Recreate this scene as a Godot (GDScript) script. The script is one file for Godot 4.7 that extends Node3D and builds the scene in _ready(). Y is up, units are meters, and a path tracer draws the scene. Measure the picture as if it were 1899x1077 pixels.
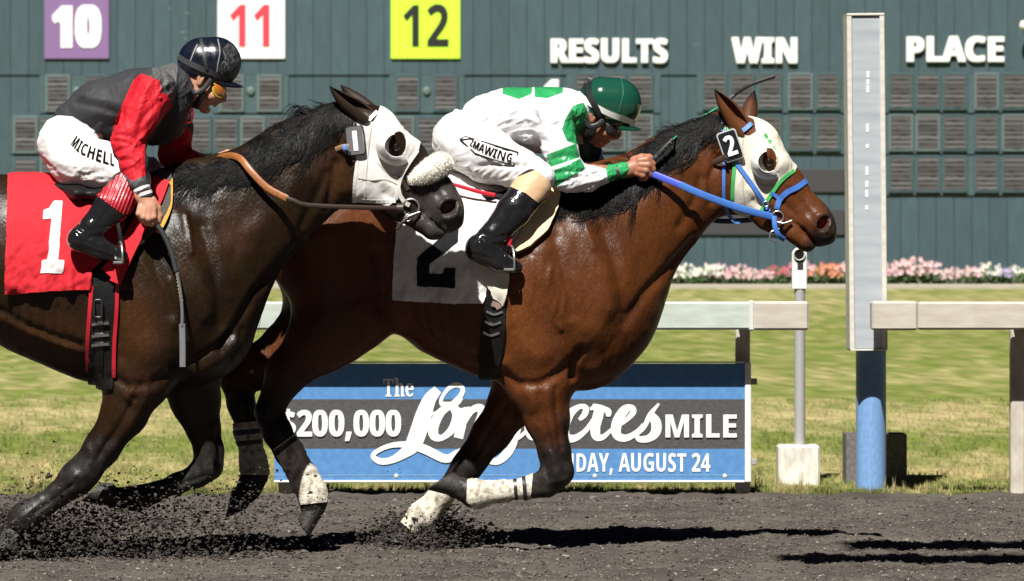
extends Node3D
# Two race horses pass the finish post in front of a results board.

func _ready() -> void:
	var cam := Camera3D.new()
	cam.name = "camera"
	add_child(cam)
	cam.position = Vector3(0, EYE_H, EYE_Z)
	var near := 1.0
	cam.set_frustum(1077.0 / FOCAL * near, Vector2(0, (HORIZON - 538.5) / FOCAL * near), near, 400.0)
	cam.current = true

	var sky := ProceduralSkyMaterial.new()
	sky.sky_top_color = Color(0.13, 0.32, 0.80)
	sky.sky_horizon_color = Color(0.42, 0.60, 0.92)
	sky.sky_curve = 0.12
	sky.ground_bottom_color = Color(0.16, 0.15, 0.13)
	sky.ground_horizon_color = Color(0.30, 0.32, 0.34)
	sky.sky_energy_multiplier = 0.19
	var s := Sky.new()
	s.sky_material = sky
	var env := Environment.new()
	env.background_mode = Environment.BG_SKY
	env.sky = s
	env.tonemap_mode = Environment.TONE_MAPPER_LINEAR
	env.tonemap_exposure = 1.72
	env.sdfgi_enabled = true
	env.ssao_enabled = true
	env.ssil_enabled = true
	var we := WorldEnvironment.new()
	we.name = "world_environment"
	we.environment = env
	var lens := CameraAttributesPhysical.new()
	lens.frustum_focal_length = 180.0
	lens.exposure_aperture = 9.0
	lens.frustum_focus_distance = 21.6
	lens.frustum_near = 1.0
	lens.frustum_far = 400.0
	we.camera_attributes = lens
	add_child(we)

	var sun := DirectionalLight3D.new()
	sun.name = "sun"
	add_child(sun)
	sun.light_color = Color(1.0, 0.988, 0.96)
	sun.light_energy = 1.6
	sun.light_angular_distance = 0.53
	sun.shadow_enabled = true
	sun.look_at_from_position(Vector3.ZERO, Vector3(0.2, -1.0, -0.75), Vector3(0, 0, 1))

	var t0 := Time.get_ticks_msec()
	build_track()
	build_lawn()
	build_board()
	build_flowers()
	build_rail()
	build_banner()
	build_finish_post()
	build_small_things()
	build_mast()
	print("setting ", Time.get_ticks_msec() - t0)
	t0 = Time.get_ticks_msec()
	var cell := 0.0085
	var one := build_horse(1, 0.70, "dark brown race horse in a white hood, nearer the camera and half a length behind", cell)
	var two := build_horse(2, 0.0, "bright bay race horse in the lead with blue bridle and white hood", cell)
	print("horses ", Time.get_ticks_msec() - t0)
	build_ears(one, 1)
	build_ears(two, 2)
	build_hair(one, 1)
	build_hair(two, 2)
	print("hair ", Time.get_ticks_msec() - t0)
	build_tack_one(one)
	build_tack_two(two)
	build_jockey_one(one)
	build_flying_dirt()
	build_jockey_two(two)
	print("all ", Time.get_ticks_msec() - t0)

# ---------------------------------------------------------------- places
const FOCAL := 9000.0      # focal length in photo pixels (1899 wide)
const EYE_H := 1.33
const EYE_Z := 22.0
const HORIZON := 476.0

func P(px: float, py: float, z: float) -> Vector3:
	var d := EYE_Z - z
	return Vector3((px - 949.5) / FOCAL * d, EYE_H + (HORIZON - py) / FOCAL * d, z)

func px_of(p: Vector3) -> Vector2:
	var k := FOCAL / (EYE_Z - p.z)
	return Vector2(949.5 + p.x * k, HORIZON - (p.y - EYE_H) * k)

# ---------------------------------------------------------------- naming
var used := {}

func thing(called: String, label: String, category: String, at := Vector3.ZERO, group := "") -> Node3D:
	var o := Node3D.new()
	o.name = numbered(called)
	add_child(o)
	o.position = at
	tag(o, label, category, group)
	return o

func numbered(called: String) -> String:
	var n: int = used.get(called, 0)
	used[called] = n + 1
	return called if n == 0 else "%s_%03d" % [called, n]

func tag(o: Node, label: String, category: String, group := "") -> void:
	o.set_meta("label", label)
	if category:
		o.set_meta("category", category)
	if group:
		o.set_meta("group", group)

func origin_of(n: Node) -> Vector3:
	var p := Vector3.ZERO
	while n != null and n != self:
		p += (n as Node3D).position
		n = n.get_parent()
	return p

# every mesh is given in world places; a part is stored relative to its thing
func part(called: String, g: Geo, m: Material, parent: Node = null, label := "") -> MeshInstance3D:
	var o := MeshInstance3D.new()
	var host: Node = parent if parent else self
	if host == self:
		o.name = numbered(called)
	else:
		var n := 0
		var nm := called
		while host.has_node(nm):
			n += 1
			nm = "%s_%03d" % [called, n]
		o.name = nm
	host.add_child(o, true)
	o.mesh = g.mesh(origin_of(host))
	o.set_surface_override_material(0, m)
	if label:
		o.set_meta("label", label)
	return o

func struct(called: String, g: Geo, m: Material) -> MeshInstance3D:
	var o := part(called, g, m)
	o.set_meta("kind", "structure")
	return o

# ---------------------------------------------------------------- geometry collector
class Geo:
	var v := PackedVector3Array()
	var n := PackedVector3Array()
	var c := PackedColorArray()
	var uv := PackedVector2Array()
	var ix := PackedInt32Array()
	var tint := Color(1, 1, 1)

	func mesh(o: Vector3) -> ArrayMesh:
		var a := []
		a.resize(Mesh.ARRAY_MAX)
		var w := v
		if o != Vector3.ZERO:
			w = PackedVector3Array()
			w.resize(v.size())
			for i in v.size():
				w[i] = v[i] - o
		a[Mesh.ARRAY_VERTEX] = w
		a[Mesh.ARRAY_NORMAL] = n
		if c.size() == v.size():
			a[Mesh.ARRAY_COLOR] = c
		if uv.size() == v.size():
			a[Mesh.ARRAY_TEX_UV] = uv
		a[Mesh.ARRAY_INDEX] = ix
		var m := ArrayMesh.new()
		m.add_surface_from_arrays(Mesh.PRIMITIVE_TRIANGLES, a)
		return m

	func add(g: Geo) -> Geo:
		var b := v.size()
		v.append_array(g.v)
		n.append_array(g.n)
		c.append_array(g.c)
		uv.append_array(g.uv)
		for i in g.ix:
			ix.append(i + b)
		return self

	func vert(p: Vector3, nn: Vector3, t := Vector2.ZERO) -> int:
		v.append(p)
		n.append(nn)
		c.append(tint)
		uv.append(t)
		return v.size() - 1

	# corners in order round the face, seen from outside anticlockwise
	func quad(a: Vector3, b: Vector3, d: Vector3, e: Vector3) -> Geo:
		var nn := (b - a).cross(d - a).normalized()
		if nn == Vector3.ZERO:
			nn = (d - a).cross(e - a).normalized()
		var i := vert(a, nn, Vector2(0, 0))
		vert(b, nn, Vector2(1, 0))
		vert(d, nn, Vector2(1, 1))
		vert(e, nn, Vector2(0, 1))
		ix.append_array([i, i + 2, i + 1, i, i + 3, i + 2])
		return self

	func box(mid: Vector3, size: Vector3, bevel := 0.0, basis := Basis()) -> Geo:
		var h := size * 0.5
		var b: float = minf(bevel, minf(h.x, minf(h.y, h.z)) * 0.9)
		if b <= 0.0:
			for ax in 3:
				for s in [-1.0, 1.0]:
					var u := Vector3.ZERO
					var w := Vector3.ZERO
					var o := Vector3.ZERO
					u[(ax + 1) % 3] = h[(ax + 1) % 3] * s
					w[(ax + 2) % 3] = h[(ax + 2) % 3]
					o[ax] = h[ax] * s
					quad(mid + basis * (o - u - w), mid + basis * (o + u - w), mid + basis * (o + u + w), mid + basis * (o - u + w))
			return self
		var k := h - Vector3(b, b, b)
		for ax in 3:
			var a1 := (ax + 1) % 3
			var a2 := (ax + 2) % 3
			for s in [-1.0, 1.0]:
				var u := Vector3.ZERO
				var w := Vector3.ZERO
				var o := Vector3.ZERO
				u[a1] = k[a1] * s
				w[a2] = k[a2]
				o[ax] = h[ax] * s
				quad(mid + basis * (o - u - w), mid + basis * (o + u - w), mid + basis * (o + u + w), mid + basis * (o - u + w))
				# chamfer between +-ax and +-a1
				for t in [-1.0, 1.0]:
					var p1 := Vector3.ZERO
					var p2 := Vector3.ZERO
					var e := Vector3.ZERO
					p1[ax] = h[ax] * s
					p1[a1] = k[a1] * t
					p2[ax] = k[ax] * s
					p2[a1] = h[a1] * t
					e[a2] = k[a2]
					if s * t > 0:
						quad(mid + basis * (p1 - e), mid + basis * (p2 - e), mid + basis * (p2 + e), mid + basis * (p1 + e))
					else:
						quad(mid + basis * (p2 - e), mid + basis * (p1 - e), mid + basis * (p1 + e), mid + basis * (p2 + e))
		for sx in [-1.0, 1.0]:
			for sy in [-1.0, 1.0]:
				for sz in [-1.0, 1.0]:
					var q1 := Vector3(h.x * sx, k.y * sy, k.z * sz)
					var q2 := Vector3(k.x * sx, h.y * sy, k.z * sz)
					var q3 := Vector3(k.x * sx, k.y * sy, h.z * sz)
					tri(mid + basis * q1, mid + basis * (q2 if sx * sy * sz > 0 else q3), mid + basis * (q3 if sx * sy * sz > 0 else q2))
		return self

	func tri(a: Vector3, b: Vector3, d: Vector3) -> Geo:
		var nn := (b - a).cross(d - a).normalized()
		var i := vert(a, nn)
		vert(b, nn)
		vert(d, nn)
		ix.append_array([i, i + 2, i + 1])
		return self

	# a round bar through points; flat squeezes it along its side axis
	func tube(path: Array, radii: Array, sides := 8, side := Vector3(0, 0, 1), flat := 1.0, caps := true) -> Geo:
		var m := path.size()
		var base := v.size()
		for i in m:
			var p: Vector3 = path[i]
			var t: Vector3 = (path[mini(i + 1, m - 1)] - path[maxi(i - 1, 0)]).normalized()
			var s := (side - t * side.dot(t))
			if s.length() < 0.05:
				s = Vector3(1, 0.2, 0) - t * t.dot(Vector3(1, 0.2, 0))
			s = s.normalized()
			var up := s.cross(t).normalized()
			var r: float = radii[mini(i, radii.size() - 1)]
			for k in sides:
				var a := TAU * k / sides
				var d := s * cos(a) * flat + up * sin(a)
				var dn := (s * cos(a) + up * sin(a) * flat).normalized()
				vert(p + d * r, dn, Vector2(float(k) / sides, float(i) / m))
		for i in m - 1:
			for k in sides:
				var a := base + i * sides + k
				var b := base + i * sides + (k + 1) % sides
				ix.append_array([a, b, a + sides, b, b + sides, a + sides])
		if caps:
			for e in [0, m - 1]:
				var t: Vector3 = (path[1] - path[0]).normalized() * -1.0 if e == 0 else (path[m - 1] - path[m - 2]).normalized()
				var mid := vert(path[e], t)
				var ring := []
				for k in sides:
					ring.append(vert(v[base + e * sides + k], t))
				for k in sides:
					if e == 0:
						ix.append_array([mid, ring[(k + 1) % sides], ring[k]])
					else:
						ix.append_array([mid, ring[k], ring[(k + 1) % sides]])
		return self

	# flat outline pushed out along z, edges eased by bevel
	func prism(poly: PackedVector2Array, z0: float, z1: float, bevel := 0.0) -> Geo:
		var p := poly
		if not Geometry2D.is_polygon_clockwise(p):
			p = p.duplicate()
			p.reverse()
		# now clockwise in a y-up plane is taken as reversed: make anticlockwise
		p.reverse()
		var front := p
		if bevel > 0.0:
			var inner := Geometry2D.offset_polygon(p, -bevel)
			if inner.size() == 1 and (inner[0] as PackedVector2Array).size() == p.size():
				front = inner[0]
		var t := Geometry2D.triangulate_polygon(front)
		var area := 0.0
		for i in p.size():
			area += p[i].cross(p[(i + 1) % p.size()])
		var ccw := area > 0.0
		for side in 2:
			var z := z1 if side == 0 else z0
			var nn := Vector3(0, 0, 1 if side == 0 else -1)
			var b := v.size()
			var from := front if side == 0 else p
			var tt := t if side == 0 else Geometry2D.triangulate_polygon(p)
			for q in from:
				vert(Vector3(q.x, q.y, z), nn)
			for i in range(0, tt.size() - 2, 3):
				var qa := from[tt[i]]
				var qb := from[tt[i + 1]]
				var qc := from[tt[i + 2]]
				var cw := (qb - qa).cross(qc - qa) < 0.0
				if cw == (side == 0):
					ix.append_array([b + tt[i], b + tt[i + 1], b + tt[i + 2]])
				else:
					ix.append_array([b + tt[i], b + tt[i + 2], b + tt[i + 1]])
		for i in p.size():
			var a := p[i]
			var d := p[(i + 1) % p.size()]
			if not ccw:
				var sw := a
				a = d
				d = sw
			if front != p:
				quad(Vector3(a.x, a.y, z0), Vector3(d.x, d.y, z0), Vector3(d.x, d.y, z1 - bevel), Vector3(a.x, a.y, z1 - bevel))
			else:
				quad(Vector3(a.x, a.y, z0), Vector3(d.x, d.y, z0), Vector3(d.x, d.y, z1), Vector3(a.x, a.y, z1))
		if front != p:
			# slope from wall to face: nearest points match by order of closeness
			var fs := front.size()
			var shift := 0
			var best := 1e9
			for s in fs:
				var dd := front[s].distance_squared_to(p[0])
				if dd < best:
					best = dd
					shift = s
			for i in p.size():
				var a := p[i]
				var d := p[(i + 1) % p.size()]
				var a2 := front[(i + shift) % fs]
				var d2 := front[(i + 1 + shift) % fs]
				if ccw:
					quad(Vector3(a.x, a.y, z1 - bevel), Vector3(d.x, d.y, z1 - bevel), Vector3(d2.x, d2.y, z1), Vector3(a2.x, a2.y, z1))
				else:
					quad(Vector3(d.x, d.y, z1 - bevel), Vector3(a.x, a.y, z1 - bevel), Vector3(a2.x, a2.y, z1), Vector3(d2.x, d2.y, z1))
		return self

	# turned shape: profile of (radius, height) about an axis through mid
	func lathe(mid: Vector3, profile: Array, sides := 20, basis := Basis()) -> Geo:
		var base := v.size()
		var m := profile.size()
		for i in m:
			var q: Vector2 = profile[i]
			var q0: Vector2 = profile[maxi(i - 1, 0)]
			var q1: Vector2 = profile[mini(i + 1, m - 1)]
			var t := (q1 - q0).normalized()
			for k in sides + 1:
				var a := TAU * k / sides
				var d := Vector3(cos(a), 0, sin(a))
				vert(mid + basis * (d * q.x + Vector3(0, q.y, 0)), (basis * (d * t.y + Vector3(0, -t.x, 0))).normalized(), Vector2(float(k) / sides, float(i) / m))
		for i in m - 1:
			for k in sides:
				var a := base + i * (sides + 1) + k
				ix.append_array([a, a + 1, a + sides + 1, a + 1, a + sides + 2, a + sides + 1])
		return self

	func paint(col: Color) -> Geo:
		c.resize(v.size())
		c.fill(col)
		return self

	func smooth() -> void:
		n.resize(v.size())
		n.fill(Vector3.ZERO)
		for i in range(0, ix.size(), 3):
			var a := ix[i]
			var b := ix[i + 1]
			var d := ix[i + 2]
			var f := (v[d] - v[a]).cross(v[b] - v[a])
			n[a] += f
			n[b] += f
			n[d] += f
		for i in n.size():
			n[i] = n[i].normalized()

	# the two halves of the surface where s < 0 and where s > 0
	func split(s: PackedFloat32Array) -> Array:
		var out := [Geo.new(), Geo.new()]
		var maps := [{}, {}]
		var hasc := c.size() == v.size()
		for i in range(0, ix.size(), 3):
			var id := [ix[i], ix[i + 1], ix[i + 2]]
			for side in 2:
				var sg := 1.0 if side == 0 else -1.0
				var ins := 0
				for k in 3:
					if s[id[k]] * sg <= 0.0:
						ins += 1
				if ins == 0:
					continue
				var g: Geo = out[side]
				var mp: Dictionary = maps[side]
				var ring := []
				for k in 3:
					var a: int = id[k]
					var b: int = id[(k + 1) % 3]
					var sa := s[a] * sg
					var sb := s[b] * sg
					if sa <= 0.0:
						if not mp.has(a):
							mp[a] = g.v.size()
							g.v.append(v[a])
							g.n.append(n[a])
							if hasc: g.c.append(c[a])
						ring.append(mp[a])
					if (sa <= 0.0) != (sb <= 0.0):
						var key := mini(a, b) * 10000019 + maxi(a, b)
						if not mp.has(key):
							var t := sa / (sa - sb)
							mp[key] = g.v.size()
							g.v.append(v[a].lerp(v[b], t))
							g.n.append(n[a].lerp(n[b], t).normalized())
							if hasc: g.c.append(c[a].lerp(c[b], t))
						ring.append(mp[key])
				for k in range(1, ring.size() - 1):
					g.ix.append_array([ring[0], ring[k], ring[k + 1]])
		return out

	# give an open sheet a thickness: the sheet is lifted by lift and closed with a rim
	func thicken(lift: float) -> Geo:
		var g := Geo.new()
		var m := v.size()
		var hasc := c.size() == m
		for i in m:
			g.v.append(v[i] + n[i] * lift)
			g.n.append(n[i])
			if hasc: g.c.append(c[i])
		g.ix = ix.duplicate()
		var edges := {}
		for i in range(0, ix.size(), 3):
			for k in 3:
				var a := ix[i + k]
				var b := ix[i + (k + 1) % 3]
				var key := mini(a, b) * 10000019 + maxi(a, b)
				if edges.has(key):
					edges[key] = null
				else:
					edges[key] = [a, b]
		for key in edges:
			var e = edges[key]
			if e == null:
				continue
			var a: int = e[0]
			var b: int = e[1]
			var q0 := g.v[a]
			var q1 := g.v[b]
			var w0 := v[a] - n[a] * 0.004
			var w1 := v[b] - n[b] * 0.004
			var nn := (q1 - q0).cross(n[a]).normalized()
			var j := g.v.size()
			g.v.append_array([q0, q1, w1, w0])
			for z in 4:
				g.n.append(-nn)
				if hasc: g.c.append(c[a])
			g.ix.append_array([j, j + 2, j + 1, j, j + 3, j + 2])
		return g

# ---------------------------------------------------------------- smooth bodies: tapered, squeezed bones blended in a distance field
class Field:
	var A := PackedVector3Array()
	var D := PackedVector3Array()
	var L := PackedFloat32Array()
	var R := PackedFloat32Array()
	var S := PackedFloat32Array()
	var W := PackedFloat32Array()
	var V := PackedFloat32Array()
	var G := PackedInt32Array()
	var K := PackedFloat32Array()   # blend of each group with what came before
	var J := PackedFloat32Array()   # blend inside each group
	var N := PackedByteArray()      # 1: the group is carved out
	var lo := Vector3(1e9, 1e9, 1e9)
	var hi := Vector3(-1e9, -1e9, -1e9)
	var all := PackedInt32Array()

	func group(k: float, inner := 0.01, carve := false) -> void:
		K.append(k)
		J.append(inner)
		N.append(1 if carve else 0)

	func bone(a: Vector3, ra: float, b: Vector3, rb: float, w := 1.0) -> void:
		var sa := Vector3(a.x, a.y, a.z / w)
		var sb := Vector3(b.x, b.y, b.z / w)
		A.append(sa)
		D.append(sb - sa)
		var l := (sb - sa).length_squared()
		L.append(1.0 / l if l > 1e-9 else 0.0)
		R.append(ra)
		S.append(rb - ra)
		W.append(1.0 / w)
		V.append(minf(1.0, w))
		G.append(K.size() - 1)
		all.append(G.size() - 1)
		if N[K.size() - 1] == 0:
			for e in [[a, ra], [b, rb]]:
				var q: Vector3 = e[0]
				var r: float = e[1]
				var ext := Vector3(r, r, r * w)
				lo = lo.min(q - ext)
				hi = hi.max(q + ext)

	func at(x: float, y: float, z: float, list: PackedInt32Array) -> float:
		var res := 10.0
		var dg := 10.0
		var cur := -1
		var jn := 0.01
		for i in list:
			var g := G[i]
			if g != cur:
				if cur >= 0:
					var k := K[cur]
					if N[cur]:
						var h0 := maxf(k - absf(res + dg), 0.0)
						res = maxf(res, -dg) + h0 * h0 * 0.25 / k
					else:
						var h1 := maxf(k - absf(res - dg), 0.0)
						res = minf(res, dg) - h1 * h1 * 0.25 / k
				cur = g
				dg = 10.0
				jn = J[g]
			var p := Vector3(x, y, z * W[i]) - A[i]
			var dd := D[i]
			var t := clampf(p.dot(dd) * L[i], 0.0, 1.0)
			var d := ((p - dd * t).length() - R[i] - S[i] * t) * V[i]
			var h := maxf(jn - absf(d - dg), 0.0)
			dg = minf(d, dg) - h * h * 0.25 / jn
		if cur >= 0:
			var k := K[cur]
			if N[cur]:
				var h2 := maxf(k - absf(res + dg), 0.0)
				res = maxf(res, -dg) + h2 * h2 * 0.25 / k
			else:
				var h3 := maxf(k - absf(res - dg), 0.0)
				res = minf(res, dg) - h3 * h3 * 0.25 / k
		return res

	func near(x: float, y: float, z: float, list: PackedInt32Array, reach: float) -> Array:
		var ds := PackedFloat32Array()
		var best := 1e9
		for i in list:
			var p := Vector3(x, y, z * W[i]) - A[i]
			var dd := D[i]
			var t := clampf(p.dot(dd) * L[i], 0.0, 1.0)
			var d := ((p - dd * t).length() - R[i] - S[i] * t) * V[i]
			ds.append(d)
			if N[G[i]] == 0 and d < best:
				best = d
		var keep := PackedInt32Array()
		for j in list.size():
			var i := list[j]
			if N[G[i]]:
				if ds[j] < reach:
					keep.append(i)
			elif ds[j] < best + reach * 2.0:
				keep.append(i)
		return [best, keep]

	# surface nets with cells of size h
	func surface(h: float, from := Vector3(1e9, 0, 0), to := Vector3.ZERO) -> Geo:
		var kmax := 0.0
		for k in K:
			kmax = maxf(kmax, k)
		var p0 := (lo if from.x > 1e8 else from) - Vector3(1, 1, 1) * h * 3.0
		var p1 := (hi if from.x > 1e8 else to) + Vector3(1, 1, 1) * h * 3.0
		var big := 16
		var bx := int(ceil((p1.x - p0.x) / h / big))
		var by := int(ceil((p1.y - p0.y) / h / big))
		var bz := int(ceil((p1.z - p0.z) / h / big))
		var nx := bx * big + 1
		var ny := by * big + 1
		var nz := bz * big + 1
		var sy := nx
		var sz := nx * ny
		var val := PackedFloat32Array()
		val.resize(nx * ny * nz)
		val.fill(1e6)
		var cells := PackedInt32Array()
		var half := h * big * 0.5
		var reach1 := half * 1.7321 + kmax * 0.6
		var half2 := h * 2.0
		var reach2 := half2 * 1.7321 + kmax * 0.5
		for cz in bz:
			for cy in by:
				for cx in bx:
					var mx := p0.x + (cx + 0.5) * h * big
					var my := p0.y + (cy + 0.5) * h * big
					var mz := p0.z + (cz + 0.5) * h * big
					var got := near(mx, my, mz, all, reach1)
					if got[0] > reach1:
						continue
					var sub: PackedInt32Array = got[1]
					for ez in 4:
						for ey in 4:
							for ex in 4:
								var x0 := cx * big + ex * 4
								var y0 := cy * big + ey * 4
								var z0 := cz * big + ez * 4
								var qx := p0.x + (x0 + 2) * h
								var qy := p0.y + (y0 + 2) * h
								var qz := p0.z + (z0 + 2) * h
								var got2 := near(qx, qy, qz, sub, reach2)
								if got2[0] > reach2:
									continue
								var lst: PackedInt32Array = got2[1]
								var dm := at(qx, qy, qz, lst)
								if absf(dm) > half2 * 1.7321 * 1.35 + h:
									continue
								cells.append(x0 + y0 * sy + z0 * sz)
								for kz in 5:
									var fz := p0.z + (z0 + kz) * h
									for ky in 5:
										var fy := p0.y + (y0 + ky) * h
										var o := x0 + (y0 + ky) * sy + (z0 + kz) * sz
										for kx in 5:
											if val[o + kx] > 1e5:
												val[o + kx] = at(p0.x + (x0 + kx) * h, fy, fz, lst)
		var g := Geo.new()
		var vid := PackedInt32Array()
		vid.resize(val.size())
		vid.fill(-1)
		for b in cells:
			for kz in 4:
				for ky in 4:
					for kx in 4:
						var o := b + kx + ky * sy + kz * sz
						var c0 := val[o]
						var c1 := val[o + 1]
						var c2 := val[o + sy]
						var c3 := val[o + sy + 1]
						var c4 := val[o + sz]
						var c5 := val[o + sz + 1]
						var c6 := val[o + sz + sy]
						var c7 := val[o + sz + sy + 1]
						var neg := int(c0 < 0) + int(c1 < 0) + int(c2 < 0) + int(c3 < 0) + int(c4 < 0) + int(c5 < 0) + int(c6 < 0) + int(c7 < 0)
						if neg == 0 or neg == 8:
							continue
						var s := Vector3.ZERO
						var m := 0
						if (c0 < 0) != (c1 < 0): s += Vector3(c0 / (c0 - c1), 0, 0); m += 1
						if (c2 < 0) != (c3 < 0): s += Vector3(c2 / (c2 - c3), 1, 0); m += 1
						if (c4 < 0) != (c5 < 0): s += Vector3(c4 / (c4 - c5), 0, 1); m += 1
						if (c6 < 0) != (c7 < 0): s += Vector3(c6 / (c6 - c7), 1, 1); m += 1
						if (c0 < 0) != (c2 < 0): s += Vector3(0, c0 / (c0 - c2), 0); m += 1
						if (c1 < 0) != (c3 < 0): s += Vector3(1, c1 / (c1 - c3), 0); m += 1
						if (c4 < 0) != (c6 < 0): s += Vector3(0, c4 / (c4 - c6), 1); m += 1
						if (c5 < 0) != (c7 < 0): s += Vector3(1, c5 / (c5 - c7), 1); m += 1
						if (c0 < 0) != (c4 < 0): s += Vector3(0, 0, c0 / (c0 - c4)); m += 1
						if (c1 < 0) != (c5 < 0): s += Vector3(1, 0, c1 / (c1 - c5)); m += 1
						if (c2 < 0) != (c6 < 0): s += Vector3(0, 1, c2 / (c2 - c6)); m += 1
						if (c3 < 0) != (c7 < 0): s += Vector3(1, 1, c3 / (c3 - c7)); m += 1
						vid[o] = g.v.size()
						var iz := o / sz
						var iy := (o - iz * sz) / sy
						var ixx := o - iz * sz - iy * sy
						g.v.append(p0 + (Vector3(ixx, iy, iz) + s / m) * h)
		for b in cells:
			for kz in 4:
				for ky in 4:
					for kx in 4:
						var o := b + kx + ky * sy + kz * sz
						if vid[o] < 0:
							continue
						var c0 := val[o] < 0
						if c0 != (val[o + 1] < 0):
							face(g, vid[o], vid[o - sy], vid[o - sy - sz], vid[o - sz], c0)
						if c0 != (val[o + sy] < 0):
							face(g, vid[o], vid[o - sz], vid[o - 1 - sz], vid[o - 1], c0)
						if c0 != (val[o + sz] < 0):
							face(g, vid[o], vid[o - 1], vid[o - 1 - sy], vid[o - sy], c0)
		g.smooth()
		return g

	func face(g: Geo, a: int, b: int, c: int, d: int, inside: bool) -> void:
		if a < 0 or b < 0 or c < 0 or d < 0:
			return
		if inside:
			g.ix.append_array([a, c, b, a, d, c])
		else:
			g.ix.append_array([a, b, c, a, c, d])

# how far forward (towards +z) a surface stands at each place
class Front:
	var x0 := 0.0
	var y0 := 0.0
	var r := 0.006
	var w := 0
	var h := 0
	var z := PackedFloat32Array()

	func _init(gs: Array, res := 0.006) -> void:
		r = res
		var lo := Vector3(1e9, 1e9, 1e9)
		var hi := -lo
		for g in gs:
			for p in g.v:
				lo = lo.min(p)
				hi = hi.max(p)
		x0 = lo.x - r * 2
		y0 = lo.y - r * 2
		w = int((hi.x - x0) / r) + 3
		h = int((hi.y - y0) / r) + 3
		z.resize(w * h)
		z.fill(-99.0)
		for g in gs:
			for i in range(0, g.ix.size(), 3):
				var a: Vector3 = g.v[g.ix[i]]
				var b: Vector3 = g.v[g.ix[i + 1]]
				var d: Vector3 = g.v[g.ix[i + 2]]
				var ax := (a.x - x0) / r
				var ay := (a.y - y0) / r
				var bx := (b.x - x0) / r
				var by := (b.y - y0) / r
				var dx := (d.x - x0) / r
				var dy := (d.y - y0) / r
				var det := (bx - ax) * (dy - ay) - (dx - ax) * (by - ay)
				if absf(det) < 1e-6:
					continue
				for yy in range(int(ceil(minf(ay, minf(by, dy)))), int(floor(maxf(ay, maxf(by, dy)))) + 1):
					for xx in range(int(ceil(minf(ax, minf(bx, dx)))), int(floor(maxf(ax, maxf(bx, dx)))) + 1):
						var u := ((xx - ax) * (dy - ay) - (dx - ax) * (yy - ay)) / det
						var t := ((bx - ax) * (yy - ay) - (xx - ax) * (by - ay)) / det
						if u < -0.001 or t < -0.001 or u + t > 1.001:
							continue
						var zz := a.z + (b.z - a.z) * u + (d.z - a.z) * t
						if zz > z[xx + yy * w]:
							z[xx + yy * w] = zz

	func cell(i: int, j: int) -> float:
		if i < 0 or j < 0 or i >= w or j >= h:
			return -99.0
		return z[i + j * w]

	func has(x: float, y: float) -> bool:
		return cell(int(round((x - x0) / r)), int(round((y - y0) / r))) > -50.0

	# z at a place; off the silhouette the given default
	func at(x: float, y: float, other: float) -> float:
		var fx := (x - x0) / r
		var fy := (y - y0) / r
		var i := int(floor(fx))
		var j := int(floor(fy))
		var u := fx - i
		var t := fy - j
		var s := 0.0
		var wt := 0.0
		for q in 4:
			var zz := cell(i + (q & 1), j + (q >> 1))
			if zz > -50.0:
				var k := (u if q & 1 else 1.0 - u) * (t if q >> 1 else 1.0 - t) + 1e-5
				s += zz * k
				wt += k
		return s / wt if wt > 0.0 else other

# ---------------------------------------------------------------- helpers on outlines
func poly_px(flat: Array, z: float) -> PackedVector2Array:
	var out := PackedVector2Array()
	for i in range(0, flat.size(), 2):
		var p := P(flat[i], flat[i + 1], z)
		out.append(Vector2(p.x, p.y))
	return out

static func sd_poly(p: Vector2, q: PackedVector2Array) -> float:
	var best := 1e9
	var inside := false
	var m := q.size()
	var a := q[m - 1]
	for i in m:
		var b := q[i]
		var e := b - a
		var w := p - a
		var t := clampf(w.dot(e) / maxf(e.length_squared(), 1e-12), 0.0, 1.0)
		best = minf(best, (w - e * t).length_squared())
		if (a.y > p.y) != (b.y > p.y) and p.x < (b.x - a.x) * (p.y - a.y) / (b.y - a.y) + a.x:
			inside = not inside
		a = b
	return -sqrt(best) if inside else sqrt(best)

static func curve(pts: Array, steps: int) -> Array:
	# Catmull-Rom through points (Vector2 or Vector3)
	var out := []
	var m := pts.size()
	for i in m - 1:
		var a = pts[maxi(i - 1, 0)]
		var b = pts[i]
		var c = pts[i + 1]
		var d = pts[mini(i + 2, m - 1)]
		for s in steps:
			var t := float(s) / steps
			var t2 := t * t
			var t3 := t2 * t
			out.append((b * 2.0 + (c - a) * t + (a * 2.0 - b * 5.0 + c * 4.0 - d) * t2 + (b * 3.0 - a - c * 3.0 + d) * t3) * 0.5)
	out.append(pts[m - 1])
	return out

static func pairs(flat: Array) -> Array:
	var out := []
	for i in range(0, flat.size() - 1, 2):
		out.append(Vector2(flat[i], flat[i + 1]))
	return out

# ---------------------------------------------------------------- materials
var tex := {}

func noise_tex(key: String, kind: int, freq: float, octaves: int, normal := false, strength := 4.0, ramp: Gradient = null, size := 512) -> NoiseTexture2D:
	if tex.has(key):
		return tex[key]
	var f := FastNoiseLite.new()
	f.seed = hash(key) % 10000
	f.noise_type = kind
	f.frequency = freq
	f.fractal_octaves = octaves
	var t := NoiseTexture2D.new()
	t.width = size
	t.height = size
	t.seamless = true
	t.noise = f
	if normal:
		t.as_normal_map = true
		t.bump_strength = strength
	if ramp:
		t.color_ramp = ramp
	tex[key] = t
	return t

func lin(r: float, g: float, b: float, a := 1.0) -> Color:
	var c := Color(r, g, b).linear_to_srgb()
	c.a = a
	return c

func mat(c: Color, rough := 0.7, metal := 0.0, spec := 0.5) -> StandardMaterial3D:
	var m := StandardMaterial3D.new()
	m.albedo_color = c
	m.roughness = rough
	m.metallic = metal
	m.metallic_specular = spec
	return m

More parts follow.
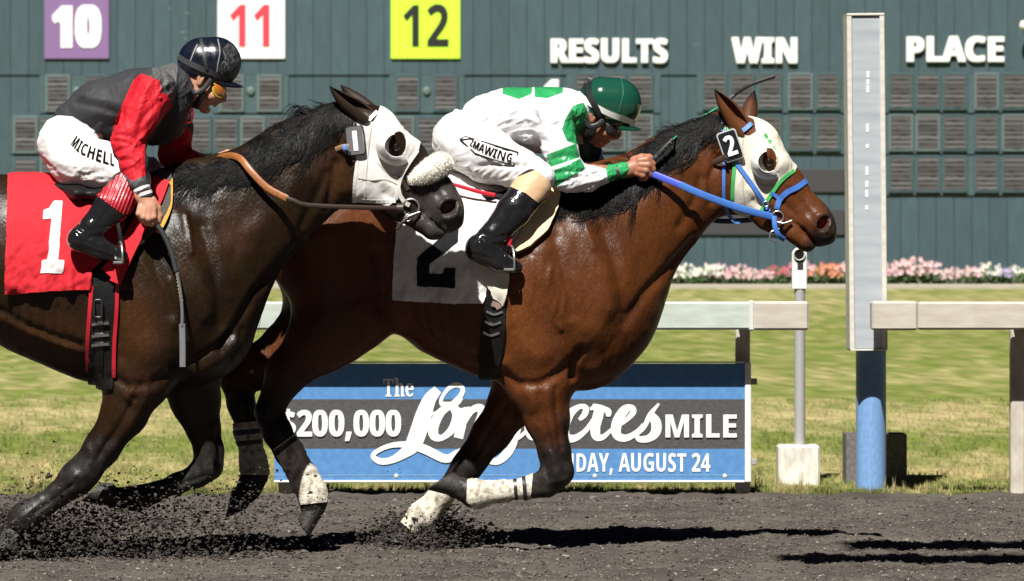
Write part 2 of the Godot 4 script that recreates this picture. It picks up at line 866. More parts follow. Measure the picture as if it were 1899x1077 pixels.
func vmat(rough := 0.6, spec := 0.5) -> StandardMaterial3D:
	var m := mat(Color.WHITE, rough, 0.0, spec)
	m.vertex_color_use_as_albedo = true
	return m

func bumpy(m: StandardMaterial3D, key: String, scale: Vector3, strength := 1.0, freq := 0.03, octaves := 4, kind := FastNoiseLite.TYPE_SIMPLEX_SMOOTH) -> StandardMaterial3D:
	m.normal_enabled = true
	m.normal_texture = noise_tex("n_" + key, kind, freq, octaves, true, 6.0)
	m.normal_scale = strength
	m.uv1_triplanar = true
	m.uv1_world_triplanar = true
	m.uv1_scale = scale
	return m

func ramp2(a: Color, b: Color, c := Color(-1, 0, 0), mid := 0.5) -> Gradient:
	var g := Gradient.new()
	g.set_color(0, a)
	g.set_color(1, b)
	if c.r >= 0.0:
		g.add_point(mid, c)
	return g

# tint a material with blotches multiplied over its colour (wear, dirt)
func blotched(m: StandardMaterial3D, key: String, scale: Vector3, lo: Color, hi: Color, freq := 0.012, octaves := 5) -> StandardMaterial3D:
	m.albedo_texture = noise_tex("c_" + key, FastNoiseLite.TYPE_SIMPLEX_SMOOTH, freq, octaves, false, 1.0, ramp2(lo, hi))
	m.uv1_triplanar = true
	m.uv1_world_triplanar = true
	m.uv1_scale = scale
	return m

# ---------------------------------------------------------------- lettering
var fonts := {}

func font(name: String, heavy: float) -> Font:
	var key := name + str(heavy)
	if not fonts.has(key):
		var s := SystemFont.new()
		s.font_names = PackedStringArray([name])
		s.font_weight = 700
		var fv := FontVariation.new()
		fv.base_font = s
		fonts[key] = fv
	return fonts[key]

var heaviness := {}

# one Geo of a text set into a box (x0,y0)-(x1,y1) of world metres, facing +z; bold thickens the strokes by a share of the height
func text_geo(s: String, f: Font, x0: float, y0: float, x1: float, y1: float, z: float, depth: float, bold := 0.0) -> Geo:
	var t := TextMesh.new()
	t.text = s
	t.font = f
	t.font_size = 64
	t.pixel_size = 0.01
	t.depth = 0.1
	t.curve_step = 2.0
	var a := t.surface_get_arrays(0)
	var g := Geo.new()
	var vv: PackedVector3Array = a[Mesh.ARRAY_VERTEX]
	var lo := Vector3(1e9, 1e9, 1e9)
	var hi := -lo
	for p in vv:
		lo = lo.min(p)
		hi = hi.max(p)
	var e := bold * (y1 - y0)
	var kx := (x1 - x0 - 2.0 * e) / (hi.x - lo.x)
	var ky := (y1 - y0 - 2.0 * e * 0.6) / (hi.y - lo.y)
	var shifts := [Vector2.ZERO] if bold == 0.0 else [Vector2(-1, -0.6), Vector2(1, -0.6), Vector2(-1, 0.6), Vector2(1, 0.6), Vector2(0, 0)]
	var nn: PackedVector3Array = a[Mesh.ARRAY_NORMAL]
	var ii: PackedInt32Array = a[Mesh.ARRAY_INDEX]
	for q in shifts.size():
		var base := g.v.size()
		var sh: Vector2 = shifts[q] * e
		for p in vv:
			g.v.append(Vector3(x0 + e + sh.x + (p.x - lo.x) * kx, y0 + e * 0.6 + sh.y + (p.y - lo.y) * ky, z + (p.z - lo.z) / 0.1 * (depth + 0.0012 * q)))
		g.n.append_array(nn)
		for i in ii:
			g.ix.append(i + base)
	return g

# ---------------------------------------------------------------- setting
const BOARD_Z := -68.0

func shared(called: String, m: Mesh, material: Material, parent: Node, at: Vector3) -> MeshInstance3D:
	var o := MeshInstance3D.new()
	var n := 0
	var nm := called
	var tally: Dictionary = parent.get_meta("tally", {})
	n = tally.get(called, 0)
	tally[called] = n + 1
	parent.set_meta("tally", tally)
	if n:
		nm = "%s_%03d" % [called, n]
	o.name = nm
	parent.add_child(o, true)
	o.mesh = m
	o.position = at
	o.set_surface_override_material(0, material)
	return o

func rng(s: int) -> RandomNumberGenerator:
	var r := RandomNumberGenerator.new()
	r.seed = s
	return r

func lawn_height(z: float) -> float:
	return clampf(0.74 * (-z - 4.9) / 61.0, 0.0, 0.78)

func lawn_colour(x: float, z: float, n1: FastNoiseLite, n2: FastNoiseLite) -> Color:
	var d := EYE_Z - z
	var y := HORIZON + FOCAL * (EYE_H - lawn_height(z)) / d
	var dry := 0.0
	# mown bands and dry strips that run along the rail
	dry += 0.75 * exp(-pow((y - 770.0) / 30.0, 2.0))
	dry += 0.35 * exp(-pow((y - 700.0) / 14.0, 2.0))
	dry += 0.5 * exp(-pow((y - 870.0) / 30.0, 2.0))
	dry += 0.55 * exp(-pow((y - 912.0) / 8.0, 2.0))
	dry += 0.4 * exp(-pow((y - 560.0) / 25.0, 2.0))
	dry -= 0.35 * exp(-pow((y - 822.0) / 16.0, 2.0))
	dry -= 0.2 * exp(-pow((y - 735.0) / 20.0, 2.0))
	dry += 0.75 * n1.get_noise_2d(x * 44.0, z * 10.0) + 0.8 * n2.get_noise_2d(x * 260.0, z * 62.0)
	dry = clampf(dry * 1.0 + 0.12, 0.0, 1.0)
	var green := Vector3(0.150, 0.185, 0.042)
	var straw := Vector3(0.40, 0.335, 0.165)
	var q := green.lerp(straw, dry)
	q *= 0.95 + 0.45 * n2.get_noise_2d(x * 260.0 + 90.0, z * 90.0)
	return Color(q.x, q.y, q.z)

func build_lawn() -> void:
	var n1 := FastNoiseLite.new()
	n1.seed = 4
	n1.frequency = 0.05
	var n2 := FastNoiseLite.new()
	n2.seed = 9
	n2.frequency = 0.02
	var g := Geo.new()
	var zs := []
	var z := -4.9
	var step := 0.05
	while z > -67.2:
		zs.append(z)
		z -= step
		step *= 1.018
	zs.append(-67.3)
	zs.append(-90.0)
	var cols := 320
	for zz in zs:
		var half: float = 13.0 + (-zz) * 0.13
		for i in cols + 1:
			var u := float(i) / cols * 2.0 - 1.0
			var x := u * half
			if i == 0: x = -90.0
			if i == cols: x = 90.0
			var h := lawn_height(zz)
			if zz > -30.0:
				h += 0.012 * n2.get_noise_2d(x * 90.0, zz * 90.0)
			g.v.append(Vector3(x, h, zz))
			g.c.append(lawn_colour(x, zz, n1, n2))
	for r in zs.size() - 1:
		for i in cols:
			var a := r * (cols + 1) + i
			g.ix.append_array([a, a + cols + 1, a + 1, a + 1, a + cols + 1, a + cols + 2])
	for i in range(0, g.ix.size(), 3):
		var t := g.ix[i + 1]
		g.ix[i + 1] = g.ix[i + 2]
		g.ix[i + 2] = t
	g.smooth()
	if g.n[200].y < 0.0:
		for i in range(0, g.ix.size(), 3):
			var t := g.ix[i + 1]
			g.ix[i + 1] = g.ix[i + 2]
			g.ix[i + 2] = t
		g.smooth()
	var m := vmat(0.9, 0.2)
	bumpy(m, "lawn", Vector3(1.6, 1.6, 1.6), 1.0, 0.08, 4)
	struct("lawn", g, m)
	# blades that stand along the track's edge and up the slope
	var r := rng(77)
	var tuft := Geo.new()
	for k in 6:
		var a := TAU * k / 6.0 + r.randf() * 0.6
		var lean := r.randf_range(0.3, 0.9)
		var hgt := r.randf_range(0.6, 1.0)
		var out := Vector3(cos(a), 0, sin(a))
		var sid := Vector3(-sin(a), 0, cos(a)) * 0.07
		var b0 := out * 0.12
		var b1 := b0 + Vector3(0, hgt * 0.6, 0) + out * lean * 0.25
		var b2 := b0 + Vector3(0, hgt, 0) + out * lean * 0.7
		tuft.quad(b0 - sid, b0 + sid, b1 + sid * 0.7, b1 - sid * 0.7)
		tuft.tri(b1 - sid * 0.7, b1 + sid * 0.7, b2)
	var mm := MultiMesh.new()
	mm.transform_format = MultiMesh.TRANSFORM_3D
	mm.use_colors = true
	mm.mesh = tuft.mesh(Vector3.ZERO)
	var count := 30000
	mm.instance_count = count
	for i in count:
		var t := r.randf()
		var zz := -4.92 - 13.0 * t * t * t - 0.25 * r.randf() * r.randf()
		if i < 5000:
			zz = -4.88 - 0.13 * r.randf()
		var half := 3.2 + (-zz) * 0.11
		var x := r.randf_range(-half, half)
		var tall := r.randf_range(0.018, 0.045)
		if n1.get_noise_2d(x * 25.0, zz * 30.0) > 0.25:
			tall *= 1.6
		if zz > -5.3 and r.randf() < 0.03:
			tall *= 2.2
		var bs := Basis(Vector3.UP, r.randf() * TAU).scaled(Vector3(0.03, tall, 0.03))
		mm.set_instance_transform(i, Transform3D(bs, Vector3(x, lawn_height(zz) - 0.004, zz)))
		var q := lawn_colour(x, zz, n1, n2)
		var f := r.randf_range(0.8, 1.25)
		if r.randf() < 0.12:
			q = q.lerp(Color(0.36, 0.30, 0.14), 0.5)
		mm.set_instance_color(i, Color(q.r * f, q.g * f, q.b * f))
	var o := MultiMeshInstance3D.new()
	o.name = "grass_blades"
	add_child(o)
	o.multimesh = mm
	var bm := vmat(0.75, 0.3)
	bm.backlight_enabled = true
	bm.backlight = Color(0.25, 0.3, 0.1)
	o.material_override = bm
	tag(o, "short dry green grass blades along the edge of the infield lawn", "grass")
	o.set_meta("kind", "stuff")

func track_height(x: float, z: float, a: FastNoiseLite, b: FastNoiseLite) -> float:
	var h := 0.020 * a.get_noise_2d(x * 60.0, z * 60.0) + 0.013 * b.get_noise_2d(x * 130.0, z * 130.0) + 0.012 * absf(a.get_noise_2d(x * 300.0 + 50.0, z * 300.0))
	# harrow lines along the track
	h += 0.004 * sin(z * 42.0 + 3.0 * a.get_noise_2d(x * 20.0, z * 20.0))
	return h

func build_track() -> void:
	var a := FastNoiseLite.new()
	a.seed = 12
	a.frequency = 0.05
	var b := FastNoiseLite.new()
	b.seed = 31
	b.frequency = 0.07
	b.fractal_octaves = 3
	var g := Geo.new()
	var x0 := -4.2
	var x1 := 4.2
	var z0 := -4.9
	var z1 := 3.3
	var nx := 410
	var nz := 370
	for j in nz + 1:
		for i in nx + 1:
			var x := lerpf(x0, x1, float(i) / nx)
			var z := lerpf(z0, z1, float(j) / nz)
			var h := track_height(x, z, a, b)
			var edge := minf(minf(x - x0, x1 - x), minf(z - z0, z1 - z))
			h *= clampf(edge / 0.15, 0.0, 1.0)
			if z < -4.55:
				h += 0.03 * smoothstep(-4.55, -4.75, z) * smoothstep(-4.9, -4.83, z) * (0.7 + 0.6 * a.get_noise_2d(x * 30.0, 4.0))
			g.v.append(Vector3(x, h, z))
			var s := 0.074 + 0.030 * b.get_noise_2d(x * 25.0, z * 25.0) + 0.02 * a.get_noise_2d(x * 6.0, z * 40.0)
			g.c.append(Color(s * 1.16, s, s * 0.87))
	for j in nz:
		for i in nx:
			var q := j * (nx + 1) + i
			g.ix.append_array([q, q + 1, q + nx + 1, q + 1, q + nx + 2, q + nx + 1])
	# the same sheet carried on at its own level to where the camera stands and beyond
	for rect in [[-90.0, -4.9, x0, 60.0], [x1, -4.9, 90.0, 60.0], [x0, z1, x1, 60.0]]:
		var k := g.v.size()
		for q in [Vector3(rect[0], 0, rect[1]), Vector3(rect[2], 0, rect[1]), Vector3(rect[2], 0, rect[3]), Vector3(rect[0], 0, rect[3])]:
			g.v.append(q)
			g.c.append(Color(0.086, 0.074, 0.065))
		g.ix.append_array([k, k + 1, k + 2, k, k + 2, k + 3])
	g.smooth()
	if g.n[500].y < 0.0:
		for i in range(0, g.ix.size(), 3):
			var t := g.ix[i + 1]
			g.ix[i + 1] = g.ix[i + 2]
			g.ix[i + 2] = t
		g.smooth()
	var m := vmat(0.95, 0.25)
	bumpy(m, "dirt", Vector3(2.2, 2.2, 2.2), 1.6, 0.09, 5)
	struct("dirt_track", g, m)
	# crumbs lying on the track
	var r := rng(5)
	var clod := clod_mesh(3)
	var mm := MultiMesh.new()
	mm.transform_format = MultiMesh.TRANSFORM_3D
	mm.use_colors = true
	mm.mesh = clod
	var count := 38000
	mm.instance_count = count
	for i in count:
		var z := r.randf_range(-4.88, 2.9)
		var half := 2.4 + (2.0 - z) * 0.12
		var x := r.randf_range(-half, half)
		var s := r.randf_range(0.002, 0.0065) * (1.0 if r.randf() > 0.05 else 1.9)
		if z < -4.4 and r.randf() < 0.3:
			s *= 1.6
		var bs := Basis(Vector3(r.randf() - 0.5, r.randf() - 0.5, r.randf() - 0.5).normalized(), r.randf() * TAU).scaled(Vector3(s * r.randf_range(1.0, 1.8), s, s))
		mm.set_instance_transform(i, Transform3D(bs, Vector3(x, track_height(x, z, a, b) + s * 0.4, z)))
		var v := r.randf_range(0.04, 0.14)
		if r.randf() < 0.05:
			v = r.randf_range(0.17, 0.3)
		mm.set_instance_color(i, Color(v * 1.15, v, v * 0.87))
	var o := MultiMeshInstance3D.new()
	o.name = "loose_dirt"
	add_child(o)
	o.multimesh = mm
	o.material_override = vmat(0.95, 0.2)
	tag(o, "loose dark crumbs of dirt scattered over the race track", "dirt")
	o.set_meta("kind", "stuff")

func clod_mesh(s: int) -> ArrayMesh:
	var r := rng(s)
	var g := Geo.new()
	var pts := []
	for i in 6:
		var d: Vector3 = [Vector3.UP, Vector3.DOWN, Vector3.LEFT, Vector3.RIGHT, Vector3.FORWARD, Vector3.BACK][i]
		pts.append(d * r.randf_range(0.7, 1.25) + Vector3(r.randf() - 0.5, r.randf() - 0.5, r.randf() - 0.5) * 0.5)
	for t in [[0, 3, 5], [0, 5, 2], [0, 2, 4], [0, 4, 3], [1, 5, 3], [1, 2, 5], [1, 4, 2], [1, 3, 4]]:
		g.tri(pts[t[0]], pts[t[1]], pts[t[2]])
	return g.mesh(Vector3.ZERO)

func bx(x: float) -> float:
	return (x - 949.5) / FOCAL * (EYE_Z - BOARD_Z)

func by(y: float) -> float:
	return EYE_H + (HORIZON - y) / FOCAL * (EYE_Z - BOARD_Z)

func build_board() -> void:
	var t := thing("tote_board", "long dark teal wooden results board with louvred number windows behind the infield lawn", "scoreboard", Vector3(0, 0.7, BOARD_Z))
	var teal := []
	for k in 5:
		var f := 0.92 + 0.04 * k
		var m := mat(lin(0.042 * f, 0.077 * f, 0.090 * f), 0.75)
		blotched(m, "board", Vector3(0.5, 0.16, 0.5), Color(0.88, 0.89, 0.89), Color(1, 1, 1), 0.02, 5)
		teal.append(m)
	var frame_m := mat(lin(0.049, 0.089, 0.099), 0.65)
	blotched(frame_m, "board2", Vector3(0.6, 0.6, 0.6), Color(0.86, 0.87, 0.87), Color(1, 1, 1), 0.02, 4)
	var r := rng(3)
	# backing wall with depth
	var g := Geo.new()
	g.box(Vector3(0, by(180) , BOARD_Z - 0.45), Vector3(60.0, by(-420) - by(503) + 0.0, 0.8))
	for i in g.v.size():
		g.v[i].y += (by(-420) + by(503)) * 0.5 - by(180)
	part("back_wall", g, teal[0], t)
	# planks: an upper row that stands proud over a lower row
	var up := Geo.new()
	up.box(Vector3.ZERO, Vector3(0.324, by(-420) - by(139), 0.05), 0.004)
	var upm := up.mesh(Vector3.ZERO)
	var low := Geo.new()
	low.box(Vector3.ZERO, Vector3(0.324, by(139) - by(501) - 0.004, 0.03), 0.004)
	var lowm := low.mesh(Vector3.ZERO)
	for i in range(-42, 43):
		var x := i * 0.33 + 0.11
		shared("plank", upm, teal[r.randi() % 5], t, Vector3(x, (by(-420) + by(139)) * 0.5 - 0.7, -0.015 + r.randf() * 0.006))
		shared("plank", lowm, teal[r.randi() % 5], t, Vector3(x, (by(139) + by(501)) * 0.5 - 0.7, -0.035 + r.randf() * 0.005))
	# sill of concrete along the foot
	g = Geo.new()
	g.box(Vector3(0, (by(501) + 0.55) * 0.5, BOARD_Z - 0.12), Vector3(60, by(501) - 0.55, 0.5), 0.02)
	var con := mat(lin(0.36, 0.33, 0.27), 0.9)
	blotched(con, "concrete", Vector3(0.7, 0.7, 0.7), Color(0.75, 0.74, 0.72), Color(1, 1, 1), 0.03, 5)
	part("concrete_sill", g, con, t)
	# louvred windows
	var louv := []
	var w := 0.37
	var h := 0.60
	for k in 4:
		var lg := Geo.new()
		lg.box(Vector3(0, 0, -0.06), Vector3(w + 0.02, h + 0.02, 0.01))
		for s in 7:
			var y := -h * 0.5 + (s + 0.5) * h / 7.0
			var tilt := r.randf_range(-0.25, 0.1) - 0.12
			lg.tint = Color(1, 1, 1) * r.randf_range(0.75, 1.1)
			lg.box(Vector3(0, y, -0.03), Vector3(w, h / 7.0 * 0.86, 0.012), 0.0, Basis(Vector3.RIGHT, tilt))
			if r.randf() < 0.7:
				lg.tint = Color(3.2, 3.2, 3.0)
				lg.box(Vector3(r.randf_range(-0.1, 0.1), y - h / 14.0 * 0.6, -0.014), Vector3(r.randf_range(0.05, 0.16), 0.012, 0.008))
		lg.tint = Color(1, 1, 1)
		louv.append(lg.mesh(Vector3.ZERO))
	var slat_m := vmat(0.6, 0.4)
	slat_m.albedo_color = lin(0.062, 0.058, 0.057)
	var fr := []
	for k in 2:
		var fg := Geo.new()
		var b := 0.045
		fg.box(Vector3(-w * 0.5 - b * 0.5, 0, 0), Vector3(b, h + 2 * b, 0.05), 0.006)
		fg.box(Vector3(w * 0.5 + b * 0.5, 0, 0), Vector3(b, h + 2 * b, 0.05), 0.006)
		fg.box(Vector3(0, h * 0.5 + b * 0.5, 0), Vector3(w, b, 0.046), 0.006)
		fg.box(Vector3(0, -h * 0.5 - b * 0.5, 0), Vector3(w, b, 0.046), 0.006)
		fr.append(fg.mesh(Vector3.ZERO))
	var light_frame := mat(lin(0.095, 0.132, 0.134), 0.6)
	var panel_m := frame_m
	var panel := func(x0: float, y0: float, x1: float, y1: float) -> void:
		var pg := Geo.new()
		pg.box(Vector3((bx(x0) + bx(x1)) * 0.5, (by(y0) + by(y1)) * 0.5, BOARD_Z - 0.002), Vector3(bx(x1) - bx(x0), by(y0) - by(y1), 0.03), 0.006)
		part("window_panel", pg, panel_m, t)
	var window := func(x: float, y: float, bright: bool) -> void:
		var o := shared("digit_window", fr[0], light_frame if bright else frame_m, t, Vector3(bx(x), by(y) - 0.7, 0.035))
		var l := shared("louvres", louv[r.randi() % 4], slat_m, o, Vector3(0, 0, 0.048))
		l.set_meta("kind", "stuff")
	# horse number groups on the left, one per number sign
	for gx in [-214.0, 108.0, 430.0, 756.0]:
		var base: float = gx + 0.0
		panel.call(base - 34, 139.5, base + 106, 210.0)
		for dx in [0.0, 70.0]:
			window.call(base + dx, 173.0, r.randf() < 0.35)
		var kg := Geo.new()
		kg.lathe(P(base + 35, 169, BOARD_Z + 0.01), [Vector2(0.0, 0.05), Vector2(0.06, 0.05), Vector2(0.075, 0.03), Vector2(0.085, 0.0)], 14, Basis(Vector3.RIGHT, PI / 2))
		part("knob", kg, mat(lin(0.09, 0.13, 0.12), 0.5), t)
		for row in 3:
			var y := 250.0 + row * 76.0
			panel.call(base - 88, y - 37, base + 118, y + 36.5)
			for k in 4:
				window.call(base - 60 + k * 49.5, y, r.randf() < 0.3)
	# results, win, place
	for row in 3:
		var y := 169.5 + row * 76.5
		panel.call(1050, y - 33, 1225, y + 40)
		for x in [1088.0, 1138.0, 1188.0]:
			window.call(x, y, r.randf() < 0.3)
		if row < 2:
			panel.call(1292, y - 33, 1566, y + 40)
			for x in [1325.0, 1376.0, 1427.0, 1484.0, 1535.0]:
				window.call(x, y, r.randf() < 0.35)
		panel.call(1640, y - 33, 1925, y + 40)
		for x in [1670.0, 1720.0, 1770.0, 1829.0, 1880.0]:
			window.call(x, y, r.randf() < 0.4)
	# dark message strips under the win windows
	for s in [[1440.0, 313.0, 1566.0, 357.0], [1288.0, 388.0, 1566.0, 436.0]]:
		var sg := Geo.new()
		sg.box(Vector3((bx(s[0]) + bx(s[2])) * 0.5, (by(s[1]) + by(s[3])) * 0.5, BOARD_Z + 0.0), Vector3(bx(s[2]) - bx(s[0]), by(s[1]) - by(s[3]), 0.06), 0.012)
		part("message_display", sg, mat(lin(0.05, 0.05, 0.055), 0.35), t)
	# white lettering fixed to the board
	var white := mat(lin(0.78, 0.78, 0.76), 0.5)
	var f := font("Droid Sans", 0.0)
	for e in [["RESULTS", 1021.0, 71.0, 1238.0, 117.5], ["WIN", 1356.0, 69.0, 1478.0, 117.5], ["PLACE", 1680.0, 67.0, 1861.0, 115.0]]:
		letters(e[0], f, bx(e[1]), by(e[4]), bx(e[3]), by(e[2]), BOARD_Z + 0.03, 0.06, white, t, "letter", 0.045)
	letters("1", f, bx(1008.0), by(203.0), bx(1036.0), by(147.0), BOARD_Z + 0.02, 0.04, white, t, "numeral", 0.05)
	# lamp at the right edge
	var lg := Geo.new()
	lg.lathe(P(1899, 48, BOARD_Z + 0.35), [Vector2(0.0, 0.1), Vector2(0.06, 0.09), Vector2(0.09, 0.02), Vector2(0.1, -0.06), Vector2(0.0, -0.07)], 14)
	lg.tube([P(1899, 46, BOARD_Z + 0.35), P(1899, 42, BOARD_Z)], [0.02, 0.02])
	part("wall_lamp", lg, mat(lin(0.7, 0.66, 0.6), 0.4), t)
	# flecks of bare paint
	for e in [[316.0, 16.0, 7.0, 3.0], [346.0, 25.0, 9.0, 3.0], [340.0, 60.0, 8.0, 4.0], [345.0, 72.0, 6.0, 3.0], [1290.0, 84.0, 9.0, 2.0], [1545.0, 110.0, 5.0, 2.0]]:
		var pg := Geo.new()
		pg.box(Vector3(bx(e[0]), by(e[1]), BOARD_Z + 0.012), Vector3(e[2] * 0.01, e[3] * 0.01, 0.012), 0.003)
		part("paint_fleck", pg, light_frame, t)
	# number signs
	number_sign("10", 83, 203, 97, 189, 9, 89, lin(0.20, 0.115, 0.265), lin(0.8, 0.8, 0.8), 0.06, "purple square sign with a white 10 above the board windows")
	number_sign("11", 404, 529, 427, 500, 9, 86, lin(0.74, 0.74, 0.74), lin(0.72, 0.04, 0.07), 0.0, "white square sign with a red 11 above the board windows")
	number_sign("12", 725, 853.5, 748, 832, 8, 86, lin(0.50, 0.80, 0.04), lin(0.012, 0.012, 0.012), 0.0, "lime green square sign with a black 12 above the board windows")

# every letter is a part of its own
func letters(s: String, f: Font, x0: float, y0: float, x1: float, y1: float, z: float, depth: float, m: Material, t: Node, called: String, bold := 0.0) -> void:
	var all := text_geo(s, f, x0, y0, x1, y1, z, depth, bold)
	if s.length() == 1:
		part(called, all, m, t)
		return
	# split by connected pieces is slow; set each letter by its own advance instead
	var adv := []
	var total := 0.0
	for i in s.length():
		var w0 := f.get_string_size(s.substr(0, i + 1), HORIZONTAL_ALIGNMENT_LEFT, -1, 64).x
		adv.append(w0)
		total = w0
	var tris := {}
	for i in range(0, all.ix.size(), 3):
		var cx := (all.v[all.ix[i]].x + all.v[all.ix[i + 1]].x + all.v[all.ix[i + 2]].x) / 3.0
		var u := (cx - x0) / (x1 - x0) * total
		var k := 0
		while k < s.length() - 1 and u > adv[k]:
			k += 1
		if not tris.has(k):
			tris[k] = Geo.new()
		var g: Geo = tris[k]
		for q in 3:
			g.ix.append(g.v.size())
			g.v.append(all.v[all.ix[i + q]])
			g.n.append(all.n[all.ix[i + q]])
	for k in tris:
		part(called, tris[k], m, t)

func number_sign(s: String, x0: float, x1: float, a0: float, a1: float, b0: float, b1: float, back: Color, ink: Color, heavy: float, label: String) -> void:
	var y1 := 109.0
	var t := thing("number_sign", label, "number sign", Vector3(bx((x0 + x1) * 0.5), by(y1), BOARD_Z + 0.04), "number signs on the results board")
	var g := Geo.new()
	g.box(Vector3(bx((x0 + x1) * 0.5), (by(y1) + by(-17.0)) * 0.5, BOARD_Z + 0.04), Vector3(bx(x1) - bx(x0), by(-17.0) - by(y1), 0.04), 0.004)
	part("sign_plate", g, mat(back, 0.5), t)
	letters(s, font("Droid Sans", 0.0), bx(a0), by(b1), bx(a1), by(b0), BOARD_Z + 0.065, 0.01, mat(ink, 0.5), t, "numeral", heavy)

func build_flowers() -> void:
	var g := Geo.new()
	var z := -66.9
	g.box(Vector3(0, 0.62, z), Vector3(60, 0.36, 0.9), 0.02)
	struct("flower_bed_soil", g, mat(lin(0.06, 0.045, 0.03), 0.95))
	g = Geo.new()
	g.box(Vector3(0, 0.70, z + 0.53), Vector3(60, 0.26, 0.12), 0.02)
	var con := mat(lin(0.33, 0.30, 0.25), 0.9)
	struct("bed_kerb", g, con)
	var r := rng(41)
	var leaf_m := mat(lin(0.06, 0.11, 0.03), 0.7)
	leaf_m.backlight_enabled = true
	leaf_m.backlight = Color(0.1, 0.14, 0.05)
	var kinds := [["pink", lin(0.72, 0.36, 0.46)], ["pale pink", lin(0.8, 0.55, 0.58)], ["white", lin(0.8, 0.78, 0.72)], ["violet", lin(0.46, 0.38, 0.66)], ["red", lin(0.58, 0.14, 0.18)], ["orange", lin(0.72, 0.30, 0.18)]]
	var pm := []
	for k in kinds:
		pm.append(mat(k[1], 0.7))
	var leafy := []
	var bloom := []
	for k in 4:
		var lg := Geo.new()
		for i in 170:
			var a := r.randf() * TAU
			var d := sqrt(r.randf()) * 0.17
			var p := Vector3(cos(a) * d, r.randf_range(0.0, 0.2) * (1.2 - d * 4.0) + 0.02, sin(a) * d)
			var u := Vector3(r.randf() - 0.5, r.randf() - 0.2, r.randf() - 0.5).normalized() * 0.032
			var w := u.cross(Vector3(r.randf(), 1, r.randf())).normalized() * 0.016
			lg.quad(p - u, p + w, p + u, p - w)
		leafy.append(lg.mesh(Vector3.ZERO))
		var bg := Geo.new()
		for i in 20 + k * 5:
			var a := r.randf() * TAU
			var d := sqrt(r.randf()) * 0.17
			var p := Vector3(cos(a) * d, r.randf_range(0.13, 0.27) * (1.15 - d * 2.0), sin(a) * d + 0.04)
			var rad := r.randf_range(0.013, 0.028)
			for q in 6:
				var b := TAU * q / 6.0
				var o := Vector3(cos(b), 0.25, sin(b)) * rad
				var o2 := Vector3(cos(b + 0.8), 0.3, sin(b + 0.8)) * rad
				bg.tri(p, p + o + Vector3(0, 0, 0.01), p + o2)
				bg.tri(p + Vector3(0, 0, 0.015), p + Vector3(o.x, o.z, o.y * 0.5 + 0.02), p + Vector3(o2.x, o2.z, o2.y * 0.5 + 0.02))
		bloom.append(bg.mesh(Vector3.ZERO))
	var x := -2.8
	while x < 10.2:
		var k := 2
		var px := 949.5 + x * 100.0
		if px < 1310: k = [1, 1, 2, 3, 0][r.randi() % 5]
		elif px < 1420: k = [0, 0, 2, 1][r.randi() % 4]
		elif px < 1480: k = [4, 2, 2, 0][r.randi() % 4]
		elif px < 1560: k = [5, 2, 1, 2][r.randi() % 4]
		elif px < 1640: k = [1, 0, 4][r.randi() % 3]
		elif px < 1760: k = [1, 2, 0, 1][r.randi() % 4]
		elif px < 1860: k = [3, 1, 2, 0][r.randi() % 4]
		else: k = [2, 4, 1][r.randi() % 3]
		var s := r.randf_range(1.1, 1.75)
		if px > 1620: s *= r.randf_range(0.8, 1.25)
		var t := thing("flower_plant", "low bedding plant with %s blossoms in the bed before the results board" % kinds[k][0], "flower", Vector3(x, 0.8, z + r.randf_range(0.0, 0.3)), "bedding flowers along the board")
		t.scale = Vector3(s, s, s)
		shared("leaves", leafy[r.randi() % 4], leaf_m, t, Vector3.ZERO)
		shared("blossoms", bloom[r.randi() % 4], pm[k], t, Vector3.ZERO)
		x += r.randf_range(0.15, 0.26) * (1.0 if px < 1640 else 1.25)

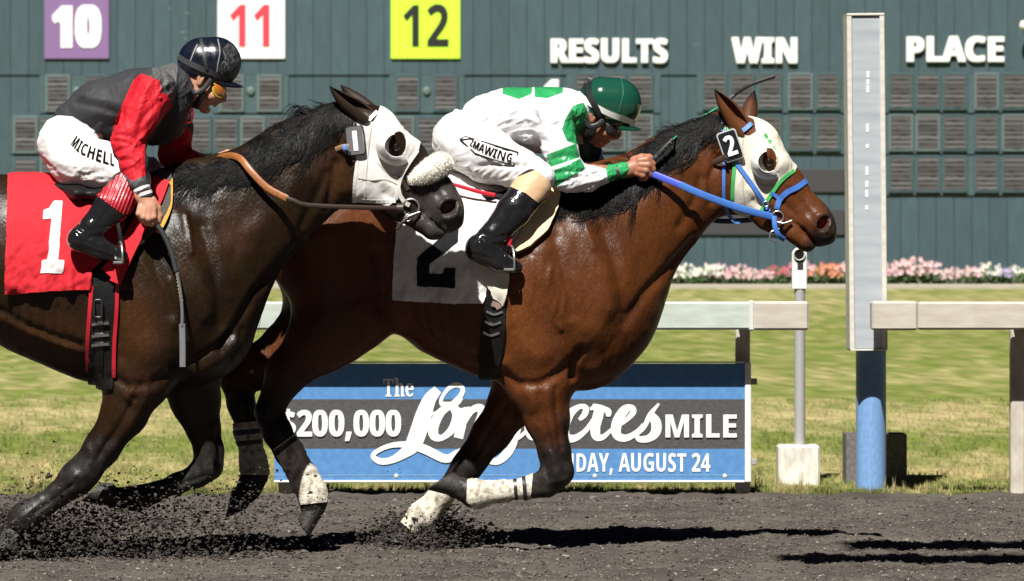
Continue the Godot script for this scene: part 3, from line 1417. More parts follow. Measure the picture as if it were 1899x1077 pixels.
func build_rail() -> void:
	var zr := -4.596
	var cream := mat(lin(0.50, 0.46, 0.40), 0.45)
	blotched(cream, "rail", Vector3(0.7, 2.5, 0.7), Color(0.9, 0.89, 0.88), Color(1, 1, 1), 0.012, 3)
	var pale := mat(lin(0.47, 0.53, 0.48), 0.4)
	blotched(pale, "rail", Vector3(0.7, 2.5, 0.7), Color(0.9, 0.89, 0.88), Color(1, 1, 1), 0.012, 3)
	var post_m := mat(lin(0.52, 0.48, 0.42), 0.6)
	blotched(post_m, "post", Vector3(1.5, 1.0, 1.5), Color(0.84, 0.82, 0.79), Color(1, 1, 1), 0.014, 4)
	var y1: float = P(0, 559.0, zr).y
	var y0: float = P(0, 611.0, zr).y
	var ym := (y0 + y1) * 0.5
	for e in [[-1400.0, 1500.0, "long pale running rail that ends left of the finish post", [-1164.0, -317.0, 530.0, 1377.0]], [1617.0, 3300.0, "cream running rail that starts in front of the finish post", [1886.0, 2733.0]]]:
		var xa: float = P(e[0], 0, zr + 0.09).x
		var xb: float = P(e[1], 0, zr + 0.09).x
		var t := thing("running_rail", e[2], "rail", Vector3((xa + xb) * 0.5, 0, zr), "running rails along the inside of the track")
		if e[0] < 0.0:
			var xj: float = P(1394.0, 0, zr + 0.09).x
			var g := Geo.new()
			g.box(Vector3((xa + xj) * 0.5, ym, zr), Vector3(xj - xa, y1 - y0, 0.17), 0.012)
			part("rail_bar", g, pale, t)
			g = Geo.new()
			g.box(Vector3((xb + xj) * 0.5 + 0.001, ym, zr), Vector3(xb - xj - 0.002, y1 - y0 + 0.004, 0.174), 0.012)
			part("rail_end", g, cream, t)
			g = Geo.new()
			g.box(Vector3(xj, ym, zr), Vector3(0.03, y1 - y0 + 0.012, 0.18), 0.008)
			part("coupling", g, mat(lin(0.55, 0.55, 0.52), 0.4), t)
		else:
			var xj: float = P(1702.0, 0, zr + 0.09).x
			var g := Geo.new()
			g.box(Vector3((xa + xj) * 0.5, ym, zr), Vector3(xj - xa, y1 - y0 + 0.006, 0.176), 0.012)
			part("rail_end", g, cream, t)
			g = Geo.new()
			g.box(Vector3((xj + xb) * 0.5, ym, zr), Vector3(xb - xj - 0.003, y1 - y0, 0.17), 0.012)
			part("rail_bar", g, cream, t)
		for px in e[3]:
			var zp := -4.86
			var x: float = P(px, 0, zp).x
			var g := Geo.new()
			g.box(Vector3(x, y0 * 0.5 - 0.02, zp), Vector3(0.08, y0 + 0.04, 0.08), 0.008)
			part("post", g, post_m, t)
			g = Geo.new()
			g.box(Vector3(x, y0 + 0.04, zp + 0.06), Vector3(0.06, 0.05, 0.1), 0.006)
			part("bracket", g, post_m, t)

func ribbon(flat: Array, widths: Array, z: float, lift: float, steps := 6) -> Geo:
	# a brush stroke of changing width through photo pixels, slightly domed
	var pts := []
	for i in range(0, flat.size(), 2):
		var p := P(flat[i], flat[i + 1], z)
		pts.append(Vector3(p.x, p.y, widths[mini(i / 2, widths.size() - 1)]))
	var path := curve(pts, steps)
	var k := (EYE_Z - z) / FOCAL
	var g := Geo.new()
	for i in path.size():
		var a: Vector3 = path[maxi(i - 1, 0)]
		var b: Vector3 = path[mini(i + 1, path.size() - 1)]
		var t := Vector2(b.x - a.x, b.y - a.y).normalized()
		var s := Vector2(-t.y, t.x) * maxf(path[i].z, 0.3) * 0.46 * k
		var q: Vector3 = path[i]
		var zz := z + lift + 0.00004 * i
		g.vert(Vector3(q.x - s.x, q.y - s.y, zz), Vector3(0, 0, 1))
		g.vert(Vector3(q.x, q.y, zz + 0.0008), Vector3(0, 0, 1))
		g.vert(Vector3(q.x + s.x, q.y + s.y, zz), Vector3(0, 0, 1))
	for i in path.size() - 1:
		var o := i * 3
		for q in 2:
			g.ix.append_array([o + q, o + q + 1, o + q + 3, o + q + 1, o + q + 4, o + q + 3])
	return g

func build_banner() -> void:
	var z := -4.76
	var t := thing("banner_sign", "blue and grey race banner with white lettering hung under the running rail", "banner", Vector3(P(950, 0, z).x, 0, z))
	var blue := mat(lin(0.095, 0.245, 0.50), 0.45)
	blotched(blue, "banner", Vector3(1.2, 1.2, 1.2), Color(0.86, 0.88, 0.9), Color(1, 1, 1), 0.03, 5)
	var grey := mat(lin(0.085, 0.085, 0.088), 0.5)
	blotched(grey, "banner2", Vector3(1.2, 3.0, 1.2), Color(0.75, 0.75, 0.75), Color(1, 1, 1), 0.04, 5)
	var white := mat(lin(0.78, 0.77, 0.73), 0.5)
	var xs: float = P(509, 0, z).x
	var xe: float = P(1381, 0, z).x
	for e in [[674.0, 740.0, blue, "upper_stripe"], [740.0, 832.0, grey, "middle_stripe"], [832.0, 890.0, blue, "lower_stripe"]]:
		var g := Geo.new()
		var ya: float = P(0, e[0], z).y
		var yb: float = P(0, e[1], z).y
		g.box(Vector3((xs + xe) * 0.5, (ya + yb) * 0.5, z - 0.006), Vector3(xe - xs, ya - yb, 0.012))
		part(e[3], g, e[2], t)
	var fr := Geo.new()
	var yt: float = P(0, 672, z).y
	var yb: float = P(0, 894, z).y
	var x2: float = P(1393, 0, z).x
	fr.box(Vector3((xe + x2) * 0.5, (yt + yb) * 0.5, z - 0.005), Vector3(x2 - xe - 0.002, yt - yb, 0.03), 0.005)
	fr.box(Vector3((xs + xe) * 0.5 - 0.001, yb + 0.005, z - 0.005), Vector3(xe - xs, 0.012, 0.03), 0.003)
	fr.box(Vector3((xs + xe) * 0.5 - 0.001, yt + 0.002, z - 0.005), Vector3(xe - xs, 0.008, 0.026), 0.003)
	part("frame", fr, white, t)
	for yy in [707.0, 856.0]:
		var g := Geo.new()
		g.box(P(1398, yy, z - 0.01), Vector3(0.035, 0.035, 0.02), 0.004)
		part("clamp", g, mat(lin(0.3, 0.29, 0.27), 0.5), t)
	var seam := Geo.new()
	seam.box(Vector3((xs + xe) * 0.5, P(0, 881, z).y, z + 0.0005), Vector3(xe - xs - 0.01, 0.004, 0.003))
	part("hem_seam", seam, mat(lin(0.2, 0.33, 0.5), 0.5), t)
	for px in [735.0, 1103.0, 1344.0]:
		var g := Geo.new()
		g.lathe(P(px, 882, z + 0.001), [Vector2(0.0, 0.004), Vector2(0.009, 0.004), Vector2(0.012, 0.0)], 12, Basis(Vector3.RIGHT, PI / 2))
		part("eyelet", g, mat(lin(0.6, 0.58, 0.5), 0.4), t)
	var ser := font("Droid Serif", 0.0)
	var sans := font("Droid Sans", 0.0)
	var slim := font("Droid Sans", 0.0)
	var put := func(s: String, f: Font, x0: float, y0: float, x1: float, y1: float, bold: float) -> void:
		var a := P(x0, y1, z)
		var b := P(x1, y0, z)
		letters(s, f, a.x, a.y, b.x, b.y, z + 0.002, 0.002, white, t, "letter", bold)
	put.call("The", ser, 711.0, 700.0, 767.0, 735.0, 0.0)
	put.call("$200,000", sans, 521.0, 758.0, 744.0, 818.0, 0.02)
	put.call("MILE", sans, 1234.0, 768.0, 1366.0, 811.0, 0.01)
	put.call("SUNDAY, AUGUST 24", slim, 1002.0, 840.0, 1317.0, 880.0, 0.0)
	# the script word, letter by letter, each a set of brush strokes
	var word := [
		[[[858, 738, 846, 748, 824, 750, 818, 742, 830, 722, 846, 713, 858, 720, 852, 736, 826, 757, 800, 768], [3, 10, 12, 7, 8, 11, 9, 10, 8, 5]],
			[[812, 722, 797, 740, 786, 768, 776, 800, 766, 824, 752, 838, 728, 852, 706, 855, 692, 846, 700, 836, 724, 826, 752, 824, 786, 832, 826, 850, 846, 840, 866, 828], [18, 26, 32, 34, 32, 22, 14, 13, 10, 9, 10, 13, 18, 17, 12, 6]]],
		[[[838, 752, 818, 764, 804, 790, 806, 808, 820, 811, 838, 796, 848, 772, 842, 756, 834, 752, 850, 760, 872, 756], [10, 17, 21, 19, 12, 16, 20, 17, 10, 8, 6]]],
		[[[866, 756, 858, 780, 850, 812], [12, 18, 19]], [[858, 790, 874, 762, 890, 756, 894, 768, 886, 792, 884, 806, 896, 810, 914, 796], [8, 13, 16, 18, 19, 16, 10, 7]]],
		[[[958, 756, 936, 766, 924, 790, 930, 806, 944, 800, 956, 780, 964, 756], [12, 17, 20, 17, 12, 12, 14]], [[966, 758, 956, 800, 944, 834, 924, 854, 902, 852, 908, 840, 934, 828, 966, 808, 986, 790], [16, 19, 19, 15, 10, 7, 8, 8, 6]]],
		[[[1016, 756, 994, 766, 982, 790, 986, 808, 1000, 806, 1014, 788, 1022, 758], [12, 17, 20, 17, 12, 12, 14]], [[1024, 758, 1016, 790, 1018, 808, 1032, 804], [17, 19, 15, 7]]],
		[[[1074, 778, 1084, 768, 1086, 756, 1074, 754, 1056, 768, 1046, 792, 1050, 810, 1066, 812, 1086, 798, 1104, 772], [7, 12, 12, 10, 18, 21, 18, 14, 10, 8]]],
		[[[1098, 752, 1110, 762, 1104, 790, 1106, 808, 1118, 810, 1134, 796], [10, 20, 20, 18, 11, 7]], [[1094, 758, 1108, 754, 1124, 760, 1128, 764, 1128, 772], [6, 10, 12, 13, 8]]],
		[[[1142, 792, 1162, 778, 1174, 764, 1172, 755, 1158, 760, 1144, 784, 1144, 806, 1160, 812, 1180, 802, 1194, 786], [7, 9, 12, 10, 18, 21, 18, 14, 11, 7]]],
		[[[1222, 748, 1206, 768, 1194, 792, 1178, 808], [4, 10, 9, 6]], [[1206, 768, 1216, 782, 1216, 800, 1204, 812, 1186, 814, 1180, 806], [14, 20, 20, 15, 12, 7]]],
	]
	for glyph in word:
		var g := Geo.new()
		var n := 0
		for s in glyph:
			g.add(ribbon(s[0], s[1], z, 0.003 + 0.0012 * n))
			n += 1
		part("script_letter", g, white, t)

func build_finish_post() -> void:
	var z := -5.05
	var t := thing("finish_post", "tall finish post with square metal box on a round blue pole", "post", Vector3(P(1614, 0, z).x, 0, z))
	var g := Geo.new()
	var x: float = P(1615, 0, z).x
	g.lathe(Vector3(x, 0, z), [Vector2(0.0, -0.05), Vector2(0.0845, -0.05), Vector2(0.0845, 0.0), Vector2(0.0845, 0.95), Vector2(0.0845, 1.3), Vector2(0.0, 1.3)], 32)
	var blue := mat(lin(0.19, 0.34, 0.60), 0.4)
	blotched(blue, "bluepole", Vector3(3, 1.5, 3), Color(0.86, 0.87, 0.88), Color(1, 1, 1), 0.03, 4)
	part("blue_pole", g, blue, t)
	# leaning a little: its top stands left of its foot
	var zf := -4.77
	var depth := 0.30
	var xa: float = P(1577, 0, zf).x
	var xb: float = P(1645, 0, zf).x
	var y0: float = P(0, 648, zf).y
	var y1: float = P(0, 28, zf).y
	var lean := -6.0 / FOCAL * 26.8 / (y1 - y0)
	var mid := Vector3((xa + xb) * 0.5 - 3.0 / FOCAL * 26.8, (y0 + y1) * 0.5, zf - depth * 0.5)
	var bs := Basis(Vector3(0, 0, 1), -lean)
	var w := xb - xa
	g = Geo.new()
	g.box(mid, Vector3(w - 0.02, y1 - y0 - 0.01, depth - 0.02), 0.004, bs)
	var alu := mat(lin(0.54, 0.57, 0.595), 0.34, 0.3)
	alu.albedo_texture = noise_tex("c_alu", FastNoiseLite.TYPE_SIMPLEX_SMOOTH, 0.010, 5, false, 1.0, ramp2(Color(0.86, 0.88, 0.90), Color(1, 1, 1)))
	alu.uv1_triplanar = true
	alu.uv1_world_triplanar = true
	alu.uv1_scale = Vector3(0.35, 2.2, 0.35)
	part("metal_face", g, alu, t)
	var edge := mat(lin(0.60, 0.575, 0.52), 0.5)
	blotched(edge, "rail", Vector3(0.7, 2.5, 0.7), Color(0.9, 0.89, 0.88), Color(1, 1, 1), 0.012, 3)
	for s in [-1.0, 1.0]:
		g = Geo.new()
		g.box(mid + bs * Vector3(s * (w * 0.5 - 0.011), 0, 0), Vector3(0.028, y1 - y0, depth), 0.004, bs)
		part("side_plate", g, edge, t)
	g = Geo.new()
	g.box(mid + bs * Vector3(0, (y1 - y0) * 0.5 + 0.004, 0), Vector3(w + 0.006, 0.014, depth + 0.006), 0.003, bs)
	g.box(mid + bs * Vector3(0, -(y1 - y0) * 0.5 - 0.002, 0), Vector3(w, 0.010, depth + 0.002), 0.002, bs)
	part("end_cap", g, edge, t)
	var r := rng(8)
	var tape := mat(lin(0.76, 0.77, 0.77), 0.35)
	var y := 132.0
	while y < 412.0:
		var l := r.randf_range(6, 20)
		if y < 172.0 or r.randf() < 0.2:
			g = Geo.new()
			var fx := mid.x - (P(0, y + l * 0.5, zf).y - mid.y) * lean
			g.box(Vector3(fx - 0.001, P(0, y + l * 0.5, zf).y, zf - 0.0095), Vector3(0.016, l / FOCAL * 26.8, 0.004), 0.001, bs)
			part("tape_mark", g, tape, t)
		y += l + r.randf_range(0.5, 5.0)

func build_small_things() -> void:
	# white topped sensor post
	var z := -6.1
	var t := thing("sensor_post", "thin grey post with white head and white base box beside the rail's end", "post", Vector3(P(1482, 0, z).x, lawn_height(z), z))
	var k := (EYE_Z - z) / FOCAL
	var g := Geo.new()
	g.tube([P(1483, 830, z), P(1483, 700, z), P(1483, 530, z)], [10.0 * k, 10.0 * k, 10.0 * k], 18)
	part("pole", g, mat(lin(0.42, 0.42, 0.42), 0.4, 0.3), t)
	var white := mat(lin(0.74, 0.73, 0.72), 0.45)
	g = Geo.new()
	var out := PackedVector2Array()
	for i in 17:
		var a := PI * i / 16.0
		var q := P(1482.0 + 13.5 * cos(a), 472.0 - 13.5 * sin(a), z)
		out.append(Vector2(q.x, q.y))
	for e in [[1468.5, 536.0], [1495.5, 536.0]]:
		var q := P(e[0], e[1], z)
		out.append(Vector2(q.x, q.y))
	g.prism(out, z - 0.035, z + 0.035, 0.004)
	part("head", g, white, t)
	g = Geo.new()
	g.lathe(P(1482, 472, z + 0.036), [Vector2(0.0, 0.004), Vector2(0.026, 0.004), Vector2(0.03, 0.002)], 20, Basis(Vector3.RIGHT, PI / 2))
	part("lens", g, mat(lin(0.01, 0.01, 0.01), 0.2), t)
	g = Geo.new()
	g.lathe(P(1482, 472, z + 0.036), [Vector2(0.028, 0.0), Vector2(0.028, 0.012), Vector2(0.036, 0.012), Vector2(0.036, 0.0)], 20, Basis(Vector3.RIGHT, PI / 2))
	part("lens_ring", g, mat(lin(0.5, 0.48, 0.42), 0.5), t)
	g = Geo.new()
	g.box(P(1484, 491, z + 0.036), Vector3(0.034, 0.055, 0.006), 0.002)
	part("slot", g, mat(lin(0.03, 0.03, 0.035), 0.4), t)
	g = Geo.new()
	var y0: float = lawn_height(z) - 0.02
	var y1: float = P(0, 824, z).y
	g.box(Vector3(P(1479.5, 0, z).x, (y0 + y1) * 0.5, z), Vector3(77.0 * k, y1 - y0, 0.24), 0.012)
	var wb := mat(lin(0.70, 0.69, 0.66), 0.6)
	blotched(wb, "whitebox", Vector3(3, 1.0, 3), Color(0.8, 0.78, 0.75), Color(1, 1, 1), 0.015, 4)
	part("base_box", g, wb, t)
	# grey open box behind the finish post
	z = -6.2
	k = (EYE_Z - z) / FOCAL
	t = thing("utility_box", "open grey metal box on the grass behind the blue pole", "box", Vector3(P(1621, 0, z).x, lawn_height(z), z))
	var gm := mat(lin(0.16, 0.15, 0.15), 0.6)
	blotched(gm, "greybox", Vector3(2, 2, 2), Color(0.7, 0.69, 0.68), Color(1, 1, 1), 0.03, 4)
	var xc: float = P(1621.5, 0, z).x
	var w := 112.0 * k
	y1 = P(0, 803, z).y
	var hh := y1 - y0
	var dd := 0.3
	for e in [[Vector3(0, 0, dd * 0.5), Vector3(w, hh, 0.012)], [Vector3(0, 0, -dd * 0.5), Vector3(w, hh, 0.012)], [Vector3(-w * 0.5 + 0.006, 0, 0), Vector3(0.012, hh, dd - 0.014)], [Vector3(w * 0.5 - 0.006, 0, 0), Vector3(0.012, hh, dd - 0.014)]]:
		g = Geo.new()
		g.box(Vector3(xc, (y0 + y1) * 0.5, z) + e[0], e[1], 0.002)
		part("side_panel", g, gm, t)

# earth thrown up by the hooves
func build_flying_dirt() -> void:
	for e in [["flying_dirt", "dark clods of earth thrown up round the dark brown horse's forehoof", 0.58, [[24, 1005, 40, 30, 4200, 1.0], [90, 1000, 60, 34, 2600, 0.9], [190, 985, 90, 40, 2300, 0.85], [330, 960, 120, 34, 1600, 0.8], [480, 950, 80, 24, 220, 0.7], [110, 880, 90, 66, 160, 0.5], [250, 1026, 150, 12, 1200, 0.8]], 91], ["flying_dirt", "dark clods of earth thrown up round the bay horse's bearing hoof", -0.30, [[790, 1006, 44, 22, 11600, 0.85], [736, 1010, 26, 12, 500, 0.8], [824, 984, 26, 26, 1000, 0.7], [770, 930, 60, 50, 90, 0.35], [640, 1008, 120, 14, 300, 0.7]], 92]]:
		var r := rng(e[4])
		var total := 0
		for q in e[3]:
			total += q[4]
		var mm := MultiMesh.new()
		mm.transform_format = MultiMesh.TRANSFORM_3D
		mm.use_colors = true
		mm.mesh = clod_mesh(11)
		mm.instance_count = total
		var i := 0
		for q in e[3]:
			for n in q[4]:
				var z: float = e[2] + r.randfn(0.0, 0.16)
				var p := P(q[0] + r.randfn(0.0, q[2]), q[1] + r.randfn(0.0, q[3]), z)
				var s: float = r.randf_range(0.0022, 0.0075) * q[5]
				if r.randf() < 0.10:
					s *= 1.9
				p.y = maxf(p.y, s * 0.4)
				var bs := Basis(Vector3(r.randf() - 0.5, r.randf() - 0.5, r.randf() - 0.5).normalized(), r.randf() * TAU).scaled(Vector3(s * r.randf_range(1.0, 1.7), s, s))
				mm.set_instance_transform(i, Transform3D(bs, p))
				var v := r.randf_range(0.02, 0.075)
				mm.set_instance_color(i, Color(v * 1.15, v, v * 0.87))
				i += 1
		var o := MultiMeshInstance3D.new()
		o.name = numbered(e[0])
		add_child(o)
		o.multimesh = mm
		o.material_override = vmat(0.95, 0.2)
		tag(o, e[1], "dirt")
		o.set_meta("kind", "stuff")

# a mast by the outer rail whose two arms reach over the track above the picture
func build_mast() -> void:
	var t := thing("finish_mast", "white mast with two arms reaching over the track beside the finish line", "mast", Vector3(5.0, 0, 6.2))
	var m := mat(lin(0.6, 0.6, 0.58), 0.5)
	var g := Geo.new()
	g.tube([Vector3(5.0, -0.05, 6.2), Vector3(5.0, 8.2, 6.2)], [0.09, 0.07], 16)
	part("pole", g, m, t)
	for e in [[-0.08, 5.75], [-0.44, 6.7]]:
		g = Geo.new()
		g.box(Vector3((e[0] + 5.0) * 0.5, 8.0, e[1]), Vector3(5.0 - e[0], 0.06, 0.62), 0.01)
		part("arm", g, m, t)
	g = Geo.new()
	g.box(Vector3(5.0, 7.94, 6.2), Vector3(0.14, 0.058, 1.6), 0.01)
	part("cross_bar", g, m, t)

# ---------------------------------------------------------------- horses
class Beast:
	var z0 := 0.0
	var root: Node3D
	var field: Field
	var skin: Geo
	var front: Front

func mpx(z: float) -> float:
	return (EYE_Z - z) / FOCAL

# a run of joints, each [x, y, depth, radius] with x, y and radius in photo pixels
func chain(f: Field, z0: float, joints: Array, w: float) -> void:
	for i in joints.size() - 1:
		var a: Array = joints[i]
		var b: Array = joints[i + 1]
		f.bone(P(a[0], a[1], z0 + a[2]), a[3] * mpx(z0 + a[2]), P(b[0], b[1], z0 + b[2]), b[3] * mpx(z0 + b[2]), w)

func lump(f: Field, z0: float, j: Array, w: float) -> void:
	var p := P(j[0], j[1], z0 + j[2])
	f.bone(p, j[3] * mpx(z0 + j[2]), p + Vector3(0.001, 0, 0), j[3] * mpx(z0 + j[2]), w)

# push the surface in or out along strokes drawn on its near (or far) side: [points, depth in metres, width in pixels]
func carve(g: Geo, z0: float, strokes: Array, centre_z := -99.0) -> void:
	var prepared := []
	for s in strokes:
		var pts := PackedVector2Array()
		for q in pairs(s[0]):
			pts.append(q)
		var w: float = s[2]
		var lo := Vector2(1e9, 1e9)
		var hi := -lo
		for q in pts:
			lo = lo.min(q)
			hi = hi.max(q)
		prepared.append([pts, s[1], w, lo - Vector2(w, w) * 2.2, hi + Vector2(w, w) * 2.2])
	var kk := FOCAL / (EYE_Z - z0 - 0.2)
	for i in g.v.size():
		if g.n[i].z < 0.05:
			continue
		var p := g.v[i]
		if centre_z > -50.0 and p.z < centre_z:
			continue
		var x := 949.5 + p.x * kk
		var y := HORIZON - (p.y - EYE_H) * kk
		var move := 0.0
		for s in prepared:
			var lo: Vector2 = s[3]
			var hi: Vector2 = s[4]
			if x < lo.x or x > hi.x or y < lo.y or y > hi.y:
				continue
			var pts: PackedVector2Array = s[0]
			var best := 1e9
			var q := Vector2(x, y)
			for k in pts.size() - 1:
				var e := pts[k + 1] - pts[k]
				var t := clampf((q - pts[k]).dot(e) / maxf(e.length_squared(), 1e-6), 0.0, 1.0)
				best = minf(best, (q - pts[k] - e * t).length_squared())
			var w: float = s[2]
			move += s[1] * 1.35 * exp(-best / (w * w))
		if move != 0.0:
			g.v[i] = p + g.n[i] * move * smoothstep(0.05, 0.35, g.n[i].z)

func ruffle(g: Geo, amount: float, scale: float, seed_: int, octaves := 2, stretch := Vector3.ONE) -> void:
	var f := FastNoiseLite.new()
	f.seed = seed_
	f.frequency = scale
	f.fractal_octaves = octaves
	for i in g.v.size():
		g.v[i] += g.n[i] * amount * f.get_noise_3dv(g.v[i] * stretch)

const FINE := 1.0

func horse_field(z0: float, who: int) -> Field:
	var f := Field.new()
	if who == 2:
		f.group(0.02, 0.10)
		chain(f, z0, [[640, 425, 0, 118], [740, 440, 0, 116], [850, 492, 0, 158], [960, 525, 0, 172]], 0.72)
		chain(f, z0, [[960, 525, 0, 172], [1040, 535, 0, 168]], 0.66)
		f.group(0.10, 0.03)
		chain(f, z0, [[1030, 440, 0, 100], [1075, 400, 0, 60]], 0.45)
		f.group(0.12, 0.06)
		chain(f, z0, [[1050, 560, 0.10, 120], [1085, 590, 0.06, 96]], 0.55)
		chain(f, z0, [[1050, 560, -0.10, 120], [1085, 590, -0.06, 96]], 0.55)
		f.group(0.08, 0.04)
		chain(f, z0, [[1075, 640, 0.0, 70], [1085, 645, 0.0, 66]], 0.9)
		f.group(0.12, 0.05)
		chain(f, z0, [[1080, 500, 0, 132], [1150, 428, 0, 110], [1215, 376, 0, 95], [1278, 320, 0, 82], [1330, 274, 0, 58]], 0.50)
		f.group(0.06, 0.03)
		chain(f, z0, [[1352, 262, 0, 48], [1396, 268, 0, 44]], 0.75)
		chain(f, z0, [[1396, 272, 0, 46], [1452, 346, 0, 38], [1502, 403, 0, 32], [1520, 418, 0, 29]], 0.62)
		chain(f, z0, [[1366, 326, 0, 60], [1372, 332, 0, 58]], 0.56)
		chain(f, z0, [[1375, 340, 0, 48], [1430, 395, 0, 31], [1478, 428, 0, 22]], 0.60)
		f.group(0.03, 0.015)
		chain(f, z0, [[1420, 292, 0.05, 26], [1442, 305, 0.05, 20]], 0.8)
		chain(f, z0, [[1420, 292, -0.05, 26], [1442, 305, -0.05, 20]], 0.8)
		chain(f, z0, [[1519, 414, 0.035, 23], [1531, 428, 0.03, 18]], 0.9)
		chain(f, z0, [[1519, 414, -0.035, 23], [1531, 428, -0.03, 18]], 0.9)
		f.group(0.018, 0.012)
		chain(f, z0, [[1512, 428, 0, 22], [1530, 436, 0, 19], [1520, 446, 0, 12]], 1.1)
		f.group(0.008, 0.012)
		chain(f, z0, [[1470, 432, 0, 17], [1494, 449, 0, 16], [1498, 453, 0, 14]], 1.1)
		f.group(0.006, 0.01, true)
		chain(f, z0, [[1531, 408, 0.07, 9], [1526, 417, 0.075, 11]], 1.6)
		chain(f, z0, [[1531, 408, -0.07, 9], [1526, 417, -0.075, 11]], 1.6)
		chain(f, z0, [[1468, 409, 0.06, 2.6], [1490, 425, 0.06, 3.4], [1511, 451, 0.045, 3.4]], 4.0)
		chain(f, z0, [[1468, 409, -0.06, 2.6], [1490, 425, -0.06, 3.4], [1511, 451, -0.045, 3.4]], 4.0)
		# near foreleg, folded
		f.group(0.09, 0.03)
		chain(f, z0, [[985, 660, 0.14, 62], [1000, 720, 0.14, 52], [1014, 775, 0.13, 40], [1028, 836, 0.12, 28]], 0.78)
		chain(f, z0, [[1028, 836, 0.12, 28], [1034, 872, 0.115, 29]], 0.9)
		chain(f, z0, [[1034, 876, 0.115, 26], [1012, 896, 0.11, 23], [985, 903, 0.105, 17], [930, 911, 0.10, 16], [893, 916, 0.095, 18]], 0.8)
		chain(f, z0, [[893, 916, 0.095, 20], [878, 915, 0.095, 23], [856, 906, 0.095, 17], [842, 903, 0.095, 19]], 0.85)
		# off foreleg, bearing
		f.group(0.07, 0.03)
		chain(f, z0, [[990, 680, -0.12, 60], [952, 745, -0.12, 44], [910, 805, -0.12, 34], [878, 850, -0.12, 27]], 0.78)
		chain(f, z0, [[878, 850, -0.12, 27], [862, 870, -0.12, 26], [845, 893, -0.12, 20], [818, 918, -0.12, 19], [795, 946, -0.12, 21]], 0.85)
		chain(f, z0, [[795, 946, -0.12, 21], [782, 958, -0.12, 23], [765, 976, -0.12, 16], [752, 986, -0.12, 17]], 0.85)
		# quarters and hind legs, swung under
		f.group(0.12, 0.06)
		chain(f, z0, [[600, 450, 0.12, 112], [640, 570, 0.14, 84]], 0.75)
		chain(f, z0, [[600, 450, -0.12, 112], [620, 560, -0.14, 84]], 0.75)
		f.group(0.07, 0.03)
		chain(f, z0, [[650, 590, 0.15, 60], [598, 628, 0.15, 62], [534, 688, 0.14, 38], [497, 762, 0.13, 24]], 0.75)
		chain(f, z0, [[500, 764, 0.13, 23], [514, 800, 0.13, 25], [535, 838, 0.125, 23], [562, 885, 0.12, 24], [578, 912, 0.12, 25]], 0.75)
		chain(f, z0, [[578, 912, 0.12, 25], [582, 930, 0.12, 22], [580, 950, 0.12, 18]], 0.85)
		f.group(0.07, 0.03)
		chain(f, z0, [[600, 590, -0.15, 70], [545, 640, -0.15, 52], [478, 682, -0.14, 40], [434, 704, -0.13, 24]], 0.75)
		chain(f, z0, [[434, 704, -0.13, 24], [448, 750, -0.13, 24], [460, 800, -0.13, 21], [470, 855, -0.13, 21], [472, 880, -0.13, 22]], 0.75)
		chain(f, z0, [[472, 880, -0.13, 22], [462, 905, -0.13, 20], [453, 918, -0.13, 19]], 0.85)
	else:
		f.group(0.02, 0.10)
		chain(f, z0, [[-140, 440, 0, 118], [-60, 455, 0, 118], [60, 487, 0, 150], [190, 521, 0, 173]], 0.72)
		chain(f, z0, [[190, 521, 0, 173], [290, 530, 0, 166]], 0.66)
		f.group(0.10, 0.03)
		chain(f, z0, [[290, 430, 0, 95], [335, 390, 0, 58]], 0.45)
		f.group(0.12, 0.06)
		chain(f, z0, [[310, 560, 0.10, 122], [350, 585, 0.06, 98]], 0.55)
		chain(f, z0, [[310, 560, -0.10, 122], [350, 585, -0.06, 98]], 0.55)
		f.group(0.08, 0.04)
		chain(f, z0, [[370, 625, 0.0, 72], [382, 628, 0.0, 68]], 0.9)
		f.group(0.12, 0.05)
		chain(f, z0, [[340, 490, 0, 136], [425, 418, 0, 114], [500, 363, 0, 97], [568, 308, 0, 86], [626, 258, 0, 60]], 0.50)
		f.group(0.06, 0.03)
		chain(f, z0, [[644, 246, 0, 50], [690, 246, 0, 46]], 0.75)
		chain(f, z0, [[692, 248, 0, 47], [752, 304, 0, 42], [806, 357, 0, 34], [828, 380, 0, 31]], 0.62)
		chain(f, z0, [[676, 312, 0, 61], [684, 318, 0, 59]], 0.56)
		chain(f, z0, [[684, 318, 0, 50], [740, 370, 0, 34], [790, 410, 0, 25]], 0.60)
		f.group(0.03, 0.015)
		chain(f, z0, [[722, 258, 0.05, 26], [742, 272, 0.05, 20]], 0.8)
		chain(f, z0, [[722, 258, -0.05, 26], [742, 272, -0.05, 20]], 0.8)
		chain(f, z0, [[828, 382, 0.035, 25], [842, 396, 0.03, 18]], 0.9)
		chain(f, z0, [[828, 382, -0.035, 25], [842, 396, -0.03, 18]], 0.9)
		f.group(0.018, 0.012)
		chain(f, z0, [[822, 398, 0, 24], [838, 408, 0, 20], [832, 418, 0, 14]], 1.1)
		f.group(0.008, 0.012)
		chain(f, z0, [[782, 412, 0, 19], [802, 425, 0, 19], [812, 426, 0, 17]], 1.1)
		f.group(0.006, 0.01, true)
		chain(f, z0, [[838, 380, 0.07, 10], [829, 389, 0.075, 12]], 1.6)
		chain(f, z0, [[838, 380, -0.07, 10], [829, 389, -0.075, 12]], 1.6)
		chain(f, z0, [[774, 384, 0.06, 2.6], [800, 407, 0.06, 3.2], [828, 434, 0.045, 3.2]], 4.0)
		chain(f, z0, [[774, 384, -0.06, 2.6], [800, 407, -0.06, 3.2], [828, 434, -0.045, 3.2]], 4.0)
		# near foreleg, stretched back
		f.group(0.09, 0.03)
		chain(f, z0, [[268, 650, 0.14, 66], [256, 705, 0.14, 56], [232, 762, 0.13, 42], [190, 830, 0.12, 31], [158, 872, 0.115, 28]], 0.78)
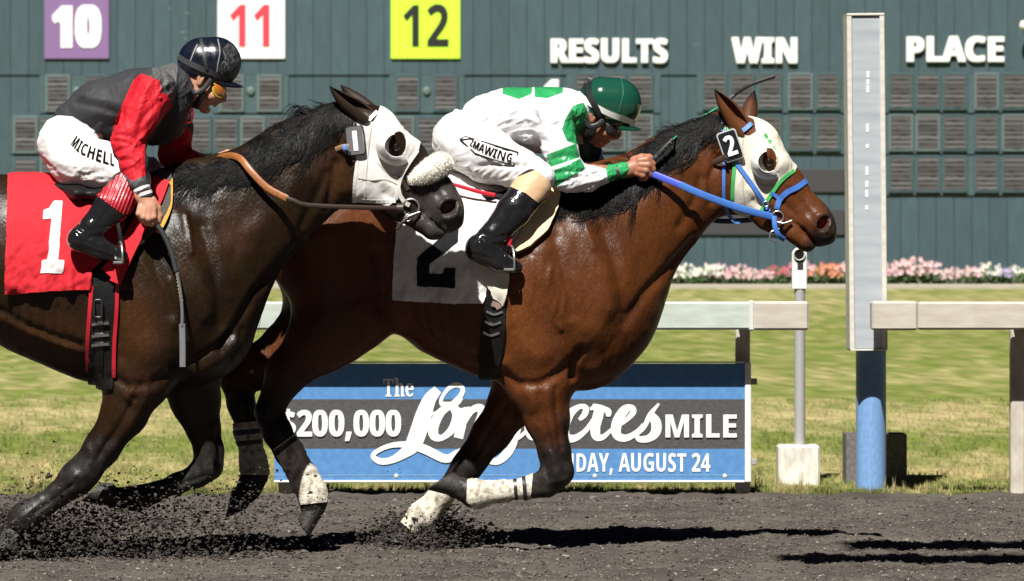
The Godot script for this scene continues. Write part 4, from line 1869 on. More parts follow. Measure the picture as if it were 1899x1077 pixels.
		chain(f, z0, [[158, 872, 0.115, 29], [140, 890, 0.115, 29], [112, 914, 0.11, 21], [80, 938, 0.11, 21], [52, 954, 0.11, 25]], 0.85)
		chain(f, z0, [[52, 954, 0.11, 25], [38, 966, 0.11, 24], [22, 984, 0.11, 18]], 0.85)
		# off foreleg, bent
		f.group(0.08, 0.03)
		chain(f, z0, [[345, 680, -0.13, 56], [362, 740, -0.13, 46], [376, 790, -0.13, 30], [388, 836, -0.13, 25]], 0.78)
		chain(f, z0, [[388, 836, -0.13, 25], [386, 864, -0.13, 25], [366, 882, -0.13, 20], [330, 896, -0.13, 17], [290, 912, -0.13, 17], [262, 922, -0.13, 20]], 0.85)
		chain(f, z0, [[262, 922, -0.13, 20], [244, 924, -0.13, 19], [226, 922, -0.13, 15], [212, 920, -0.13, 17]], 0.85)
		# quarters and hind legs beyond the left edge of the photograph
		f.group(0.12, 0.06)
		chain(f, z0, [[-180, 450, 0.12, 112], [-130, 575, 0.14, 84]], 0.75)
		chain(f, z0, [[-180, 450, -0.12, 112], [-150, 565, -0.14, 84]], 0.75)
		f.group(0.07, 0.03)
		chain(f, z0, [[-130, 590, 0.15, 62], [-185, 650, 0.15, 56], [-250, 712, 0.14, 36], [-300, 752, 0.13, 25]], 0.75)
		chain(f, z0, [[-300, 752, 0.13, 25], [-296, 820, 0.13, 21], [-290, 880, 0.13, 21], [-280, 905, 0.13, 25], [-270, 945, 0.13, 18]], 0.8)
		f.group(0.07, 0.03)
		chain(f, z0, [[-150, 580, -0.15, 62], [-230, 630, -0.15, 52], [-310, 670, -0.14, 34], [-360, 690, -0.13, 25]], 0.75)
		chain(f, z0, [[-360, 690, -0.13, 25], [-375, 750, -0.13, 21], [-385, 805, -0.13, 21], [-388, 830, -0.13, 25], [-400, 862, -0.13, 18]], 0.8)
	return f

# a hoof: rings from the coronet (front, back) down to the sole (toe, heel), in photo pixels
func hoof(b: Beast, dz: float, flat: Array, half: float, m: Material) -> void:
	var z := b.z0 + dz
	var k := mpx(z)
	var cf := P(flat[0], flat[1], z)
	var cb := P(flat[2], flat[3], z)
	var toe := P(flat[4], flat[5], z)
	var heel := P(flat[6], flat[7], z)
	var g := Geo.new()
	var n := 22
	var rows := [-0.12, 0.0, 0.06, 0.5, 0.94, 1.0]
	var swell := [0.86, 1.03, 1.0, 1.0, 1.0, 0.95]
	for j in rows.size():
		var u: float = rows[j]
		var f := cf.lerp(toe, u)
		var r := cb.lerp(heel, u)
		var mid := (f + r) * 0.5
		var ax := (f - r) * 0.5
		for i in n:
			var t := TAU * i / n
			var w: float = half * k * lerpf(0.88, 1.15, u) * swell[j]
			var p: Vector3 = mid + ax * cos(t) * swell[j] + Vector3(0, 0, sin(t) * w)
			if cos(t) < -0.8:
				p -= ax * 0.12 * (cos(t) + 0.8) * -5.0 * u
			g.vert(p, Vector3.UP)
	for j in rows.size() - 1:
		for i in n:
			var o := j * n + i
			var e := j * n + (i + 1) % n
			g.ix.append_array([o, e, o + n, e, e + n, o + n])
	var last := (rows.size() - 1) * n
	var c := g.vert((toe + heel) * 0.5 + (cf + cb - toe - heel) * 0.04, Vector3.DOWN)
	for i in n:
		g.ix.append_array([last + i, last + (i + 1) % n, c])
	g.smooth()
	var out := g.v[n] - (cf + cb) * 0.5
	if g.n[n].dot(out) < 0.0:
		for i in range(0, g.ix.size(), 3):
			var sw := g.ix[i]
			g.ix[i] = g.ix[i + 1]
			g.ix[i + 1] = sw
		g.smooth()
	part("hoof", g, m, b.root)

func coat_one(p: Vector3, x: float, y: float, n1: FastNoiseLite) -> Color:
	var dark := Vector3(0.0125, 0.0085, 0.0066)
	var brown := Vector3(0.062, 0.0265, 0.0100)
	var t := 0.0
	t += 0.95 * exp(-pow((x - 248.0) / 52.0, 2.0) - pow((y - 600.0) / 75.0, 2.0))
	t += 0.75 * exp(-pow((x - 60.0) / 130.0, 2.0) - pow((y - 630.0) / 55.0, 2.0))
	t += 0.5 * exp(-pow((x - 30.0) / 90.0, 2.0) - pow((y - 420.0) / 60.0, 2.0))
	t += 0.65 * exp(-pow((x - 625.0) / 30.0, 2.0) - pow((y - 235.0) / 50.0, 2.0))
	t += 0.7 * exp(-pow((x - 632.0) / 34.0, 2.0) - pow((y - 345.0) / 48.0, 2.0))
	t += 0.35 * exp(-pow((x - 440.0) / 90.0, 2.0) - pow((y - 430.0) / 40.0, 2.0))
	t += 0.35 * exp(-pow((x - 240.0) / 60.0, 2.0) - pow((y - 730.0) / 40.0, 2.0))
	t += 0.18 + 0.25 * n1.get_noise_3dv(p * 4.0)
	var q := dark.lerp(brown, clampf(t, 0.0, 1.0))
	var low := smoothstep(800.0, 870.0, y + 12.0 * n1.get_noise_3dv(p * 12.0))
	q = q.lerp(Vector3(0.022, 0.0205, 0.020), low * 0.9)
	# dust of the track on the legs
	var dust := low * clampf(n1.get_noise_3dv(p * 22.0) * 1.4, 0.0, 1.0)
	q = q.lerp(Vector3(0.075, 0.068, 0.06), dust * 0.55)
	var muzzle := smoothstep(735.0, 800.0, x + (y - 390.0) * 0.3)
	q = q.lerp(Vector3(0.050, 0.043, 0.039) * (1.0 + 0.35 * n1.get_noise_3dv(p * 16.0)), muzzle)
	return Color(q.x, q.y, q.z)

func coat_two(p: Vector3, x: float, y: float, n1: FastNoiseLite) -> Color:
	var bay := Vector3(0.150, 0.0485, 0.0150)
	var deep := Vector3(0.052, 0.0165, 0.0068)
	var black := Vector3(0.017, 0.014, 0.013)
	var t := 0.36 + 0.32 * n1.get_noise_3dv(p * 3.5)
	t += 0.35 * exp(-pow((x - 1110.0) / 110.0, 2.0) - pow((y - 440.0) / 70.0, 2.0))
	t -= 0.4 * exp(-pow((x - 950.0) / 45.0, 2.0) - pow((y - 590.0) / 110.0, 2.0))
	t += 0.35 * exp(-pow((x - 1150.0) / 40.0, 2.0) - pow((y - 610.0) / 80.0, 2.0))
	var q := bay.lerp(deep, clampf(t, 0.0, 1.0))
	var e := 14.0 * n1.get_noise_3dv(p * 14.0)
	var low := 0.0
	if x > 905.0:
		low = smoothstep(775.0, 850.0, y + e)
		low = maxf(low, smoothstep(1018.0, 1050.0, x + e) * smoothstep(735.0, 800.0, y) * (1.0 - smoothstep(1060.0, 1080.0, x)))
	elif x > 700.0:
		low = smoothstep(795.0, 862.0, y + e)
	else:
		low = smoothstep(640.0, 760.0, y + e)
	q = q.lerp(black, low)
	var dust := smoothstep(830.0, 900.0, y) * clampf(0.35 + n1.get_noise_3dv(p * 18.0), 0.0, 1.0)
	q = q.lerp(Vector3(0.10, 0.088, 0.075), dust * 0.5)
	if x > 1440.0:
		var mz := smoothstep(1480.0, 1532.0, x + (y - 430.0) * 0.45 + e)
		q = q.lerp(Vector3(0.040, 0.028, 0.024), mz)
	if x > 1300.0 and y < 215.0:
		q = q.lerp(black, smoothstep(196.0, 172.0, y))
	return Color(q.x, q.y, q.z)

func build_horse(who: int, z0: float, label: String, cell: float) -> Beast:
	var b := Beast.new()
	b.z0 = z0
	var base := P(1000.0 if who == 2 else 230.0, 476, z0)
	base.y = 0.0
	b.root = thing("race_horse", label, "horse", base, "galloping race horses")
	var t0 := Time.get_ticks_msec()
	b.field = horse_field(z0, who)
	var g := b.field.surface(cell)
	print("horse ", who, " cells ", g.v.size(), " ", Time.get_ticks_msec() - t0)
	var strokes := []
	if who == 2:
		strokes = [
			[[1118, 430, 1140, 480, 1152, 530, 1156, 580], -0.012, 13.0],
			[[1070, 400, 1095, 450, 1120, 520, 1128, 570], 0.008, 18.0],
			[[1085, 420, 1100, 460], 0.006, 7.0],
			[[1290, 445, 1240, 500, 1196, 545, 1160, 600], -0.012, 10.0],
			[[1030, 440, 1045, 510, 1062, 580], -0.007, 12.0],
			[[1000, 470, 1012, 540, 1040, 600], 0.006, 14.0],
			[[1020, 500, 1016, 530, 1030, 560, 1024, 590, 1040, 610], 0.0045, 4.5],
			[[1036, 505, 1048, 545, 1044, 580, 1058, 600], 0.0040, 4.0],
			[[985, 480, 990, 520, 982, 560], 0.0035, 4.5],
			[[930, 690, 960, 712, 1000, 712, 1040, 690, 1075, 650], -0.010, 9.0],
			[[950, 600, 975, 640, 1000, 660], 0.012, 24.0],
			[[930, 560, 946, 610, 935, 660], -0.007, 10.0],
			[[1062, 700, 1064, 675, 1076, 650], -0.016, 6.0],
			[[1095, 610, 1110, 645, 1105, 680], 0.010, 18.0],
			[[1000, 730, 1008, 780, 1022, 830], -0.006, 6.0],
			[[1030, 720, 1034, 780, 1040, 830], -0.006, 5.0],
			[[1016, 725, 1020, 780, 1032, 830], 0.005, 7.0],
			[[975, 720, 985, 740, 990, 760], 0.004, 8.0],
			[[940, 752, 905, 806, 880, 850], -0.005, 6.0],
			[[1300, 330, 1290, 370, 1262, 420], -0.008, 9.0],
			[[1270, 300, 1230, 350, 1180, 390], 0.006, 22.0],
			[[1335, 290, 1318, 330, 1322, 375], -0.010, 7.0],
			[[1390, 350, 1440, 380, 1468, 400], 0.004, 6.0],
			[[1400, 372, 1452, 404], -0.005, 6.0],
			[[1470, 352, 1500, 392, 1512, 404], -0.005, 7.0],
			[[1440, 362, 1480, 400], -0.003, 6.0],
			[[1514, 404, 1522, 396, 1536, 398, 1544, 412, 1536, 428], 0.006, 4.0],
			[[760, 600, 820, 640, 880, 660], -0.006, 10.0],
			[[700, 470, 712, 520, 708, 570], -0.012, 14.0],
			[[1010, 850, 1016, 880], -0.006, 6.0],
			[[1044, 850, 1050, 880], -0.004, 6.0],
			[[1026, 846, 1030, 892], 0.004, 7.0],
		]
		for k in 7:
			strokes.append([[770 + k * 24, 500 + k * 6, 762 + k * 24, 560 + k * 8, 772 + k * 23, 610 + k * 7], -0.003, 5.0])
	else:
		strokes = [
			[[372, 420, 392, 480, 406, 540, 410, 600], -0.012, 13.0],
			[[330, 400, 350, 460, 372, 520, 384, 580], 0.010, 18.0],
			[[345, 400, 352, 430, 356, 470], 0.008, 5.0],
			[[556, 446, 510, 500, 470, 545, 440, 600, 410, 650], -0.016, 9.0],
			[[480, 420, 450, 480, 420, 540], 0.006, 20.0],
			[[280, 440, 296, 510, 316, 580], -0.008, 12.0],
			[[262, 480, 300, 540, 320, 600, 318, 640], 0.005, 9.0],
			[[318, 520, 332, 560, 330, 600], 0.005, 6.0],
			[[238, 560, 250, 620, 270, 660], 0.010, 24.0],
			[[232, 540, 222, 600, 228, 660], -0.006, 9.0],
			[[212, 700, 240, 716, 280, 712, 318, 690, 350, 650], -0.010, 9.0],
			[[320, 680, 350, 672, 390, 650, 430, 620], -0.012, 7.0],
			[[360, 690, 400, 670, 438, 636], 0.010, 10.0],
			[[450, 610, 440, 640, 428, 660], -0.008, 5.0],
			[[250, 715, 238, 735, 250, 750], 0.006, 6.0],
			[[276, 712, 272, 740, 240, 790, 205, 835], 0.006, 8.0],
			[[250, 740, 215, 800, 180, 850], -0.006, 6.0],
			[[285, 745, 245, 810, 200, 862], -0.007, 6.0],
			[[160, 830, 172, 850, 150, 885], 0.005, 8.0],
			[[200, 816, 186, 840, 192, 852], -0.004, 5.0],
			[[0, 575, 40, 600, 90, 622, 150, 640], -0.008, 8.0],
			[[132, 900, 100, 926, 62, 952], -0.005, 4.0],
			[[140, 880, 128, 896], 0.005, 6.0],
			[[372, 888, 330, 902, 282, 917], -0.004, 4.0],
			[[396, 800, 394, 840, 398, 862], -0.005, 5.0],
			[[380, 770, 384, 820], 0.004, 6.0],
			[[60, 944, 40, 962], 0.005, 7.0],
			[[10, 590, 60, 616, 140, 646], 0.006, 9.0],
			[[40, 650, 100, 652, 160, 664], -0.006, 8.0],
			[[604, 320, 592, 350, 566, 400, 550, 440], -0.008, 9.0],
			[[622, 300, 614, 340, 606, 386], -0.012, 8.0],
			[[560, 330, 510, 390, 460, 430], 0.006, 22.0],
			[[640, 230, 632, 300, 640, 350], 0.006, 12.0],
			[[700, 330, 760, 366, 780, 384], 0.004, 6.0],
			[[712, 358, 766, 398], -0.005, 6.0],
			[[786, 320, 812, 362, 822, 374], -0.006, 7.0],
			[[814, 380, 822, 368, 838, 368, 850, 382, 844, 400, 828, 404], 0.006, 4.0],
			[[790, 398, 812, 412, 826, 424], 0.003, 4.0],
		]
		for k in 7:
			strokes.append([[0 + k * 22, 550 + k * 4, -6 + k * 22, 590 + k * 5, 4 + k * 22, 620 + k * 5], -0.003, 5.0])
	carve(g, z0, strokes)
	ruffle(g, 0.004, 4.5, 7 + who, 2)
	ruffle(g, 0.0013, 30.0, 17 + who, 2, Vector3(1.0, 0.42, 1.0))
	g.smooth()
	var n1 := FastNoiseLite.new()
	n1.seed = 50 + who
	n1.frequency = 1.0
	n1.fractal_octaves = 3
	g.c.resize(g.v.size())
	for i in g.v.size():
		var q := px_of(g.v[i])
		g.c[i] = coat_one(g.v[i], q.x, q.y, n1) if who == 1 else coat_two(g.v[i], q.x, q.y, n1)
	for i in g.v.size():
		var q := px_of(g.v[i])
		var nc := Vector2(1528, 414) if who == 2 else Vector2(832, 387)
		if absf(q.x - nc.x) < 9.0 and absf(q.y - nc.y) < 9.0 and absf(g.v[i].z - z0) < 0.062:
			var red := Color(0.30, 0.05, 0.05) if who == 2 else Color(0.12, 0.05, 0.045)
			g.c[i] = red.lerp(g.c[i], smoothstep(0.045, 0.062, absf(g.v[i].z - z0)))
	b.skin = g
	b.front = Front.new([g], 0.007)
	var m := vmat(0.40 if who == 1 else 0.44, 0.5)
	bumpy(m, "coat", Vector3(3.0, 1.0, 3.0), 0.20, 0.09, 5)
	m.roughness_texture = noise_tex("c_sweat", FastNoiseLite.TYPE_SIMPLEX_SMOOTH, 0.014, 5, false, 1.0, ramp2(Color(0.62, 0.62, 0.62), Color(1, 1, 1)))
	m.roughness = 0.48
	m.albedo_texture = noise_tex("c_hair", FastNoiseLite.TYPE_SIMPLEX_SMOOTH, 0.045, 4, false, 1.0, ramp2(Color(0.78, 0.78, 0.78), Color(1, 1, 1)))
	m.metallic_specular = 0.34
	part("body", g, m, b.root)
	var hm := mat(lin(0.05, 0.045, 0.04), 0.6)
	bumpy(hm, "hoof", Vector3(6, 6, 6), 0.8, 0.05, 4)
	blotched(hm, "hoof", Vector3(4, 4, 4), Color(0.55, 0.53, 0.5), Color(1.0, 1.0, 1.0), 0.03, 4)
	if who == 2:
		hoof(b, 0.095, [852, 923, 857, 886, 789, 907, 837, 877], 21.0, hm)
		hoof(b, -0.12, [738, 984, 770, 992, 712, 1003, 762, 1008], 19.0, hm)
		hoof(b, 0.12, [603, 944, 560, 944, 574, 995, 555, 968], 21.0, hm)
		hoof(b, -0.13, [430, 908, 472, 918, 418, 960, 456, 944], 21.0, hm)
	else:
		hoof(b, 0.11, [10, 974, 44, 992, -14, 1012, 36, 1022], 21.0, hm)
		hoof(b, -0.13, [216, 940, 210, 896, 150, 929, 186, 896], 20.0, hm)
		hoof(b, 0.13, [-250, 940, -292, 940, -258, 992, -292, 974], 21.0, hm)
		hoof(b, -0.13, [-420, 850, -380, 858, -436, 900, -396, 892], 21.0, hm)
	# eyes
	var em := mat(lin(0.012, 0.007, 0.004), 0.06)
	var ex := 1426.0 if who == 2 else 734.0
	var ey := 300.0 if who == 2 else 272.0
	for s in [1.0, -1.0]:
		var p := P(ex, ey, z0)
		var zz := b.front.at(p.x, p.y, z0 + 0.1) - z0 - 0.014
		var eg := Geo.new()
		var prof := []
		for i in 11:
			var a := -PI / 2 + PI * i / 10.0
			prof.append(Vector2(cos(a) * 0.026, sin(a) * 0.022))
		eg.lathe(P(ex, ey, z0 + zz * s), prof, 18)
		part("eye", eg, em, b.root)
	return b

# hair: tufts of tapering strands that follow the surface
func hair(b: Beast, roots: Array, flow: Array, lengths: Array, count: int, strands: int, seed_: int, width: float, m: Material, called: String, lift := 0.012, spread := 5.5) -> void:
	var r := rng(seed_)
	var g := Geo.new()
	var path := curve(pairs(roots), 12)
	var flows := curve(pairs(flow), 12)
	for c in count:
		var u := r.randf() * (path.size() - 1)
		var i0 := int(u)
		var rt: Vector2 = path[i0].lerp(path[mini(i0 + 1, path.size() - 1)], u - i0)
		var fu := u / (path.size() - 1) * (flows.size() - 1)
		var dir: Vector2 = flows[int(fu)]
		dir = dir.rotated(r.randfn(0.0, 0.30))
		var lu := u / (path.size() - 1) * (lengths.size() - 1)
		var len_: float = lerpf(lengths[int(lu)], lengths[mini(int(lu) + 1, lengths.size() - 1)], lu - int(lu)) * r.randf_range(0.55, 1.2)
		var tip := rt + dir.normalized() * len_
		var bend := r.randfn(0.0, 0.28) * len_
		var zl := r.randf_range(0.2, 1.0) * lift
		for s in strands:
			var a := rt + Vector2(r.randfn(0.0, spread), r.randfn(0.0, spread * 0.35))
			var e := tip + Vector2(r.randfn(0.0, 5.0), r.randfn(0.0, 5.0))
			e = a.lerp(e, r.randf_range(0.7, 1.05))
			var side := (e - a).orthogonal().normalized() * (bend + r.randfn(0.0, 3.0))
			var pts := []
			var rad := []
			var lastz := b.z0
			for k in 6:
				var t := k / 5.0
				var q := a.lerp(e, t) + side * sin(t * PI) * 0.6
				q.y += len_ * 0.10 * t * t
				var w := P(q.x, q.y, b.z0)
				var z: float = b.front.at(w.x, w.y, -50.0)
				if z < -40.0:
					z = lerpf(lastz, b.z0 + r.randfn(0.0, 0.02), 0.25)
				else:
					z += zl + 0.004 * sin(t * 9.0 + s)
					if k == 0:
						z -= zl + 0.004
				lastz = z
				pts.append(P(q.x, q.y, z))
				rad.append(width * (1.0 - t * 0.8))
			g.tube(pts, rad, 3, Vector3(0, 0, 1), 1.0, false)
	part(called, g, m, b.root)

func build_hair(b: Beast, who: int) -> void:
	var m := mat(lin(0.0055, 0.0052, 0.0052), 0.45, 0.0, 0.36)
	if who == 1:
		hair(b, [655, 196, 628, 192, 590, 212, 540, 246, 500, 276, 462, 300], [-40, 70, -60, 70, -70, 62, -70, 60, -60, 60, -60, 50], [50, 78, 98, 86, 74, 62], 180, 16, 3, 0.0026, m, "mane")
		hair(b, [470, 300, 430, 312, 390, 322, 340, 334, 310, 340], [-70, 40, -80, 30, -80, 18, -70, 10, -60, 4], [70, 80, 70, 50, 30], 85, 14, 4, 0.0024, m, "mane")
		hair(b, [628, 196, 604, 206, 580, 218], [-60, -12, -60, -14, -60, -6], [50, 60, 50], 8, 5, 5, 0.0018, m, "mane", 0.012, 4.0)
	else:
		hair(b, [1340, 216, 1320, 226, 1285, 240, 1250, 256, 1215, 280], [-60, 34, -80, 44, -70, 46, -60, 40, -50, 40], [60, 85, 80, 70, 60], 150, 13, 13, 0.0026, m, "mane")
		hair(b, [1300, 230, 1260, 246, 1220, 268], [-50, -6, -60, 4, -50, 6], [34, 44, 36], 16, 6, 15, 0.0018, m, "mane", 0.012, 4.0)
		hair(b, [1225, 288, 1180, 312, 1120, 340, 1060, 362], [-40, 60, -50, 66, -50, 52, -50, 30], [80, 90, 75, 50], 150, 13, 14, 0.0026, m, "mane")
		hair(b, [1180, 296, 1150, 306, 1120, 318], [-50, -6, -50, 2, -50, 8], [40, 50, 40], 16, 6, 16, 0.0018, m, "mane", 0.012, 4.0)
	# tail
	var r := rng(20 + who)
	var g := Geo.new()
	var x := -300.0 if who == 1 else 512.0
	var y := 372.0
	for i in 320:
		var pts := []
		var rad := []
		var ex := r.randfn(-150.0, 30.0) if who == 1 else r.randfn(-70.0, 14.0)
		var ey := r.randfn(140.0, 36.0) if who == 1 else r.randfn(190.0, 20.0)
		var ez := r.randfn(0.0, 0.06)
		for k in 7:
			var t := k / 6.0
			pts.append(P(x + 40.0 * (1.0 - t) + r.randf() * 3.0 + ex * pow(t, 0.7), y + 6.0 + ey * t * t + 10.0 * sin(t * 7.0 + i * 0.1), b.z0 + ez * t))
			rad.append(0.0035 * (1.0 - t * 0.8))
		g.tube(pts, rad, 3, Vector3(0, 0, 1), 1.0, false)
	part("tail", g, m, b.root)

# an ear is a cupped leaf: rings of a half-open shell from its root to its tip
func ear(b: Beast, spine: Array, widths: Array, facing: Vector3, inner: Material, outer_tint: Color, tip_tint: Color) -> void:
	var path := curve(spine, 5)
	var ws := []
	for w in widths:
		ws.append(Vector2(w, 0))
	var wide := curve(ws, 5)
	var g := Geo.new()
	var m := path.size()
	var sides := 13
	for layer in 2:
		var base := g.v.size()
		for i in m:
			var t: Vector3 = (path[mini(i + 1, m - 1)] - path[maxi(i - 1, 0)]).normalized()
			var f := (facing - t * facing.dot(t)).normalized()
			var s := t.cross(f).normalized()
			var w: float = maxf(wide[i].x, 0.4) * mpx(b.z0)
			for k in sides + 1:
				var a := lerpf(-2.35, 2.35, float(k) / sides)
				var d := s * sin(a) - f * cos(a) * 0.8
				g.vert(path[i] + d * w * (1.0 if layer == 0 else 0.80) + f * w * 0.25, d.normalized() * (1.0 if layer == 0 else -1.0))
				var u := float(i) / (m - 1)
				var col := outer_tint.lerp(tip_tint, smoothstep(0.62, 0.95, u))
				if layer == 1:
					col = col * 0.8
				g.c[g.c.size() - 1] = col
		for i in m - 1:
			for k in sides:
				var q := base + i * (sides + 1) + k
				if layer == 0:
					g.ix.append_array([q, q + 1, q + sides + 1, q + 1, q + sides + 2, q + sides + 1])
				else:
					g.ix.append_array([q, q + sides + 1, q + 1, q + 1, q + sides + 1, q + sides + 2])
	# rim between the two layers
	var off := m * (sides + 1)
	for i in m - 1:
		for k in [0, sides]:
			var q: int = i * (sides + 1) + k
			g.quad(g.v[q], g.v[q + off], g.v[q + off + sides + 1], g.v[q + sides + 1])
			for z in 4:
				g.c[g.c.size() - 1 - z] = outer_tint.lerp(tip_tint, float(i) / m)
	part("ear", g, inner, b.root)

func build_ears(b: Beast, who: int) -> void:
	var m := vmat(0.5, 0.4)
	var z := b.z0
	if who == 2:
		ear(b, [P(1376, 246, z + 0.055), P(1364, 228, z + 0.065), P(1347, 202, z + 0.075), P(1334, 182, z + 0.08), P(1325, 166, z + 0.08)], [18, 22, 19, 11, 1], Vector3(0.75, 0.25, 0.7), m, Color(0.15, 0.052, 0.018), Color(0.015, 0.012, 0.011))
		ear(b, [P(1384, 246, z - 0.055), P(1384, 226, z - 0.065), P(1388, 204, z - 0.075), P(1393, 186, z - 0.08), P(1399, 167, z - 0.08)], [15, 17, 16, 11, 1], Vector3(0.55, 0.2, -0.8), m, Color(0.10, 0.038, 0.016), Color(0.015, 0.012, 0.011))
	else:
		ear(b, [P(680, 222, z + 0.055), P(660, 207, z + 0.065), P(640, 192, z + 0.075), P(624, 176, z + 0.08), P(611, 160, z + 0.08)], [20, 22, 18, 11, 1], Vector3(0.7, 0.5, 0.5), m, Color(0.035, 0.020, 0.012), Color(0.012, 0.011, 0.010))
		ear(b, [P(690, 214, z - 0.055), P(672, 198, z - 0.065), P(655, 183, z - 0.075), P(642, 170, z - 0.08), P(632, 158, z - 0.08)], [17, 17, 14, 9, 1], Vector3(0.6, 0.4, -0.7), m, Color(0.03, 0.018, 0.012), Color(0.012, 0.011, 0.010))

# ---------------------------------------------------------------- tack
func lift_px(b: Beast, x: float, y: float, other: float) -> float:
	var w := P(x, y, b.z0)
	var z: float = b.front.at(w.x, w.y, -50.0)
	if z < -40.0:
		return other
	w = P(x, y, z)
	return b.front.at(w.x, w.y, z)

# a strap that lies on the near side along photo pixels, and its twin on the far side
func strap(b: Beast, flat: Array, width: float, lift: float, m: Material, parent: Node, called: String, both := true, steps := 6) -> void:
	var path := curve(pairs(flat), steps)
	var n := path.size()
	var left := PackedVector3Array()
	var right := PackedVector3Array()
	var lastz := b.z0
	for i in n:
		var t: Vector2 = (path[mini(i + 1, n - 1)] - path[maxi(i - 1, 0)]).normalized()
		var s := t.orthogonal() * width * 0.5
		for side in 2:
			var q: Vector2 = path[i] + (s if side == 0 else -s)
			var z := lift_px(b, q.x, q.y, -50.0)
			if z < -40.0:
				z = lerpf(lastz, b.z0, 0.6)
			lastz = z
			if side == 0:
				left.append(P(q.x, q.y, z + lift))
			else:
				right.append(P(q.x, q.y, z + lift))
	for pass_ in 2:
		for i in range(1, n - 1):
			left[i].z = (left[i - 1].z + left[i].z * 2.0 + left[i + 1].z) * 0.25
			right[i].z = (right[i - 1].z + right[i].z * 2.0 + right[i + 1].z) * 0.25
	for far in (2 if both else 1):
		var g := Geo.new()
		for i in n - 1:
			var a := left[i]
			var c := left[i + 1]
			var d := right[i + 1]
			var e := right[i]
			if far:
				a.z = 2.0 * b.z0 - a.z
				c.z = 2.0 * b.z0 - c.z
				d.z = 2.0 * b.z0 - d.z
				e.z = 2.0 * b.z0 - e.z
				var sw := a
				a = e
				e = sw
				sw = c
				c = d
				d = sw
			var dn := Vector3(0, 0, -0.006 if not far else 0.006)
			g.quad(a, e, d, c)
			g.quad(a + dn, a, c, c + dn)
			g.quad(e, e + dn, d + dn, d)
		part(called, g, m, parent)

# a band in the air through [x, y, depth] points
func band(z0: float, pts: Array, half: float, flat: float, m: Material, parent: Node, called: String, sides := 10, steps := 5) -> void:
	var v := []
	for q in pts:
		v.append(P(q[0], q[1], z0 + q[2]))
	var g := Geo.new()
	g.tube(curve(v, steps), [half * mpx(z0)], sides, Vector3(0, 0, 1), flat)
	part(called, g, m, parent)

func region(g: Geo, z0: float, outer: Array, holes := [], zlow := -99.0, zhigh := 99.0) -> PackedFloat32Array:
	var k := (EYE_Z - z0 - 0.15) / FOCAL
	var op := PackedVector2Array(pairs(outer))
	var hs := []
	for h in holes:
		hs.append(PackedVector2Array(pairs(h)))
	var lo := Vector2(1e9, 1e9)
	var hi := -lo
	for q in op:
		lo = lo.min(q)
		hi = hi.max(q)
	var s := PackedFloat32Array()
	s.resize(g.v.size())
	for i in g.v.size():
		var q := px_of(g.v[i])
		if q.x < lo.x - 30 or q.y < lo.y - 30 or q.x > hi.x + 30 or q.y > hi.y + 30:
			s[i] = 30.0 * k
			continue
		var d := sd_poly(q, op)
		for h in hs:
			d = maxf(d, -sd_poly(q, h))
		d *= k
		d = maxf(d, maxf(zlow - g.v[i].z, g.v[i].z - zhigh))
		s[i] = d if absf(d) > 1e-7 else 1e-7
	return s

# a piece of cloth or leather cut from the surface and laid on it
func patch(g: Geo, z0: float, outer: Array, lift: float, holes := [], zlow := -99.0, zhigh := 99.0) -> Geo:
	var cut: Geo = g.split(region(g, z0, outer, holes, zlow, zhigh))[0]
	return cut

func oval(cx: float, cy: float, rx: float, ry: float, turn := 0.0, n := 22) -> Array:
	var out := []
	for i in n:
		var a := TAU * i / n
		var q := Vector2(cos(a) * rx, sin(a) * ry).rotated(turn)
		out.append(cx + q.x)
		out.append(cy + q.y)
	return out

func rounded(w: float, h: float, r: float, turn: float, c: Vector2) -> PackedVector2Array:
	var out := PackedVector2Array()
	for e in [[1, 1, 0.0], [-1, 1, PI / 2], [-1, -1, PI], [1, -1, PI * 1.5]]:
		for k in 6:
			var a: float = e[2] + PI / 2 * k / 5.0
			out.append(c + (Vector2(e[0] * (w * 0.5 - r), e[1] * (h * 0.5 - r)) + Vector2(cos(a), sin(a)) * r).rotated(turn))
	return out

func cloth_mat(c: Color, rough := 0.8, key := "cloth", strength := 0.08) -> StandardMaterial3D:
	var m := mat(c, rough, 0.0, 0.3)
	bumpy(m, key, Vector3(7, 7, 7), strength, 0.03, 4)
	blotched(m, "soil", Vector3(3.0, 3.0, 3.0), Color(0.90, 0.885, 0.87), Color(1, 1, 1), 0.010, 3)
	m.uv1_scale = Vector3(2.6, 2.6, 2.6)
	return m

func hang(g: Geo, z0: float, top: float, bottom: float, amount: float, seed_: int) -> void:
	# loose cloth stands away from the flank and ripples towards its hem
	var n := FastNoiseLite.new()
	n.seed = seed_
	n.frequency = 1.0
	for i in g.v.size():
		var q := px_of(g.v[i])
		var t := clampf((q.y - top) / (bottom - top), 0.0, 1.0)
		var s := signf(g.v[i].z - z0)
		var w := 0.5 + 0.5 * sin(q.x * 0.11 + 2.0 * n.get_noise_2d(q.x * 0.02, q.y * 0.012))
		g.v[i].z += s * amount * t * (0.4 + w * 0.9 + 0.9 * n.get_noise_2d(q.x * 0.03, q.y * 0.02))
		g.v[i] += g.n[i] * 0.003 * n.get_noise_2d(q.x * 0.05 + q.y * 0.03, q.y * 0.015)

func buckle(p: Vector3, w: float, h: float, r: float, m: Material, parent: Node, called: String, turn := 0.0) -> void:
	var g := Geo.new()
	var pts := []
	for q in rounded(w, h, minf(w, h) * 0.3, turn, Vector2.ZERO):
		pts.append(p + Vector3(q.x, q.y, 0))
	pts.append(pts[0])
	g.tube(pts, [r], 6)
	part(called, g, m, parent)

